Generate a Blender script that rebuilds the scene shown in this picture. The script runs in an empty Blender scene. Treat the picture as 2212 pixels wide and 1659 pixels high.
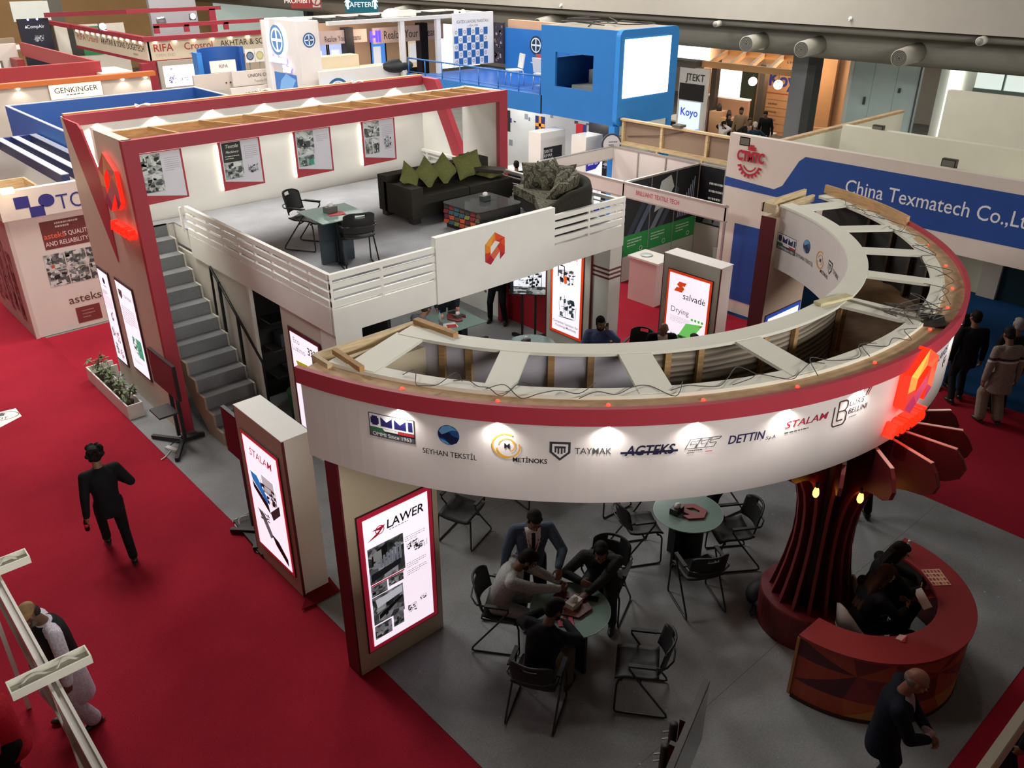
# Trade-fair hall seen from a mezzanine: a two-storey stand with a half-ring canopy, neighbouring stands behind it.
# Metres.  +X runs along the stand front to the right, +Y runs away to the back left, Z is up; the hall floor is z = 0.
import bpy, bmesh, math, random
from mathutils import Vector as V, Matrix
sc = bpy.context.scene
col = sc.collection
PI = math.pi; sin = math.sin; cos = math.cos; rad = math.radians

# ---------------------------------------------------------------- camera, world, lights, exposure
cd = bpy.data.cameras.new('camera'); cam = bpy.data.objects.new('camera', cd); col.objects.link(cam)
cd.sensor_width = 36; cd.lens = 1822.8 / 2212 * 36; cd.clip_end = 300
_fw = V((cos(rad(47.931)) * cos(rad(27.186)), sin(rad(47.931)) * cos(rad(27.186)), -sin(rad(27.186))))
_rt = V((sin(rad(47.931)), -cos(rad(47.931)), 0)); _up = _rt.cross(_fw)
_ro = rad(-0.110)
_r2 = cos(_ro) * _rt + sin(_ro) * _up; _u2 = -sin(_ro) * _rt + cos(_ro) * _up
cam.matrix_world = Matrix(((_r2.x, _u2.x, -_fw.x, 0), (_r2.y, _u2.y, -_fw.y, 0), (_r2.z, _u2.z, -_fw.z, 7.0), (0, 0, 0, 1)))
sc.camera = cam
w = bpy.data.worlds.new('hall_air'); sc.world = w; w.use_nodes = True
w.node_tree.nodes['Background'].inputs[0].default_value = (1.0, 0.95, 0.88, 1)
w.node_tree.nodes['Background'].inputs[1].default_value = 0.15
vs = sc.view_settings
vs.view_transform = 'Standard'; vs.look = 'None'; vs.gamma = 1.0; vs.use_curve_mapping = False; vs.exposure = 0.0

def area(loc, sx, sy, power, rot=(0, 0, 0), c=(1, 0.97, 0.92)):
    l = bpy.data.lights.new('hall_light', 'AREA'); l.shape = 'RECTANGLE'; l.size = sx; l.size_y = sy; l.energy = power; l.color = c
    o = bpy.data.objects.new('hall_light', l); col.objects.link(o); o.location = loc; o.rotation_euler = rot; return o
def spot(loc, power, tilt=(0, 0, 0), ang=80, c=(1, 0.95, 0.86), blend=0.6, r=0.03):
    l = bpy.data.lights.new('downlight', 'SPOT'); l.energy = power; l.spot_size = rad(ang); l.spot_blend = blend; l.color = c; l.shadow_soft_size = r
    o = bpy.data.objects.new('downlight', l); col.objects.link(o); o.location = loc; o.rotation_euler = tilt; return o
def point(loc, power, c, r=0.03):
    l = bpy.data.lights.new('glow_or_fill', 'POINT'); l.energy = power; l.color = c; l.shadow_soft_size = r
    o = bpy.data.objects.new('glow_or_fill', l); col.objects.link(o); o.location = loc; return o
# hall lamps high under the roof, all beyond the stand; an added, unseen strip light behind the mezzanine brightens only what stands tall
for _x in (3, 12, 21):
    for _y in (16, 25, 36, 48):
        area((_x, _y, 10.4), 3.5, 3.5, 800)
area((8, -14, 10.6), 34, 1.6, 4200, (rad(66), 0, 0))
area((34, 19, 7.5), 6, 10, 500, (0, rad(40), 0), (0.92, 1, 1))
# ---------------------------------------------------------------- materials
_M = {}
def lin(h):
    h = h.lstrip('#'); r = [int(h[i:i + 2], 16) / 255 for i in (0, 2, 4)]
    return tuple(c / 12.92 if c <= 0.04045 else ((c + 0.055) / 1.055) ** 2.4 for c in r)
def C(h, rough=0.55, emit=0.0, metal=0.0, kind='', alpha=1.0):
    """procedural material of one base colour; kind adds a node pattern"""
    key = (h, rough, emit, metal, kind, alpha)
    if key in _M: return _M[key]
    m = bpy.data.materials.new((kind or 'paint') + '_' + h.strip('#')); m.use_nodes = True
    nt = m.node_tree; N = nt.nodes; L = nt.links; b = N['Principled BSDF']; c = lin(h)
    b.inputs['Base Color'].default_value = (*c, 1); b.inputs['Roughness'].default_value = rough; b.inputs['Metallic'].default_value = metal
    m.diffuse_color = (*c, 1)
    if emit:
        b.inputs['Emission Color'].default_value = (*c, 1); b.inputs['Emission Strength'].default_value = emit
    if alpha < 1:
        b.inputs['Transmission Weight'].default_value = 1 - alpha; b.inputs['IOR'].default_value = 1.1
    def tc(scale):
        t = N.new('ShaderNodeTexCoord'); mp = N.new('ShaderNodeMapping'); mp.inputs['Scale'].default_value = scale
        L.new(t.outputs['Object'], mp.inputs[0]); return mp.outputs[0]
    def noise(sc_, det=4, scale=(1, 1, 1)):
        n = N.new('ShaderNodeTexNoise'); n.inputs['Scale'].default_value = sc_; n.inputs['Detail'].default_value = det
        L.new(tc(scale), n.inputs['Vector']); return n.outputs[0]
    def ramp(src, stops):
        r = N.new('ShaderNodeValToRGB'); L.new(src, r.inputs[0]); e = r.color_ramp.elements
        while len(e) < len(stops): e.new(0.5)
        for q, (p, k) in zip(e, stops): q.position = p; q.color = (*k, 1)
        return r.outputs[0]
    def mul(k): return tuple(x * k for x in c)
    def bump(src, st, dist=0.01):
        bp = N.new('ShaderNodeBump'); bp.inputs['Strength'].default_value = st; bp.inputs['Distance'].default_value = dist
        L.new(src, bp.inputs['Height']); L.new(bp.outputs[0], b.inputs['Normal'])
    if kind == 'carpet':      # needle-felt aisle carpet: broad wear, fine pile, a seam every two metres
        a = ramp(noise(0.7, 6), [(0.3, mul(0.8)), (0.7, mul(1.12))])
        f = ramp(noise(90, 2), [(0.3, (0.8,) * 3), (0.7, (1.15,) * 3)])
        mx = N.new('ShaderNodeMix'); mx.data_type = 'RGBA'; mx.blend_type = 'MULTIPLY'; mx.inputs[0].default_value = 1
        L.new(a, mx.inputs[6]); L.new(f, mx.inputs[7])
        L.new(mx.outputs[2], b.inputs['Base Color']); bump(noise(160, 2), 0.4)
        b.inputs['Specular IOR Level'].default_value = 0.1
    elif kind == 'felt':      # grey stand carpet with scuffs and dust
        a = ramp(noise(1.3, 8), [(0.3, mul(0.82)), (0.5, mul(0.97)), (0.72, mul(1.15))])
        f = ramp(noise(55, 3), [(0.35, (0.9,) * 3), (0.65, (1.08,) * 3)])
        mx = N.new('ShaderNodeMix'); mx.data_type = 'RGBA'; mx.blend_type = 'MULTIPLY'; mx.inputs[0].default_value = 1
        L.new(a, mx.inputs[6]); L.new(f, mx.inputs[7]); L.new(mx.outputs[2], b.inputs['Base Color']); bump(noise(120, 2), 0.25)
        b.inputs['Specular IOR Level'].default_value = 0.15
    elif kind == 'wood':      # raw pine and ply
        L.new(ramp(noise(6, 5, (1, 1, 9)), [(0.3, mul(0.72)), (0.7, mul(1.1))]), b.inputs['Base Color'])
    elif kind == 'paint' or kind == '':
        L.new(ramp(noise(2.5, 5), [(0.3, mul(0.965)), (0.7, mul(1.02))]), b.inputs['Base Color'])
    elif kind == 'fabric':
        L.new(ramp(noise(60, 3), [(0.3, mul(0.75)), (0.7, mul(1.2))]), b.inputs['Base Color']); bump(noise(90, 2), 0.3)
        b.inputs['Specular IOR Level'].default_value = 0.15
    elif kind == 'drape':     # pleated grey-brown lining cloth
        wv = N.new('ShaderNodeTexWave'); wv.inputs['Scale'].default_value = 1.6; wv.inputs['Distortion'].default_value = 6; wv.bands_direction = 'Z'
        L.new(tc((0.5, 0.5, 3)), wv.inputs[0]); L.new(ramp(wv.outputs[0], [(0.1, mul(0.7)), (0.9, mul(1.15))]), b.inputs['Base Color']); bump(wv.outputs[0], 0.6, 0.05)
    elif kind == 'camo':      # zigzag upholstery
        wv = N.new('ShaderNodeTexWave'); wv.inputs['Scale'].default_value = 3.4; wv.inputs['Distortion'].default_value = 9; wv.inputs['Detail'].default_value = 3; wv.inputs['Detail Scale'].default_value = 2
        L.new(tc((1, 1, 1.4)), wv.inputs[0])
        L.new(ramp(wv.outputs[0], [(0.2, mul(0.22)), (0.45, mul(0.7)), (0.6, mul(1.3)), (0.85, mul(0.5))]), b.inputs['Base Color'])
    elif kind == 'leaf':
        L.new(ramp(noise(9, 3), [(0.3, mul(0.55)), (0.7, mul(1.35))]), b.inputs['Base Color'])
    elif kind == 'photo':     # printed grey photograph, blotches of dark and light
        v = N.new('ShaderNodeTexVoronoi'); v.inputs['Scale'].default_value = 9; L.new(tc((1, 1, 1.6)), v.inputs['Vector'])
        mx = N.new('ShaderNodeMath'); mx.operation = 'MULTIPLY_ADD'; L.new(noise(11, 4), mx.inputs[0]); mx.inputs[1].default_value = 0.9
        sp = N.new('ShaderNodeSeparateColor'); L.new(v.outputs['Color'], sp.inputs[0]); mm = N.new('ShaderNodeMath'); mm.operation = 'MULTIPLY'
        L.new(sp.outputs[0], mm.inputs[0]); mm.inputs[1].default_value = 0.55; L.new(mm.outputs[0], mx.inputs[2])
        o = ramp(mx.outputs[0], [(0.3, (0.012, 0.014, 0.014)), (0.62, (0.09, 0.1, 0.1)), (0.95, c)])
        L.new(o, b.inputs['Base Color'])
        if emit: L.new(o, b.inputs['Emission Color'])
    _M[key] = m; return m
WHITE = C('#ecebe4', 0.5); RED = C('#ae3644', 0.5); DARKRED = C('#6d1420', 0.55); BLACK = C('#141414', 0.45); WOOD = C('#cfa877', 0.7, kind='wood')
PINE = C('#b08a5c', 0.75, kind='wood'); ALU = C('#b9b6b0', 0.35, metal=0.6); GREY = C('#8b8f92', 0.6)

# ---------------------------------------------------------------- mesh collector
class MB:
    """collects faces with materials; build() links them as ONE mesh object"""
    def __init__(s, m=None): s.v = []; s.f = []; s.k = []; s.s = []; s.m = []; s.cur = 0; s.T = None; (m and s.use(m))
    def use(s, m):
        if m not in s.m: s.m.append(m)
        s.cur = s.m.index(m); return s
    def add(s, vs, fs, smooth=False):
        n = len(s.v); T = s.T
        s.v += [tuple(T @ V(p)) if T else tuple(p) for p in vs]
        for f in fs: s.f.append(tuple(n + i for i in f)); s.k.append(s.cur); s.s.append(smooth)
        return s
    def box(s, a, b):
        x0, x1 = sorted((a[0], b[0])); y0, y1 = sorted((a[1], b[1])); z0, z1 = sorted((a[2], b[2]))
        return s.add([(x0, y0, z0), (x1, y0, z0), (x1, y1, z0), (x0, y1, z0), (x0, y0, z1), (x1, y0, z1), (x1, y1, z1), (x0, y1, z1)],
                     [(0, 3, 2, 1), (4, 5, 6, 7), (0, 1, 5, 4), (1, 2, 6, 5), (2, 3, 7, 6), (3, 0, 4, 7)])
    def prism(s, pts, h):
        n = len(pts); h = V(h); a = [V(p) for p in pts]
        return s.add(a + [p + h for p in a], [tuple(range(n - 1, -1, -1)), tuple(range(n, 2 * n))] + [(i, (i + 1) % n, n + (i + 1) % n, n + i) for i in range(n)])
    def bar(s, a, b, wd, ht, up=(0, 0, 1)):
        a = V(a); b = V(b); d = (b - a).normalized(); r = d.cross(V(up))
        r = (V((1, 0, 0)) if r.length < 1e-4 else r.normalized()); u = r.cross(d)
        q = [r * (sx * wd / 2) + u * (sz * ht / 2) for sx, sz in ((-1, -1), (1, -1), (1, 1), (-1, 1))]
        return s.add([a + k for k in q] + [b + k for k in q], [(3, 2, 1, 0), (4, 5, 6, 7)] + [(i, (i + 1) % 4, 4 + (i + 1) % 4, 4 + i) for i in range(4)])
    def tube(s, path, r, n=8, closed=False, radii=None, caps=True):
        P = [V(p) for p in path]; N_ = len(P); vs = []; fs = []; ref = None
        for i, p in enumerate(P):
            a = P[(i - 1) % N_] if (closed or i) else p; b = P[(i + 1) % N_] if (closed or i < N_ - 1) else p
            t = (b - a).normalized()
            if ref is None: ref = t.orthogonal().normalized()
            ref = (ref - t * ref.dot(t)); ref = ref.normalized() if ref.length > 1e-5 else t.orthogonal().normalized()
            bi = t.cross(ref); rr = radii[i] if radii else r
            vs += [p + (ref * cos(2 * PI * j / n) + bi * sin(2 * PI * j / n)) * rr for j in range(n)]
        for i in range(N_ if closed else N_ - 1):
            a = i * n; b = ((i + 1) % N_) * n
            fs += [(a + j, a + (j + 1) % n, b + (j + 1) % n, b + j) for j in range(n)]
        if not closed and caps: fs += [tuple(range(n - 1, -1, -1)), tuple(range((N_ - 1) * n, N_ * n))]
        return s.add(vs, fs, True)
    def cone(s, a, b, r0, r1, n=20): return s.tube([a, b], r0, n, radii=[r0, r1])
    def lathe(s, c, prof, n=28, smooth=True):
        vs = []; fs = []; c = V(c); k = len(prof)
        for r, z in prof: vs += [c + V((r * cos(2 * PI * j / n), r * sin(2 * PI * j / n), z)) for j in range(n)]
        for i in range(k - 1): fs += [(i * n + j, i * n + (j + 1) % n, (i + 1) * n + (j + 1) % n, (i + 1) * n + j) for j in range(n)]
        fs += [tuple(range(n - 1, -1, -1)), tuple(range((k - 1) * n, k * n))]
        return s.add(vs, fs, smooth)
    def ell(s, c, r, n=14, m=9, rot=None):
        c = V(c); vs = []; fs = []; R = rot or Matrix.Identity(3); r = (r, r, r) if isinstance(r, (int, float)) else r
        for i in range(1, m):
            a = PI * i / m
            vs += [c + R @ V((r[0] * sin(a) * cos(2 * PI * j / n), r[1] * sin(a) * sin(2 * PI * j / n), r[2] * cos(a))) for j in range(n)]
        vs += [c + R @ V((0, 0, r[2])), c - R @ V((0, 0, r[2]))]; t = (m - 1) * n
        for i in range(m - 2): fs += [(i * n + j, (i + 1) * n + j, (i + 1) * n + (j + 1) % n, i * n + (j + 1) % n) for j in range(n)]
        fs += [(t, j, (j + 1) % n) for j in range(n)] + [(t + 1, (m - 2) * n + (j + 1) % n, (m - 2) * n + j) for j in range(n)]
        return s.add(vs, fs, True)
    def arc(s, c, r0, r1, z0, z1, a0, a1, n=48):
        """solid ring sector round c between radii r0..r1 and heights z0..z1 (degrees)"""
        vs = []; fs = []
        for i in range(n + 1):
            a = rad(a0 + (a1 - a0) * i / n); e = (cos(a), sin(a))
            vs += [(c[0] + r * e[0], c[1] + r * e[1], z) for r, z in ((r0, z0), (r1, z0), (r1, z1), (r0, z1))]
        for i in range(n):
            p = 4 * i; fs += [(p + k, p + 4 + k, p + 4 + (k + 1) % 4, p + (k + 1) % 4) for k in range(4)]
        fs += [(0, 1, 2, 3), (4 * n + 3, 4 * n + 2, 4 * n + 1, 4 * n)]
        return s.add(vs, fs)
    def pillow(s, c, sx, sy, t, rot, n=8):
        """square cushion"""
        vs = []; fs = []; c = V(c)
        for side in (1, -1):
            for i in range(n + 1):
                for j in range(n + 1):
                    u = 2 * i / n - 1; v = 2 * j / n - 1; k = (1 - u ** 4) * (1 - v ** 4); e = 1 - 0.1 * (1 - abs(u * v))
                    vs.append(c + rot @ V((u * sx / 2 * e, v * sy / 2 * e, side * (t / 2 * k ** 0.6))))
        q = (n + 1) ** 2
        for i in range(n):
            for j in range(n):
                a = i * (n + 1) + j; f = (a, a + n + 1, a + n + 2, a + 1); fs += [f, tuple(q + x for x in reversed(f))]
        return s.add(vs, fs, True)
    # flat graphics laid on a panel P(u, v, w)
    def poly(s, P, pts, w=0.002): return s.add([P(u, v, w) for u, v in pts], [tuple(range(len(pts)))])
    def rect(s, P, x0, y0, x1, y1, w=0.002, n=1):
        for i in range(n):
            a = x0 + (x1 - x0) * i / n; b = x0 + (x1 - x0) * (i + 1) / n; s.poly(P, [(a, y0), (b, y0), (b, y1), (a, y1)], w)
        return s
    def slab(s, P, pts, w0, w1):
        n = len(pts); return s.add([P(u, v, w0) for u, v in pts] + [P(u, v, w1) for u, v in pts], [tuple(range(n - 1, -1, -1)), tuple(range(n, 2 * n))] + [(i, (i + 1) % n, n + (i + 1) % n, n + i) for i in range(n)])
    def ring(s, P, cx, cy, r0, r1, w=0.002, a0=0, a1=360, n=24, ky=1.0):
        for i in range(n):
            a = rad(a0 + (a1 - a0) * i / n); b = rad(a0 + (a1 - a0) * (i + 1) / n)
            s.poly(P, [(cx + r0 * cos(a), cy + ky * r0 * sin(a)), (cx + r1 * cos(a), cy + ky * r1 * sin(a)), (cx + r1 * cos(b), cy + ky * r1 * sin(b)), (cx + r0 * cos(b), cy + ky * r0 * sin(b))], w)
        return s
    def disc(s, P, cx, cy, rx, ry=None, w=0.002, n=24): ry = ry or rx; return s.poly(P, [(cx + rx * cos(2 * PI * i / n), cy + ry * sin(2 * PI * i / n)) for i in range(n)], w)
    def line(s, P, a, b, t, w=0.003):
        dx = b[0] - a[0]; dy = b[1] - a[1]; d = math.hypot(dx, dy) or 1; nx = -dy / d * t / 2; ny = dx / d * t / 2
        return s.poly(P, [(a[0] + nx, a[1] + ny), (a[0] - nx, a[1] - ny), (b[0] - nx, b[1] - ny), (b[0] + nx, b[1] + ny)], w)
    def path(s, P, pts, t, w=0.003, close=False):
        for a, b in zip(pts, pts[1:] + (pts[:1] if close else [])): s.line(P, a, b, t, w)
        return s
    def text(s, P, body, u, v, size, bold=0.0, shear=0.0, sx=1.0, align='CENTER', w=0.003, ext=0.0, rot=0.0, fit=0.0):
        cu = bpy.data.curves.new('txt', 'FONT'); cu.body = body; cu.size = size; cu.offset = bold * size; cu.shear = shear
        cu.align_x = align; cu.align_y = 'CENTER'; cu.resolution_u = 3; cu.extrude = ext
        ob = bpy.data.objects.new('txt', cu); me = ob.to_mesh()
        if fit: xs = [p.co.x for p in me.vertices]; sx = fit / (max(xs) - min(xs))
        cr = cos(rot); sr = sin(rot)
        pts = [P(u + sx * p.co.x * cr - p.co.y * sr, v + sx * p.co.x * sr + p.co.y * cr, w + ext + p.co.z) for p in me.vertices]
        s.add(pts, [tuple(f.vertices) for f in me.polygons]); ob.to_mesh_clear(); bpy.data.objects.remove(ob); bpy.data.curves.remove(cu)
        return s
    def lines_of_text(s, P, x0, x1, y, n, dy, t, seed=0, w=0.003):
        """small print, seen as thin strokes"""
        R = random.Random(seed)
        for i in range(n):
            x = x0
            e = x1 if i < n - 1 else x0 + (x1 - x0) * 0.6
            while x < e - 0.01:
                l = R.uniform(0.03, 0.11) * (x1 - x0); s.rect(P, x, y - i * dy, min(x + l, e), y - i * dy + t, w); x += l + 0.025 * (x1 - x0)
        return s
    def photo(s, P, x0, y0, x1, y1, seed=0, w=0.003, tint='#cfd4d2', em=0.0):
        """a printed workshop photograph: blotchy ground with a few machine-like blocks"""
        R = random.Random(seed); s.use(C(tint, 0.4, em, kind='photo')).rect(P, x0, y0, x1, y1, w)
        W = x1 - x0; H = y1 - y0
        for k in range(12):
            g = R.choice(('#2a2d2e', '#6d7270', '#a9afac', '#141617', '#c9cdca', '#454a4a')); a = x0 + W * R.uniform(0, 0.8); b = y0 + H * R.uniform(0, 0.75)
            c = min(x1, a + W * R.uniform(0.06, 0.3)); d = min(y1, b + H * R.uniform(0.05, 0.28)); q = H * R.uniform(-0.08, 0.08)
            s.use(C(g, 0.4, em)).poly(P, [(a, b), (c, max(y0, b + q)), (c, min(y1, max(y0, d + q))), (a, d)], w + 0.0004 * (k % 4 + 1))
        return s
    def machine(s, P, cx, cy, W, H, seed=0, pal=('#30363a', '#6a7478', '#9fb2b4', '#1d2022'), w=0.003, em=0.0):
        """a printed product picture: frame, rollers, boxes"""
        R = random.Random(seed)
        for k in range(16):
            s.use(C(R.choice(pal), 0.4, em)); a = cx + W * R.uniform(-0.5, 0.3); b = cy + H * R.uniform(-0.5, 0.3)
            s.poly(P, [(a, b), (a + W * R.uniform(0.06, 0.22), b + H * R.uniform(-0.03, 0.06)), (a + W * R.uniform(0.08, 0.22), b + H * R.uniform(0.08, 0.22)), (a, b + H * R.uniform(0.06, 0.2))], w + 0.0003 * (k % 5))
        s.use(C(pal[0], 0.4, em))
        for k in range(7):
            x = cx + W * R.uniform(-0.5, 0.5); s.line(P, (x, cy - H * R.uniform(0.2, 0.5)), (x + W * R.uniform(-0.05, 0.05), cy + H * R.uniform(0.1, 0.5)), W * 0.02, w + 0.002)
            y = cy + H * R.uniform(-0.5, 0.4); s.line(P, (cx - W * R.uniform(0.2, 0.5), y), (cx + W * R.uniform(0.1, 0.5), y + H * 0.04), H * 0.018, w + 0.002)
        return s
    def build(s, name, parent=None, mat=None, loc=None):
        me = bpy.data.meshes.new(name)
        if loc is not None: o_ = V(loc)
        elif parent is not None:
            t = parent
            while t.parent: t = t.parent
            o_ = V(t.location)
        else:
            xs, ys, zs = zip(*s.v); o_ = V(((min(xs) + max(xs)) / 2, (min(ys) + max(ys)) / 2, min(zs)))
        me.from_pydata([tuple(V(p) - o_) for p in s.v], [], s.f)
        for m in ([mat] if mat else s.m or [GREY]): me.materials.append(m)
        if not mat: me.polygons.foreach_set('material_index', s.k)
        me.polygons.foreach_set('use_smooth', s.s)
        bm = bmesh.new(); bm.from_mesh(me); bmesh.ops.recalc_face_normals(bm, faces=bm.faces); bm.to_mesh(me); bm.free()
        o = bpy.data.objects.new(name, me); col.objects.link(o)
        if parent is not None: o.parent = parent
        else: o.location = o_
        return o
def Pan(o, u, v):
    """flat panel: origin o, u to the reader's right, v up"""
    o = V(o); u = V(u).normalized(); v = V(v).normalized(); n = u.cross(v)
    return lambda a, b, w=0.0: o + u * a + v * b + n * w
def PanXY(p, q, v=(0, 0, 1)): return Pan(p, V(q) - V(p), v)
def Cyl(c, R, th0, z0, sgn=1):
    """curved panel: arc length u from angle th0, height v; sgn -1 reads from inside"""
    def f(a, b, w=0.0):
        t = rad(th0) + sgn * a / R; r = R + sgn * w
        return V((c[0] + r * cos(t), c[1] + r * sin(t), z0 + b))
    return f
# ---------------------------------------------------------------- object bookkeeping
def tag(o, label=None, cat=None, group=None, kind=None):
    if label: o['label'] = label
    if cat: o['category'] = cat
    if group: o['group'] = group
    if kind: o['kind'] = kind
    return o
def thing(name, label, cat, loc=(0, 0, 0), group=None, kind=None):
    o = bpy.data.objects.new(name, None); col.objects.link(o); o.location = loc; o.empty_display_size = 0.1
    return tag(o, label, cat, group, kind)
def solo(name, mb, label, cat, group=None, kind=None): return tag(mb.build(name), label, cat, group, kind)
def struct(name, mb): return tag(mb.build(name), kind='structure')
def copy_tree(o, parent=None):
    c = o.copy(); col.objects.link(c); c.parent = parent
    for ch in list(o.children): copy_tree(ch, c)
    return c
def place(proto, used, loc, rz, label, group=None):
    """first call uses the prototype itself, later calls copy it with all its parts"""
    o = copy_tree(proto) if used else proto
    o.location = loc; o.rotation_euler = (0, 0, rz); o['label'] = label
    if group: o['group'] = group
    return o
# ---------------------------------------------------------------- small geometry helpers
def rrect(x0, y0, x1, y1, r, n=5):
    out = []
    for cx_, cy_, a in ((x1 - r, y0 + r, -90), (x1 - r, y1 - r, 0), (x0 + r, y1 - r, 90), (x0 + r, y0 + r, 180)): out += [(cx_ + r * cos(rad(a + 90 * k / n)), cy_ + r * sin(rad(a + 90 * k / n))) for k in range(n + 1)]
    return out
def wire(pts, r=0.006):
    P_ = [V(p) for p in pts]; out = []
    for i in range(len(P_) - 1):
        p0 = P_[max(i - 1, 0)]; p1 = P_[i]; p2 = P_[i + 1]; p3 = P_[min(i + 2, len(P_) - 1)]
        for k in range(5):
            t = k / 5; out.append(0.5 * ((2 * p1) + (p2 - p0) * t + (2 * p0 - 5 * p1 + 4 * p2 - p3) * t * t + (3 * p1 - p0 - 3 * p2 + p3) * t ** 3))
    return out + [P_[-1]]
FR = (1, 0, 0); SD = (0, -1, 0); UPV = (0, 0, 1)
def front(x, y, z=0): return Pan((x, y, z), FR, UPV)       # reads from -Y
def side(x, y, z=0): return Pan((x, y, z), SD, UPV)         # reads from -X

# ================================================================ the hall
struct('floor', MB(C('#7d7a74', 0.5, kind='felt')).box((-14, -10, -0.1), (46, 66, -0.004)))
struct('wall_far', MB(C('#b98f5e', 0.7)).box((-14, 62, 0), (46, 62.3, 11)))
struct('wall_right', MB(C('#c9c3b6', 0.7)).box((40, -10, 0), (40.3, 62, 11)))
struct('wall_left', MB(C('#a39a8c', 0.7)).box((-14.3, -10, 0), (-14, 62, 11)))
struct('ceiling', MB(C('#6f6a62', 0.8)).box((-14, -10, 11), (40, 62, 11.2)))
mb = MB(C('#8f8a80', 0.8)); mb.box((-14, -10, 4.5), (2.2, -0.35, 4.85)); mb.box((2.2, -10, 4.5), (30, -1.2, 4.85))
struct('floor_mezzanine', mb)
RC = C('#9c2031', 0.95, kind='carpet')
def carpet(name, label, rects, m, z=0.006):
    mb = MB(m)
    for x0, y0, x1, y1 in rects: mb.box((x0, y0, -0.003), (x1, y1, z))
    return solo(name, mb, label, 'carpet')
carpet('aisle_carpet', 'bright red aisle carpet on the left, where a person in black walks', [(-9, -3, 3.49, 55)], RC)
carpet('aisle_carpet', 'strip of red carpet across the lower right corner, beyond the bald person in navy', [(3.49, -3, 20, 1.3)], RC)
carpet('aisle_carpet', 'red aisle carpet between the stand and the blue carpeted booth on the right', [(11.13, 1.3, 14.8, 17.4)], RC)
carpet('aisle_carpet', 'red cross aisle carpet in front of the white corner booth with workshop photographs', [(3.49, 15.42, 11.13, 18.0), (11.13, 17.4, 14.0, 24)], RC)
carpet('booth_carpet', 'dark blue carpet under the people standing on the right', [(14.8, -3, 24, 9.3)], C('#123a63', 0.95, kind='carpet'))
carpet('booth_carpet', 'dark blue carpet inside the small shell scheme booth', [(14.8, 9.3, 17.3, 15.1)], C('#132a52', 0.95, kind='carpet'))
sf = carpet('stand_carpet', 'grey felt carpet covering the floor of the two storey stand', [(3.49, 1.3, 11.13, 15.42)], C('#8d8f90', 0.95, kind='felt'), 0.012)
# seams and dust marks in the felt
P = Pan((0, 0, 0.0125), (1, 0, 0), (0, 1, 0))
for y in (3.3, 7.4): MB(C('#6a6863', 0.9)).path(P, [(3.5, y + 0.02), (5.6, y), (8.2, y + 0.01), (11.1, y - 0.02)], 0.007, 0).build('carpet_seam', sf)
mb = MB(C('#b9b6ae', 0.9)); R = random.Random(4)
for k in range(70):
    x = R.uniform(3.7, 10.5); y = R.uniform(1.5, 6.5); mb.disc(P, x, y, R.uniform(0.004, 0.014), R.uniform(0.004, 0.02), 0.0005, 6)
tag(mb.build('lint', sf), kind='stuff')
# carpet worn flap at the pylon foot
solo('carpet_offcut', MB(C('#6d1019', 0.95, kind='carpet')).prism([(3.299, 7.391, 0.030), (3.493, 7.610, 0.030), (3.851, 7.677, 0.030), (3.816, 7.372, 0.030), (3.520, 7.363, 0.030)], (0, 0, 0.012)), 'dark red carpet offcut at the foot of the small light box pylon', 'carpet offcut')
# EXIT sheet on the red carpet
e = thing('floor_sign', 'white paper EXIT sign lying on the red carpet at the left', 'sign', (1.95, 15.1, 0.008))
MB(C('#e6e3de', 0.6)).prism([(1.717, 15.105, 0.008), (1.734, 14.590, 0.008), (2.189, 14.804, 0.008), (2.191, 15.175, 0.008), (1.746, 15.229, 0.008)], (0, 0, 0.003)).build('sheet', e)
P = Pan((1.97, 15.02, 0.0125), (0.93, -0.37, 0), (0.37, 0.93, 0))
mb = MB(C('#3c4444', 0.6)); mb.ring(P, -0.05, -0.02, 0.27, 0.285, 0.0005, 0, 360, 32, 0.55); mb.text(P, 'EXIT', -0.05, -0.1, 0.12, 0.0, w=0.0005)
mb.poly(P, [(-0.1, 0.0), (0.0, 0.0), (0.0, 0.05), (0.03, 0.05), (-0.05, 0.12), (-0.13, 0.05), (-0.1, 0.05)], 0.0005); mb.build('lettering', e)

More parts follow.
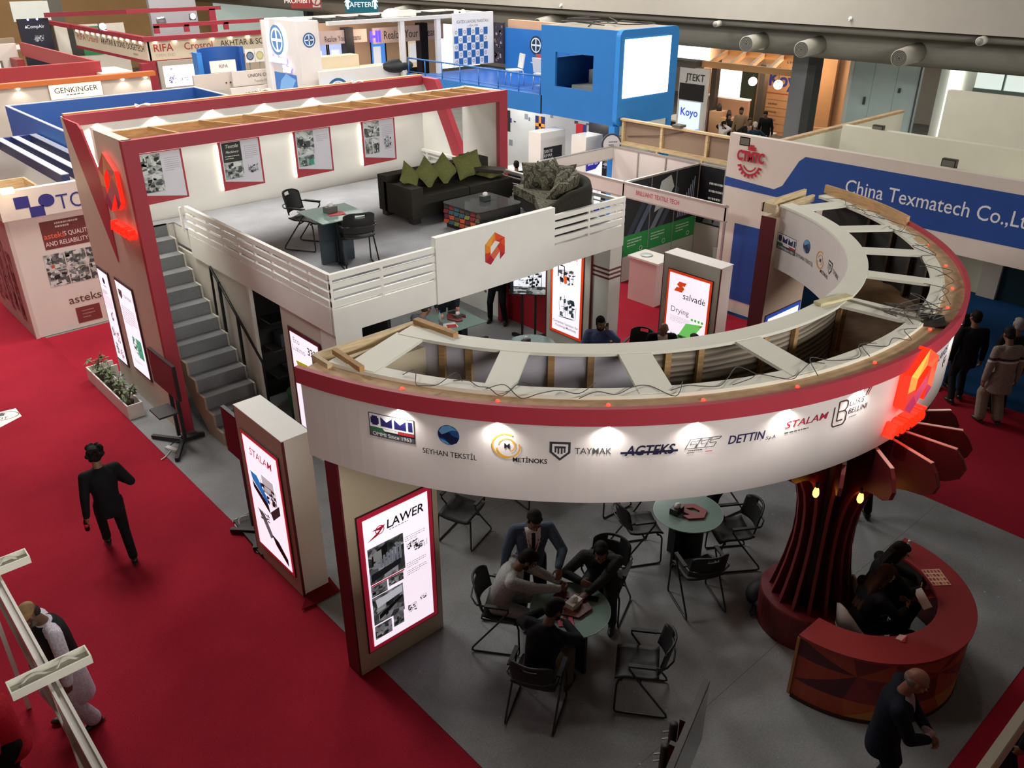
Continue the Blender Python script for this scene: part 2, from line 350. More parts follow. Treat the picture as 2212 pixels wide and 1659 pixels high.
# roof-side bulkhead, air duct with round jet nozzles, columns, glazed lobby on the right side of the hall
struct('beam_bulkhead', MB(C('#a8a297', 0.5)).box((24.6, -6, 5.05), (26.5, 62, 9.5)))
t = thing('air_duct', 'long grey air duct under the white bulkhead with round jet nozzles', 'air duct', (26.3, 20, 4.0))
DU = C('#8d8a7f', 0.6)
MB(DU).tube([(26.0, -6, 4.52), (26.0, 61, 4.52)], 0.52, 20).build('duct', t)
MB(C('#7d7a70', 0.45)).tube([(24.9, -6, 4.93), (24.9, 61, 4.93)], 0.1, 10).build('conduit', t)
for k, (n0, n1) in enumerate((((24.400, 16.084, 4.393), (25.600, 16.233, 4.405)), ((24.400, 14.162, 4.368), (25.600, 14.243, 4.427)), ((24.400, 11.175, 4.355), (25.600, 11.193, 4.438)), ((24.4, 21.8, 4.45), (25.6, 21.6, 4.6)), ((24.4, 25.5, 4.45), (25.6, 25.3, 4.6)), ((24.4, 30.0, 4.45), (25.6, 29.8, 4.6)), ((24.4, 35.0, 4.45), (25.6, 34.8, 4.6)))):
    a = V(n0); b = V(n1); nz = MB(C('#a19d90', 0.5)).tube([a, b], 0.24, 20, radii=[0.235, 0.27]).build('nozzle', t)
    g = MB(C('#3b3a34', 0.6)); d = (a - b).normalized(); r = d.orthogonal().normalized(); q = d.cross(r); Pn = lambda u, v_, w_=0.0: a + r * u + q * v_ + d * w_
    g.disc(Pn, 0, 0, 0.215, w=0.004); g.use(C('#77746a', 0.5))
    for rr in (0.05, 0.09, 0.13, 0.17, 0.21): g.ring(Pn, 0, 0, rr - 0.007, rr + 0.007, 0.008)
    g.build('grille', nz)
for k, (c, rr) in enumerate((((24.500, 17.318, 4.897), 0.09), ((24.500, 9.175, 4.915), 0.11))):
    c = V(c); m_ = thing('ceiling_speaker', ('small round speaker on the bulkhead edge above the blue two storey stand', 'small round speaker on the bulkhead edge at the far right')[k], 'speaker', c)
    MB(C('#c8c4b8', 0.5)).tube([c + V((-0.1, 0, 0)), c + V((0.15, 0, 0.02))], rr, 16).build('housing', m_); MB(C('#8d897e', 0.5)).tube([c + V((-0.115, 0, 0)), c + V((-0.1, 0, 0))], rr * 0.8, 16).build('grille', m_)
for k, p in enumerate(((24.580, 24.446, 5.148), (24.580, 12.869, 5.245))):
    p = V(p); m_ = MB(C('#efeee8', 0.4)); m_.tube([p + V((0.03, 0, 0.03)), p + V((-0.02, 0, 0.03))], 0.05, 10); m_.tube([p + V((-0.02, 0, 0.03)), p + V((-0.08, 0, -0.04))], 0.02, 8); m_.tube([p + V((-0.04, -0.06, 0.02)), p + V((-0.04, 0.06, 0.02))], 0.01, 6)
    solo('sprinkler', m_, ('white sprinkler head on the bulkhead face above the blue stand', 'white sprinkler head on the bulkhead face at the upper right')[k], 'sprinkler')
mb = MB(C('#7e8082', 0.5)); mb.box((27.4, 15.55, 0), (27.9, 16.15, 4.05)); mb.use(C('#3a3a38', 0.5)).box((27.36, 15.25, 0), (27.8, 15.55, 4.05)); struct('column_hall', mb)
struct('column_rear', MB(C('#5f5a50', 0.6)).box((15.2, 55, 0), (15.9, 55.7, 9)))
# pale glazed wall
t = thing('window_1', None, None, (29.5, 13.8, 0), kind='structure')
MB(C('#cfe6e4', 0.12)).box((29.4, 12.65, 0), (29.5, 15.0, 4.0)).build('glass', t)
mb = MB(C('#e8efe9', 0.3)); mb.box((29.36, 14.95, 0), (29.5, 15.1, 4.0)); mb.use(C('#54605c', 0.4)).box((29.35, 12.6, 0), (29.5, 12.66, 4.0))
for y in (13.4, 14.2): mb.use(C('#b4cfcc', 0.3)).box((29.385, y, 0), (29.42, y + 0.012, 4.0))
mb.build('frame', t)
mb = MB(C('#4b5350', 0.4)); mb.box((29.3, 14.35, 2.25), (29.4, 14.4, 2.5)); mb.box((29.3, 13.2, 2.75), (29.4, 13.25, 2.9)); mb.build('handle', t)
struct('wall_lobby', MB(C('#d8d6cc', 0.5)).box((30.6, 6, 0), (30.8, 12.5, 4.4)))
t = thing('window_2', None, None, (30.5, 12, 0), kind='structure'); MB(C('#f4f8f0', 0.4, 2.2)).box((30.45, 11.75, 0.8), (30.55, 12.15, 4.1)).build('glass', t)
t = thing('window_3', None, None, (33.0, 10, 2.6), kind='structure')
t2 = thing('office_gallery', 'bright glazed office gallery above the white walls at the far right', 'gallery', (30.2, 8.8, 2.3))
g = MB(C('#dfeae2', 0.3, 0.9)); g.box((30.2, 6.2, 3.05), (30.35, 11.2, 4.3)); g.build('glazing', t2)
g = MB(C('#9db4ac', 0.4)); g.box((30.1, 6.2, 2.75), (30.35, 11.2, 3.05))
for y in (7.4, 8.8, 10.3): g.box((30.12, y, 3.05), (30.2, y + 0.05, 4.3))
g.build('rail', t2); MB(C('#2f7d63', 0.4, 0.3)).box((30.06, 9.0, 2.82), (30.1, 9.35, 2.98)).build('exit_plate', t2)
bpy.data.objects.remove(t)
# hanging hall signs
def hall_sign(nm, lab, c, wd, ht, back, body, fg, arrows):
    t = thing(nm, lab, 'sign', c); c = V(c); u = V((0.78, -0.62, 0)); P = Pan(c, u, (0, 0, 1))
    MB(back).slab(P, [(-wd / 2, 0), (wd / 2, 0), (wd / 2, ht), (-wd / 2, ht)], -0.05, 0).build('board', t)
    m_ = MB(fg); m_.text(P, body, (-0.0 if arrows else -wd * 0.14), ht * 0.45, ht * 0.42, 0.01, w=0.004)
    if arrows:
        for sx in (-1, 1): m_.rect(P, sx * wd * 0.42 - 0.02, ht * 0.2, sx * wd * 0.42 + 0.02, ht * 0.7, 0.004); m_.poly(P, [(sx * wd * 0.42 - 0.06, ht * 0.6), (sx * wd * 0.42 + 0.06, ht * 0.6), (sx * wd * 0.42, ht * 0.85)], 0.004)
    else:
        m_.use(C('#e6dfd8', 0.4)).rect(P, wd * 0.22, ht * 0.06, wd * 0.48, ht * 0.94, 0.004); m_.use(C('#a33a3a', 0.4)).ring(P, wd * 0.35, ht * 0.5, ht * 0.28, ht * 0.36, 0.006); m_.line(P, (wd * 0.3, ht * 0.25), (wd * 0.4, ht * 0.75), ht * 0.07, 0.006)
    m_.build('lettering', t); MB(C('#333331', 0.5)).tube([P(-wd * 0.4, ht), P(-wd * 0.4, 9.0 - c.z)], 0.012, 6).tube([P(wd * 0.4, ht), P(wd * 0.4, 9.0 - c.z)], 0.012, 6).build('hanger', t)
hall_sign('hall_sign', 'teal hanging CAFETERIA sign with white arrows at the top', (8.768, 13.575, 6.050), 0.56, 0.27, C('#1d7288', 0.4, 0.15), 'CAFETERIA', C('#e4f2f4', 0.4, 0.6), True)
hall_sign('hall_sign', 'red hanging PROHIBITED sign at the top, left of the teal sign', (8.221, 14.501, 6.100), 0.52, 0.26, C('#a34443', 0.4, 0.12), 'PROHIBITED', C('#f0dcd8', 0.4, 0.5), False)

# ================================================================ the two-storey stand: portal wall
ORG = C('#ee8a2b', 0.45); ORG2 = C('#e8542b', 0.45); RED2 = C('#d23a30', 0.45); CRIM = C('#b5263a', 0.45); CORAL = C('#e2694a', 0.45); YEL = C('#f2a63a', 0.45); MAG = C('#a8365f', 0.45)
A_FACETS = [(((0, .85), (.27, .72), (.27, .5), (0, .5)), 0), (((0, .5), (.27, .5), (.27, .38), (0, .17)), 1), (((0, .85), (.5, 1.25), (.27, .72)), 2), (((.5, 1.25), (.52, .92), (.27, .72)), 0),
            (((.5, 1.25), (1, .95), (.52, .92)), 3), (((1, .95), (.75, .8), (.52, .92)), 4), (((1, .95), (1, .6), (.75, .8)), 3), (((1, .6), (1, .3), (.75, .45), (.75, .8)), 4),
            (((1, .3), (.75, .12), (.75, .45)), 5), (((0, .17), (.27, .38), (.45, .16), (.27, 0)), 5), (((.27, .38), (.6, .67), (.75, .45), (.45, .17)), 6), (((.6, .67), (.75, .8), (.75, .45)), 1)]
A_OUT = [(0, .17), (.27, 0), (.75, .45), (.75, .12), (1, .3), (1, .95), (.5, 1.25), (0, .85)]
A_HOLE = [(.27, .38), (.75, .8), (.52, .92), (.27, .72)]
def emblem(mb, P, x, y, s, w=0.003, mats=None, depth=0.0, side=None):
    """folded-ribbon hexagon emblem with facets"""
    mats = mats or (ORG, RED2, YEL, ORG2, RED2, CRIM, CORAL)
    if depth:
        mb.use(side)
        for loop in (A_OUT, A_HOLE):
            n = len(loop)
            for i in range(n):
                a = loop[i]; b = loop[(i + 1) % n]
                mb.add([P(x + a[0] * s, y + a[1] * s, 0.01), P(x + b[0] * s, y + b[1] * s, 0.01), P(x + b[0] * s, y + b[1] * s, depth), P(x + a[0] * s, y + a[1] * s, depth)], [(0, 1, 2, 3)])
    for pts, k in A_FACETS: mb.use(mats[k]).poly(P, [(x + a * s, y + b * s) for a, b in pts], w + depth)
LIT = C('#ff2412', 0.4, 1.1)
pw = thing('portal_wall', 'white rear portal wall of the stand with red edging and open timber header box', 'stand wall', (3.97, 12.44, 0))
CREAM = C('#cfc0ad', 0.5)
def yz(x, pts, t): return [(x, y, z) for y, z in pts], (t, 0, 0)
mb = MB(CREAM)
mb.prism(*yz(3.97, [(12.44, 0), (12.44, 4.67), (13.6, 4.67), (13.66, 3.85), (13.72, 2.62), (13.72, 0)], 0.14))
mb.prism(*yz(3.97, [(13.72, 0), (13.72, 2.62), (14.95, 4.67), (15.1, 4.67), (15.1, 0)], 0.14)).build('end_panel', pw)
MB(RED).prism(*yz(3.955, [(14.95, 4.665), (14.28, 4.665), (14.14, 4.6), (13.66, 3.85), (13.74, 2.6)], 0.03)).build('slanted_band', pw)
MB(C('#f4f0e6', 0.6)).box((4.3, 13.6, 2.78), (4.32, 14.86, 4.5)).build('recess_lining', pw); MB(C('#fff2d8', .5, 9)).bar((4.06, 14.3, 4.45), (4.06, 13.8, 3.7), .012, .012).build('led_strip', pw); point((4.12, 14.05, 4.45), 3, (1, .95, .85), .05)
mb = MB(RED); mb.box((3.955, 12.4, 0), (4.16, 12.5, 4.67)); mb.box((4.16, 12.4, 4.48), (10.89, 12.5, 4.67)); mb.box((10.89, 12.4, 0), (11.09, 12.5, 4.67)); mb.build('front_frame', pw)
mb = MB(WOOD); mb.box((4.11, 13.5, 4.47), (10.98, 13.56, 4.62)); mb.box((4.11, 12.5, 4.47), (10.98, 13.5, 4.485)); mb.box((4.12, 12.52, 4.485), (4.16, 13.5, 4.64)); mb.box((10.93, 12.52, 4.485), (10.98, 13.5, 4.64)); mb.build('header_box', pw)
MB(WHITE).box((4.11, 13.56, 4.47), (10.98, 13.6, 4.625)).build('header_back', pw)
R = random.Random(2)
for x, x2 in ((4.75, 5.0), (5.55, 6.05), (6.3, 6.75), (6.95, 7.4), (7.7, 8.15), (8.35, 8.75), (9.0, 9.4), (9.65, 9.95), (10.15, 10.6), (10.6, 10.95)):
    MB(PINE).bar((x, 13.49, 4.61), (x2 - 0.05, 12.51, 4.6), 0.045, 0.05).build('header_batten', pw)
for x, l in ((5.2, 0.6), (7.1, 0.9), (8.1, 0.55), (9.3, 1.1), (10.2, 0.5)): MB(C('#d9bd92', 0.7, kind='wood')).bar((x, 12.75 + l / 5, 4.51), (x + l, 12.95 + l / 5, 4.51), 0.06, 0.04).build('loose_batten', pw)
# back wall with its red band, wood edge and downlights
MB(WHITE).box((4.11, 15.0, 0), (11.1, 15.1, 4.66)).build('back_panel', pw)
MB(RED).box((3.975, 14.9, 4.53), (10.97, 15.0, 4.7)).build('red_band', pw)
MB(WOOD).box((4.0, 14.98, 4.70), (11.05, 15.09, 4.715)).build('band_edge', pw)
for x in (4.45, 5.4, 6.4, 7.4, 8.4, 9.4, 10.3):
    MB(C('#fff3dc', 0.4, 6)).lathe((x, 14.95, 4.522), [(0.03, 0), (0.03, 0.012)], 12).build('downlight', pw)
    spot((x, 14.9, 4.51), 30, (rad(10), 0, 0), 130)
# right end: white panel, slanted red band, open gap
mb = MB(WHITE); mb.prism(*yz(11.0, [(12.5, 0), (12.5, 4.655), (13.66, 4.625), (13.66, 0)], 0.1)); mb.prism(*yz(11.0, [(13.66, 0), (13.66, 2.78), (13.8, 2.78), (14.46, 4.05), (14.8, 4.66), (15.0, 4.66), (15.0, 0)], 0.1)); mb.build('right_panel', pw)
MB(RED).prism(*yz(10.975, [(14.98, 4.672), (14.5, 4.672), (14.14, 4.1), (13.56, 3.1), (13.5, 2.79), (13.72, 2.79), (14.44, 4.03)], 0.13)).build('right_band', pw)
# lit logo and script on the outer end panel (letters with red glowing sides)
Pl = Pan((3.965, 13.6, 3.3), (0, -1, 0), (0, 0, 1))
mb = MB(); emblem(mb, Pl, 0.1, 0.22, 0.72, 0.0, (C('#c98a5c', 0.45, 0.1), C('#b5524a', 0.45, 0.1), C('#b5433d', 0.45, 0.1), C('#c97a52', 0.45, 0.1), C('#b05a60', 0.45, 0.1), MAG, C('#b45a65', 0.45, 0.1)), 0.07, LIT); mb.build('lit_emblem', pw)
mb = MB(LIT); mb.text(Pl, 'AGTEKS', 0.62, 0.0, 0.22, 0.01, 0.0, 0.95, w=0.01, ext=0.05, fit=.8); mb.build('lit_lettering', pw)
point((3.7, 13.1, 3.35), .5, (1, 0.12, 0.05), 0.1)
# two backlit poster boxes in the end panel
def lightbox(parent, P, x0, y0, x1, y1, frame, draw, fw=0.03, glow=1.0, edge='#3a1a20'):
    b = MB(C(edge, 0.5)); b.slab(P, [(x0 - fw - .012, y0 - fw - .012), (x1 + fw + .012, y0 - fw - .012), (x1 + fw + .012, y1 + fw + .012), (x0 - fw - .012, y1 + fw + .012)], 0.0, 0.012); b.use(frame).slab(P, [(x0 - fw, y0 - fw), (x1 + fw, y0 - fw), (x1 + fw, y1 + fw), (x0 - fw, y1 + fw)], 0.012, 0.016)
    f = b.build('light_box', parent)
    m = MB(C('#f3e6f2', 0.4, glow)); m.rect(P, x0, y0, x1, y1, 0.019); draw(m, P, x0, y0, x1, y1); m.build('backlit_print', f)
    return f
INK = C('#8a7f88', 0.5, 0.4); DINK = C('#2c2a34', 0.5)
Pe = Pan((3.965, 15.1, 0), (0, -1, 0), (0, 0, 1))
def d1(m, P, x0, y0, x1, y1):
    W = x1 - x0; H = y1 - y0
    m.use(C('#2f2f6b', 0.5)).disc(P, x0 + W * .5, y1 - H * .1, 0.055, 0.06, w=0.022); m.use(INK).rect(P, x0 + W * .35, y1 - H * .16, x0 + W * .7, y1 - H * .152, 0.022)
    m.use(DINK).lines_of_text(P, x0 + W * .1, x0 + W * .6, y1 - H * .22, 3, 0.03, 0.012, 3, 0.022); m.use(INK).lines_of_text(P, x0 + W * .1, x0 + W * .9, y1 - H * .28, 7, 0.035, 0.01, 5, 0.022)
    m.machine(P, x0 + W * .6, y0 + H * .52, W * .3, H * .12, 3, w=0.022); m.machine(P, x0 + W * .32, y0 + H * .33, W * .35, H * .12, 4, w=0.022); m.machine(P, x0 + W * .72, y0 + H * .3, W * .3, H * .14, 5, ('#c02a40', '#7a7478', '#c9a0a8', '#56222c'), 0.022)
    m.machine(P, x0 + W * .35, y0 + H * .13, W * .35, H * .16, 6, w=0.022); m.machine(P, x0 + W * .75, y0 + H * .11, W * .32, H * .14, 7, w=0.022)
def shield(m, P, x, y, s, w=0.004, a='#33383a', b='#e9e4e4', e=0.0):
    m.use(C(a, 0.5)).poly(P, [(x - .5 * s, y + .5 * s), (x - .5 * s, y - .1 * s), (x, y - .55 * s), (x + .5 * s, y - .1 * s), (x + .5 * s, y + .5 * s)], w)
    m.use(C(b, 0.5, e)).poly(P, [(x - .38 * s, y + .38 * s), (x - .38 * s, y - .05 * s), (x, y - .4 * s), (x + .38 * s, y - .05 * s), (x + .38 * s, y + .38 * s)], w + .001)
    m.use(C(a, 0.5)).rect(P, x - .27 * s, y + .15 * s, x + .27 * s, y + .27 * s, w + .002)
    for k in (-.22, -.08, .08, .22): m.rect(P, x + k * s - .04 * s, y - .2 * s + abs(k) * .5 * s, x + k * s + .04 * s, y + .2 * s, w + .002)
def d2(m, P, x0, y0, x1, y1):
    W = x1 - x0; H = y1 - y0
    shield(m, P, x0 + W * .22, y1 - H * .13, 0.16, 0.022); m.use(C('#55505a', 0.5)).text(P, 'TAYMAK', x0 + W * .66, y1 - H * .13, 0.085, w=0.022)
    m.use(INK).lines_of_text(P, x0 + W * .1, x0 + W * .9, y1 - H * .27, 8, 0.04, 0.012, 9, 0.022)
    m.machine(P, x0 + W * .62, y0 + H * .32, W * .62, H * .26, 8, ('#3aa58a', '#8fd6c2', '#5fbf9f', '#2f8f7a'), 0.022, 0.3); m.use(C('#5fc9a4', 0.5, 0.4)).rect(P, x0 + W * .6, y0 + H * .2, x0 + W * .92, y0 + H * .42, 0.0225); m.use(INK).lines_of_text(P, x0 + W * .2, x0 + W * .7, y0 + H * .12, 2, 0.03, 0.01, 2, 0.022)
lightbox(pw, Pe, 15.1 - 14.98, 0.5, 15.1 - 14.5, 2.18, C('#4a2028', 0.5), d1)
lightbox(pw, Pe, 15.1 - 14.12, 0.62, 15.1 - 13.4, 2.2, C('#4a2028', 0.5), d2)

# four framed posters on the back wall, lit by LED strips from behind
def poster(x0, seed, label):
    t = thing('wall_poster', label, 'poster', (x0 + 0.41, 14.95, 3.08), 'framed posters on the portal wall'); P = Pan((x0, 14.95, 3.08), (1, 0, 0), (0, 0, 1)); W = 0.81; H = 0.87
    MB(C('#a5303a', 0.5)).slab(P, [(0, 0), (W, 0.02), (W, H), (0, H)], -0.02, 0).build('backing', t)
    MB(C('#fff2d2', 0.5, 7)).box((x0 - 0.012, 14.965, 3.1), (x0 - 0.002, 14.985, 3.9)).build('led_strip', t)
    m = MB(C('#cfcdd6', 0.45)); m.poly(P, [(0.04, .17), (W - .035, .05), (W - .035, H - 0.01), (.04, H - 0.01)], .003)
    if seed == 1: m.photo(P, .06, .5, .42, .84, 11, .006); m.photo(P, .06, .2, .42, .48, 12, .006)
    elif seed == 2: m.use(C('#22251f', .5)).rect(P, .06, .5, .42, .85, .006); m.use(C('#dfe2da', .5)).text(P, 'Textile', .24, .78, .09, 0, .3, w=.008); m.text(P, 'Machinery', .24, .68, .06, 0, .3, w=.008); m.lines_of_text(P, .1, .38, .6, 2, .04, .012, 3, .008); m.photo(P, .06, .2, .42, .49, 14, .006); m.machine(P, .62, .33, .22, .16, 3, w=.006)
    elif seed == 3: m.photo(P, .06, .42, .42, .85, 15, .006); m.photo(P, .06, .2, .4, .4, 16, .006, '#b9d8d0'); m.use(C('#3f8f78', .5)).poly(P, [(.3, .22), (.38, .22), (.38, .34), (.26, .3)], .009)
    else: m.photo(P, .06, .55, .42, .85, 17, .006); m.photo(P, .06, .22, .23, .53, 18, .006); m.photo(P, .25, .22, .4, .53, 19, .006); m.machine(P, .62, .42, .2, .3, 7, w=.006)
    m.use(C('#9c98a6', .5)).lines_of_text(P, .48, .74, .74, 7 if seed != 3 else 4, .035, .01, seed, .006); m.build('print', t)
    return t
for k, (x0, lab) in enumerate(((4.93, 'red framed wall poster nearest the stairs, two workshop photographs beside a column of text'), (6.41, 'red framed wall poster with dark lettered block over a workshop photograph'),
                               (7.91, 'red framed wall poster with a green tinted lower photograph'), (9.43, 'red framed wall poster nearest the dark sofas, with three photographs'))): poster(x0, k + 1, lab)

# ================================================================ mezzanine deck
DW = C('#f1f0ea', 0.5)
mz = thing('mezzanine_deck', 'white upper deck of the stand with grey carpet, slatted balustrade and emblem panel', 'mezzanine', (5.25, 9.38, 0))
MB(WHITE).box((5.29, 9.44, 2.42), (11.05, 14.99, 2.755)).box((4.12, 14.75, 2.42), (5.29, 14.99, 2.755)).build('slab', mz)
MB(C('#989a9e', 0.95, kind='felt')).box((5.29, 9.44, 2.755), (11.0, 14.98, 2.78)).box((4.12, 14.7, 2.755), (5.29, 14.98, 2.78)).build('deck_carpet', mz)
MB(DW).box((5.23, 9.36, 2.36), (11.1, 9.42, 2.73)).build('front_fascia', mz)
MB(DW).box((5.22, 9.42, 2.36), (5.28, 13.92, 2.75)).build('side_fascia', mz)
MB(DW).box((11.04, 9.42, 2.36), (11.1, 14.95, 2.75)).build('right_fascia', mz)
lp = MB(DW).box((6.96, 9.33, 2.36), (9.35, 9.43, 3.37)).build('emblem_panel', mz)
mb = MB(); emblem(mb, Pan((7.88, 9.328, 2.74), (1, 0, 0), (0, 0, 1)), 0, 0, 0.48 * 0.82, 0.003); mb.build('emblem', lp)
for x0, x1 in ((5.23, 6.96), (9.35, 11.1)):
    for z0 in (2.775, 2.9, 3.025): MB(DW).box((x0, 9.36, z0), (x1, 9.4, z0 + 0.08)).build('slat', mz)
    MB(DW).box((x0, 9.36, 3.15), (x1, 9.42, 3.23)).build('top_rail', mz)
for x in (5.23, 6.03, 9.35, 10.18, 11.06): MB(DW).box((x, 9.365, 2.73), (x + 0.04, 9.398, 3.16)).build('baluster', mz)
for z0 in (2.775, 2.9, 3.025): MB(DW).box((5.22, 9.42, z0), (5.26, 13.92, z0 + 0.08)).build('slat', mz)
MB(DW).box((5.22, 9.42, 3.15), (5.28, 13.92, 3.23)).build('top_rail', mz)
for k in range(9): MB(DW).box((5.225, 9.9 + 0.53 * k, 2.74), (5.258, 9.95 + 0.53 * k, 3.16)).build('baluster', mz)
mb = MB(DW); mb.bar((10.94, 9.42, 3.2), (10.94, 14.98, 3.2), 0.07, 0.055); mb.build('top_rail', mz)
for z0 in (2.86, 2.98, 3.09): MB(DW).box((10.93, 9.42, z0), (10.95, 14.98, z0 + 0.022)).build('slat', mz)
for k in range(9): MB(DW).box((10.915, 9.98 + 0.6 * k, 2.78), (10.965, 10.03 + 0.6 * k, 3.18)).build('baluster', mz)
MB(DW).box((5.24, 9.37, 0), (5.66, 9.78, 2.36)).build('corner_pillar', mz)
rp = MB(C('#dcdbd3', 0.5)).box((10.78, 9.37, 0), (11.09, 9.75, 2.36)).build('corner_pillar', mz)
for z0 in (0.42, 0.5, 0.58, 1.79, 1.87, 1.95): MB(C('#6d2a2a', 0.5)).box((10.772, 9.362, z0), (11.098, 9.758, z0 + 0.035)).build('painted_stripe', rp)

# ================================================================ staircase
st = thing('staircase', 'steep grey carpeted staircase climbing behind the red portal leg to the upper deck', 'staircase', (4.75, 11.6, 0))
SG = C('#8a8d90', 0.95, kind='felt'); n = 13; rz_ = 2.78 / n; tr = 3.1 / (n - 1)
for k in range(n):
    y = 11.6 + tr * k; MB(SG).box((4.34, y, rz_ * k + (0.001 if k else 0)), (5.15, y + tr + 0.012 if k < n - 1 else 14.72, rz_ * (k + 1))).build('step', st)
prof = [(11.52, 0)] + [q for k in range(n) for q in ((11.58 + tr * k, rz_ * k + 0.02), (11.58 + tr * k, rz_ * (k + 1) + 0.02))] + [(14.7, 2.74), (14.7, 2.3), (12.1, 0)]
MB(C('#b09a86', 0.6)).prism([(4.3, y, z) for y, z in prof], (0.035, 0, 0)).build('stringer', st)
MB(C('#c9c5bb', 0.6)).prism([(5.155, y, max(0, z - 0.02)) for y, z in prof], (0.03, 0, 0)).build('stringer', st)
mb = MB(BLACK); mb.tube([(5.2, 11.7, 0.1), (5.2, 11.72, 1.13), (5.2, 12.4, 1.7), (5.2, 13.2, 2.36), (5.2, 13.24, 1.5)], 0.022, 8)
for y in (12.42, 12.95): mb.bar((5.2, y, 1.72 + (y - 12.42) * .85), (5.2, y + 0.02, 0.72 + (y - 12.42) * .87), 0.04, 0.04)
mb.build('handrail', st)

# ================================================================ partition walls and fittings under the deck
pt = thing('side_partition', 'white side wall under the deck with a maroon framed light box showing a yellow machine', 'partition wall', (5.28, 10.0, 0))
mb = MB(C('#dcd6cb', 0.5)); mb.box((5.25, 9.78, 0), (5.31, 10.95, 2.36)); mb.box((5.2, 9.8, 0), (5.25, 10.95, 0.06)); mb.build('panel', pt)
P3 = Pan((5.245, 10.95, 0), (0, -1, 0), (0, 0, 1))
def d3(m, P, x0, y0, x1, y1):
    W = x1 - x0; H = y1 - y0
    m.use(INK).text(P, 'Eco', x0 + W * .22, y1 - H * .07, 0.13, -0.005, w=.022); m.text(P, 'Luzimo', x0 + W * .28, y1 - H * .15, 0.13, -0.005, w=.022); m.use(C('#1d1c2e', .5)).text(P, '333', x0 + W * .76, y1 - H * .11, 0.17, 0.015, w=.022)
    m.use(C('#d8cf2a', .5, .3)).poly(P, [(x0 + W * .12, y0 + H * .72), (x0 + W * .55, y0 + H * .74), (x0 + W * .75, y0 + H * .55), (x0 + W * .3, y0 + H * .56)], .0225); m.machine(P, x0 + W * .5, y0 + H * .57, W * .6, H * .26, 21, ('#c9b52a', '#6b6a3c', '#c98a2a', '#3c4a5a'), .023)
    m.use(C('#3d7fae', .5, .2)).poly(P, [(x0 + W * .12, y0 + H * .56), (x0 + W * .3, y0 + H * .54), (x0 + W * .6, y0 + H * .42), (x0 + W * .5, y0 + H * .4)], .025); m.use(C('#d87a22', .5, .3)).poly(P, [(x0 + W * .6, y0 + H * .6), (x0 + W * .95, y0 + H * .56), (x0 + W * .9, y0 + H * .38), (x0 + W * .66, y0 + H * .42)], .025)
    m.use(C('#2b2d3a', .5)).disc(P, x0 + W * .62, y0 + H * .17, W * .37, H * .15, .0225); m.use(C('#9ab0ae', .5, .2)).disc(P, x0 + W * .62, y0 + H * .17, W * .34, H * .14, .023); m.use(C('#d6d02c', .5, .3)).poly(P, [(x0 + W * .4, y0 + H * .2), (x0 + W * .85, y0 + H * .18), (x0 + W * .8, y0 + H * .05), (x0 + W * .5, y0 + H * .06)], .0235); m.use(C('#c22a2a', .5, .2)).rect(P, x0 + W * .3, y0 + H * .14, x0 + W * .38, y0 + H * .2, .0236)
lightbox(pt, P3, 0.26, 0.42, 1.06, 2.02, C('#7a1c34', 0.5), d3, 0.05)
mb = MB(C('#d9d6cc', 0.5)); mb.prism([(5.26, 12.0, 0.0), (5.26, 12.0, 2.36), (5.26, 14.9, 2.36), (5.26, 14.9, 2.2), (5.26, 12.3, 0)], (0.04, 0, 0)); mb.use(C('#e9e7de', .5)).box((5.24, 11.93, 0), (5.3, 12.0, 2.36)); t = thing('stair_partition', 'white wall under the deck beside the stair handrail', 'partition wall', (5.28, 13, 0)); mb.build('panel', t)
t = thing('store_door', 'pale open door of the dark store under the deck', 'door', (5.5, 11.1, 0)); MB(C('#b9bcae', .5)).bar((5.32, 11.0, 1.15), (5.75, 11.35, 1.15), 0.04, 2.3).build('door_leaf', t); MB(C('#8a8d80', .4)).bar((5.5, 11.12, 1.0), (5.6, 11.2, 1.0), 0.05, 0.03).build('handle', t)
MB(C('#cfccc2', .6)).box((5.2, 11.0, 0), (5.24, 11.9, 0.03)).build('threshold', t)
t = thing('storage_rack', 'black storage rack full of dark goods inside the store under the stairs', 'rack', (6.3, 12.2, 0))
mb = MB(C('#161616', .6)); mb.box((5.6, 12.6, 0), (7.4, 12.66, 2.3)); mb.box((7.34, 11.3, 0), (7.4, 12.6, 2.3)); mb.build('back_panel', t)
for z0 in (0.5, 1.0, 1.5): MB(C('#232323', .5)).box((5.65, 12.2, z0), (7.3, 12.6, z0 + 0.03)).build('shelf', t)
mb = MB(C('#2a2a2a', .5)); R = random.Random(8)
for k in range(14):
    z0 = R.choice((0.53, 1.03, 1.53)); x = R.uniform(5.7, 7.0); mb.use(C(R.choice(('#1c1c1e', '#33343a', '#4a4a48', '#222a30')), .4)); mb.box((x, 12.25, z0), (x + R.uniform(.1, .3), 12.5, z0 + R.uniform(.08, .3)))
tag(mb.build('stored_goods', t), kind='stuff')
solo('carton', MB(C('#d8b830', .6)).prism([(5.900, 13.311, 1.173), (5.900, 13.086, 1.173), (5.900, 13.195, 0.915), (5.900, 13.380, 0.882)], (0.2, 0.1, 0)), 'yellow carton just inside the store under the stairs', 'carton')
mb = MB(C('#9aa0a0', .15)); mb.ell((5.95, 11.85, 0.32), (.28, .2, .17)); mb.ell((6.2, 11.95, 0.4), (.2, .17, .2)); solo('plastic_bag', mb, 'crumpled clear plastic bag on the floor of the store under the stairs', 'bag')
t = thing('waste_bin', 'green pedal waste bin beside the pale open store door', 'bin', (5.62, 11.55, 0.012)); MB(C('#2f7a4a', .4)).lathe((5.62, 11.55, 0.012), [(.11, 0), (.14, .5), (.145, .52)], 20).build('body', t); MB(C('#37935a', .35)).lathe((5.62, 11.55, .53), [(.148, 0), (.15, .03), (.09, .09), (.02, .11)], 20).build('lid', t)
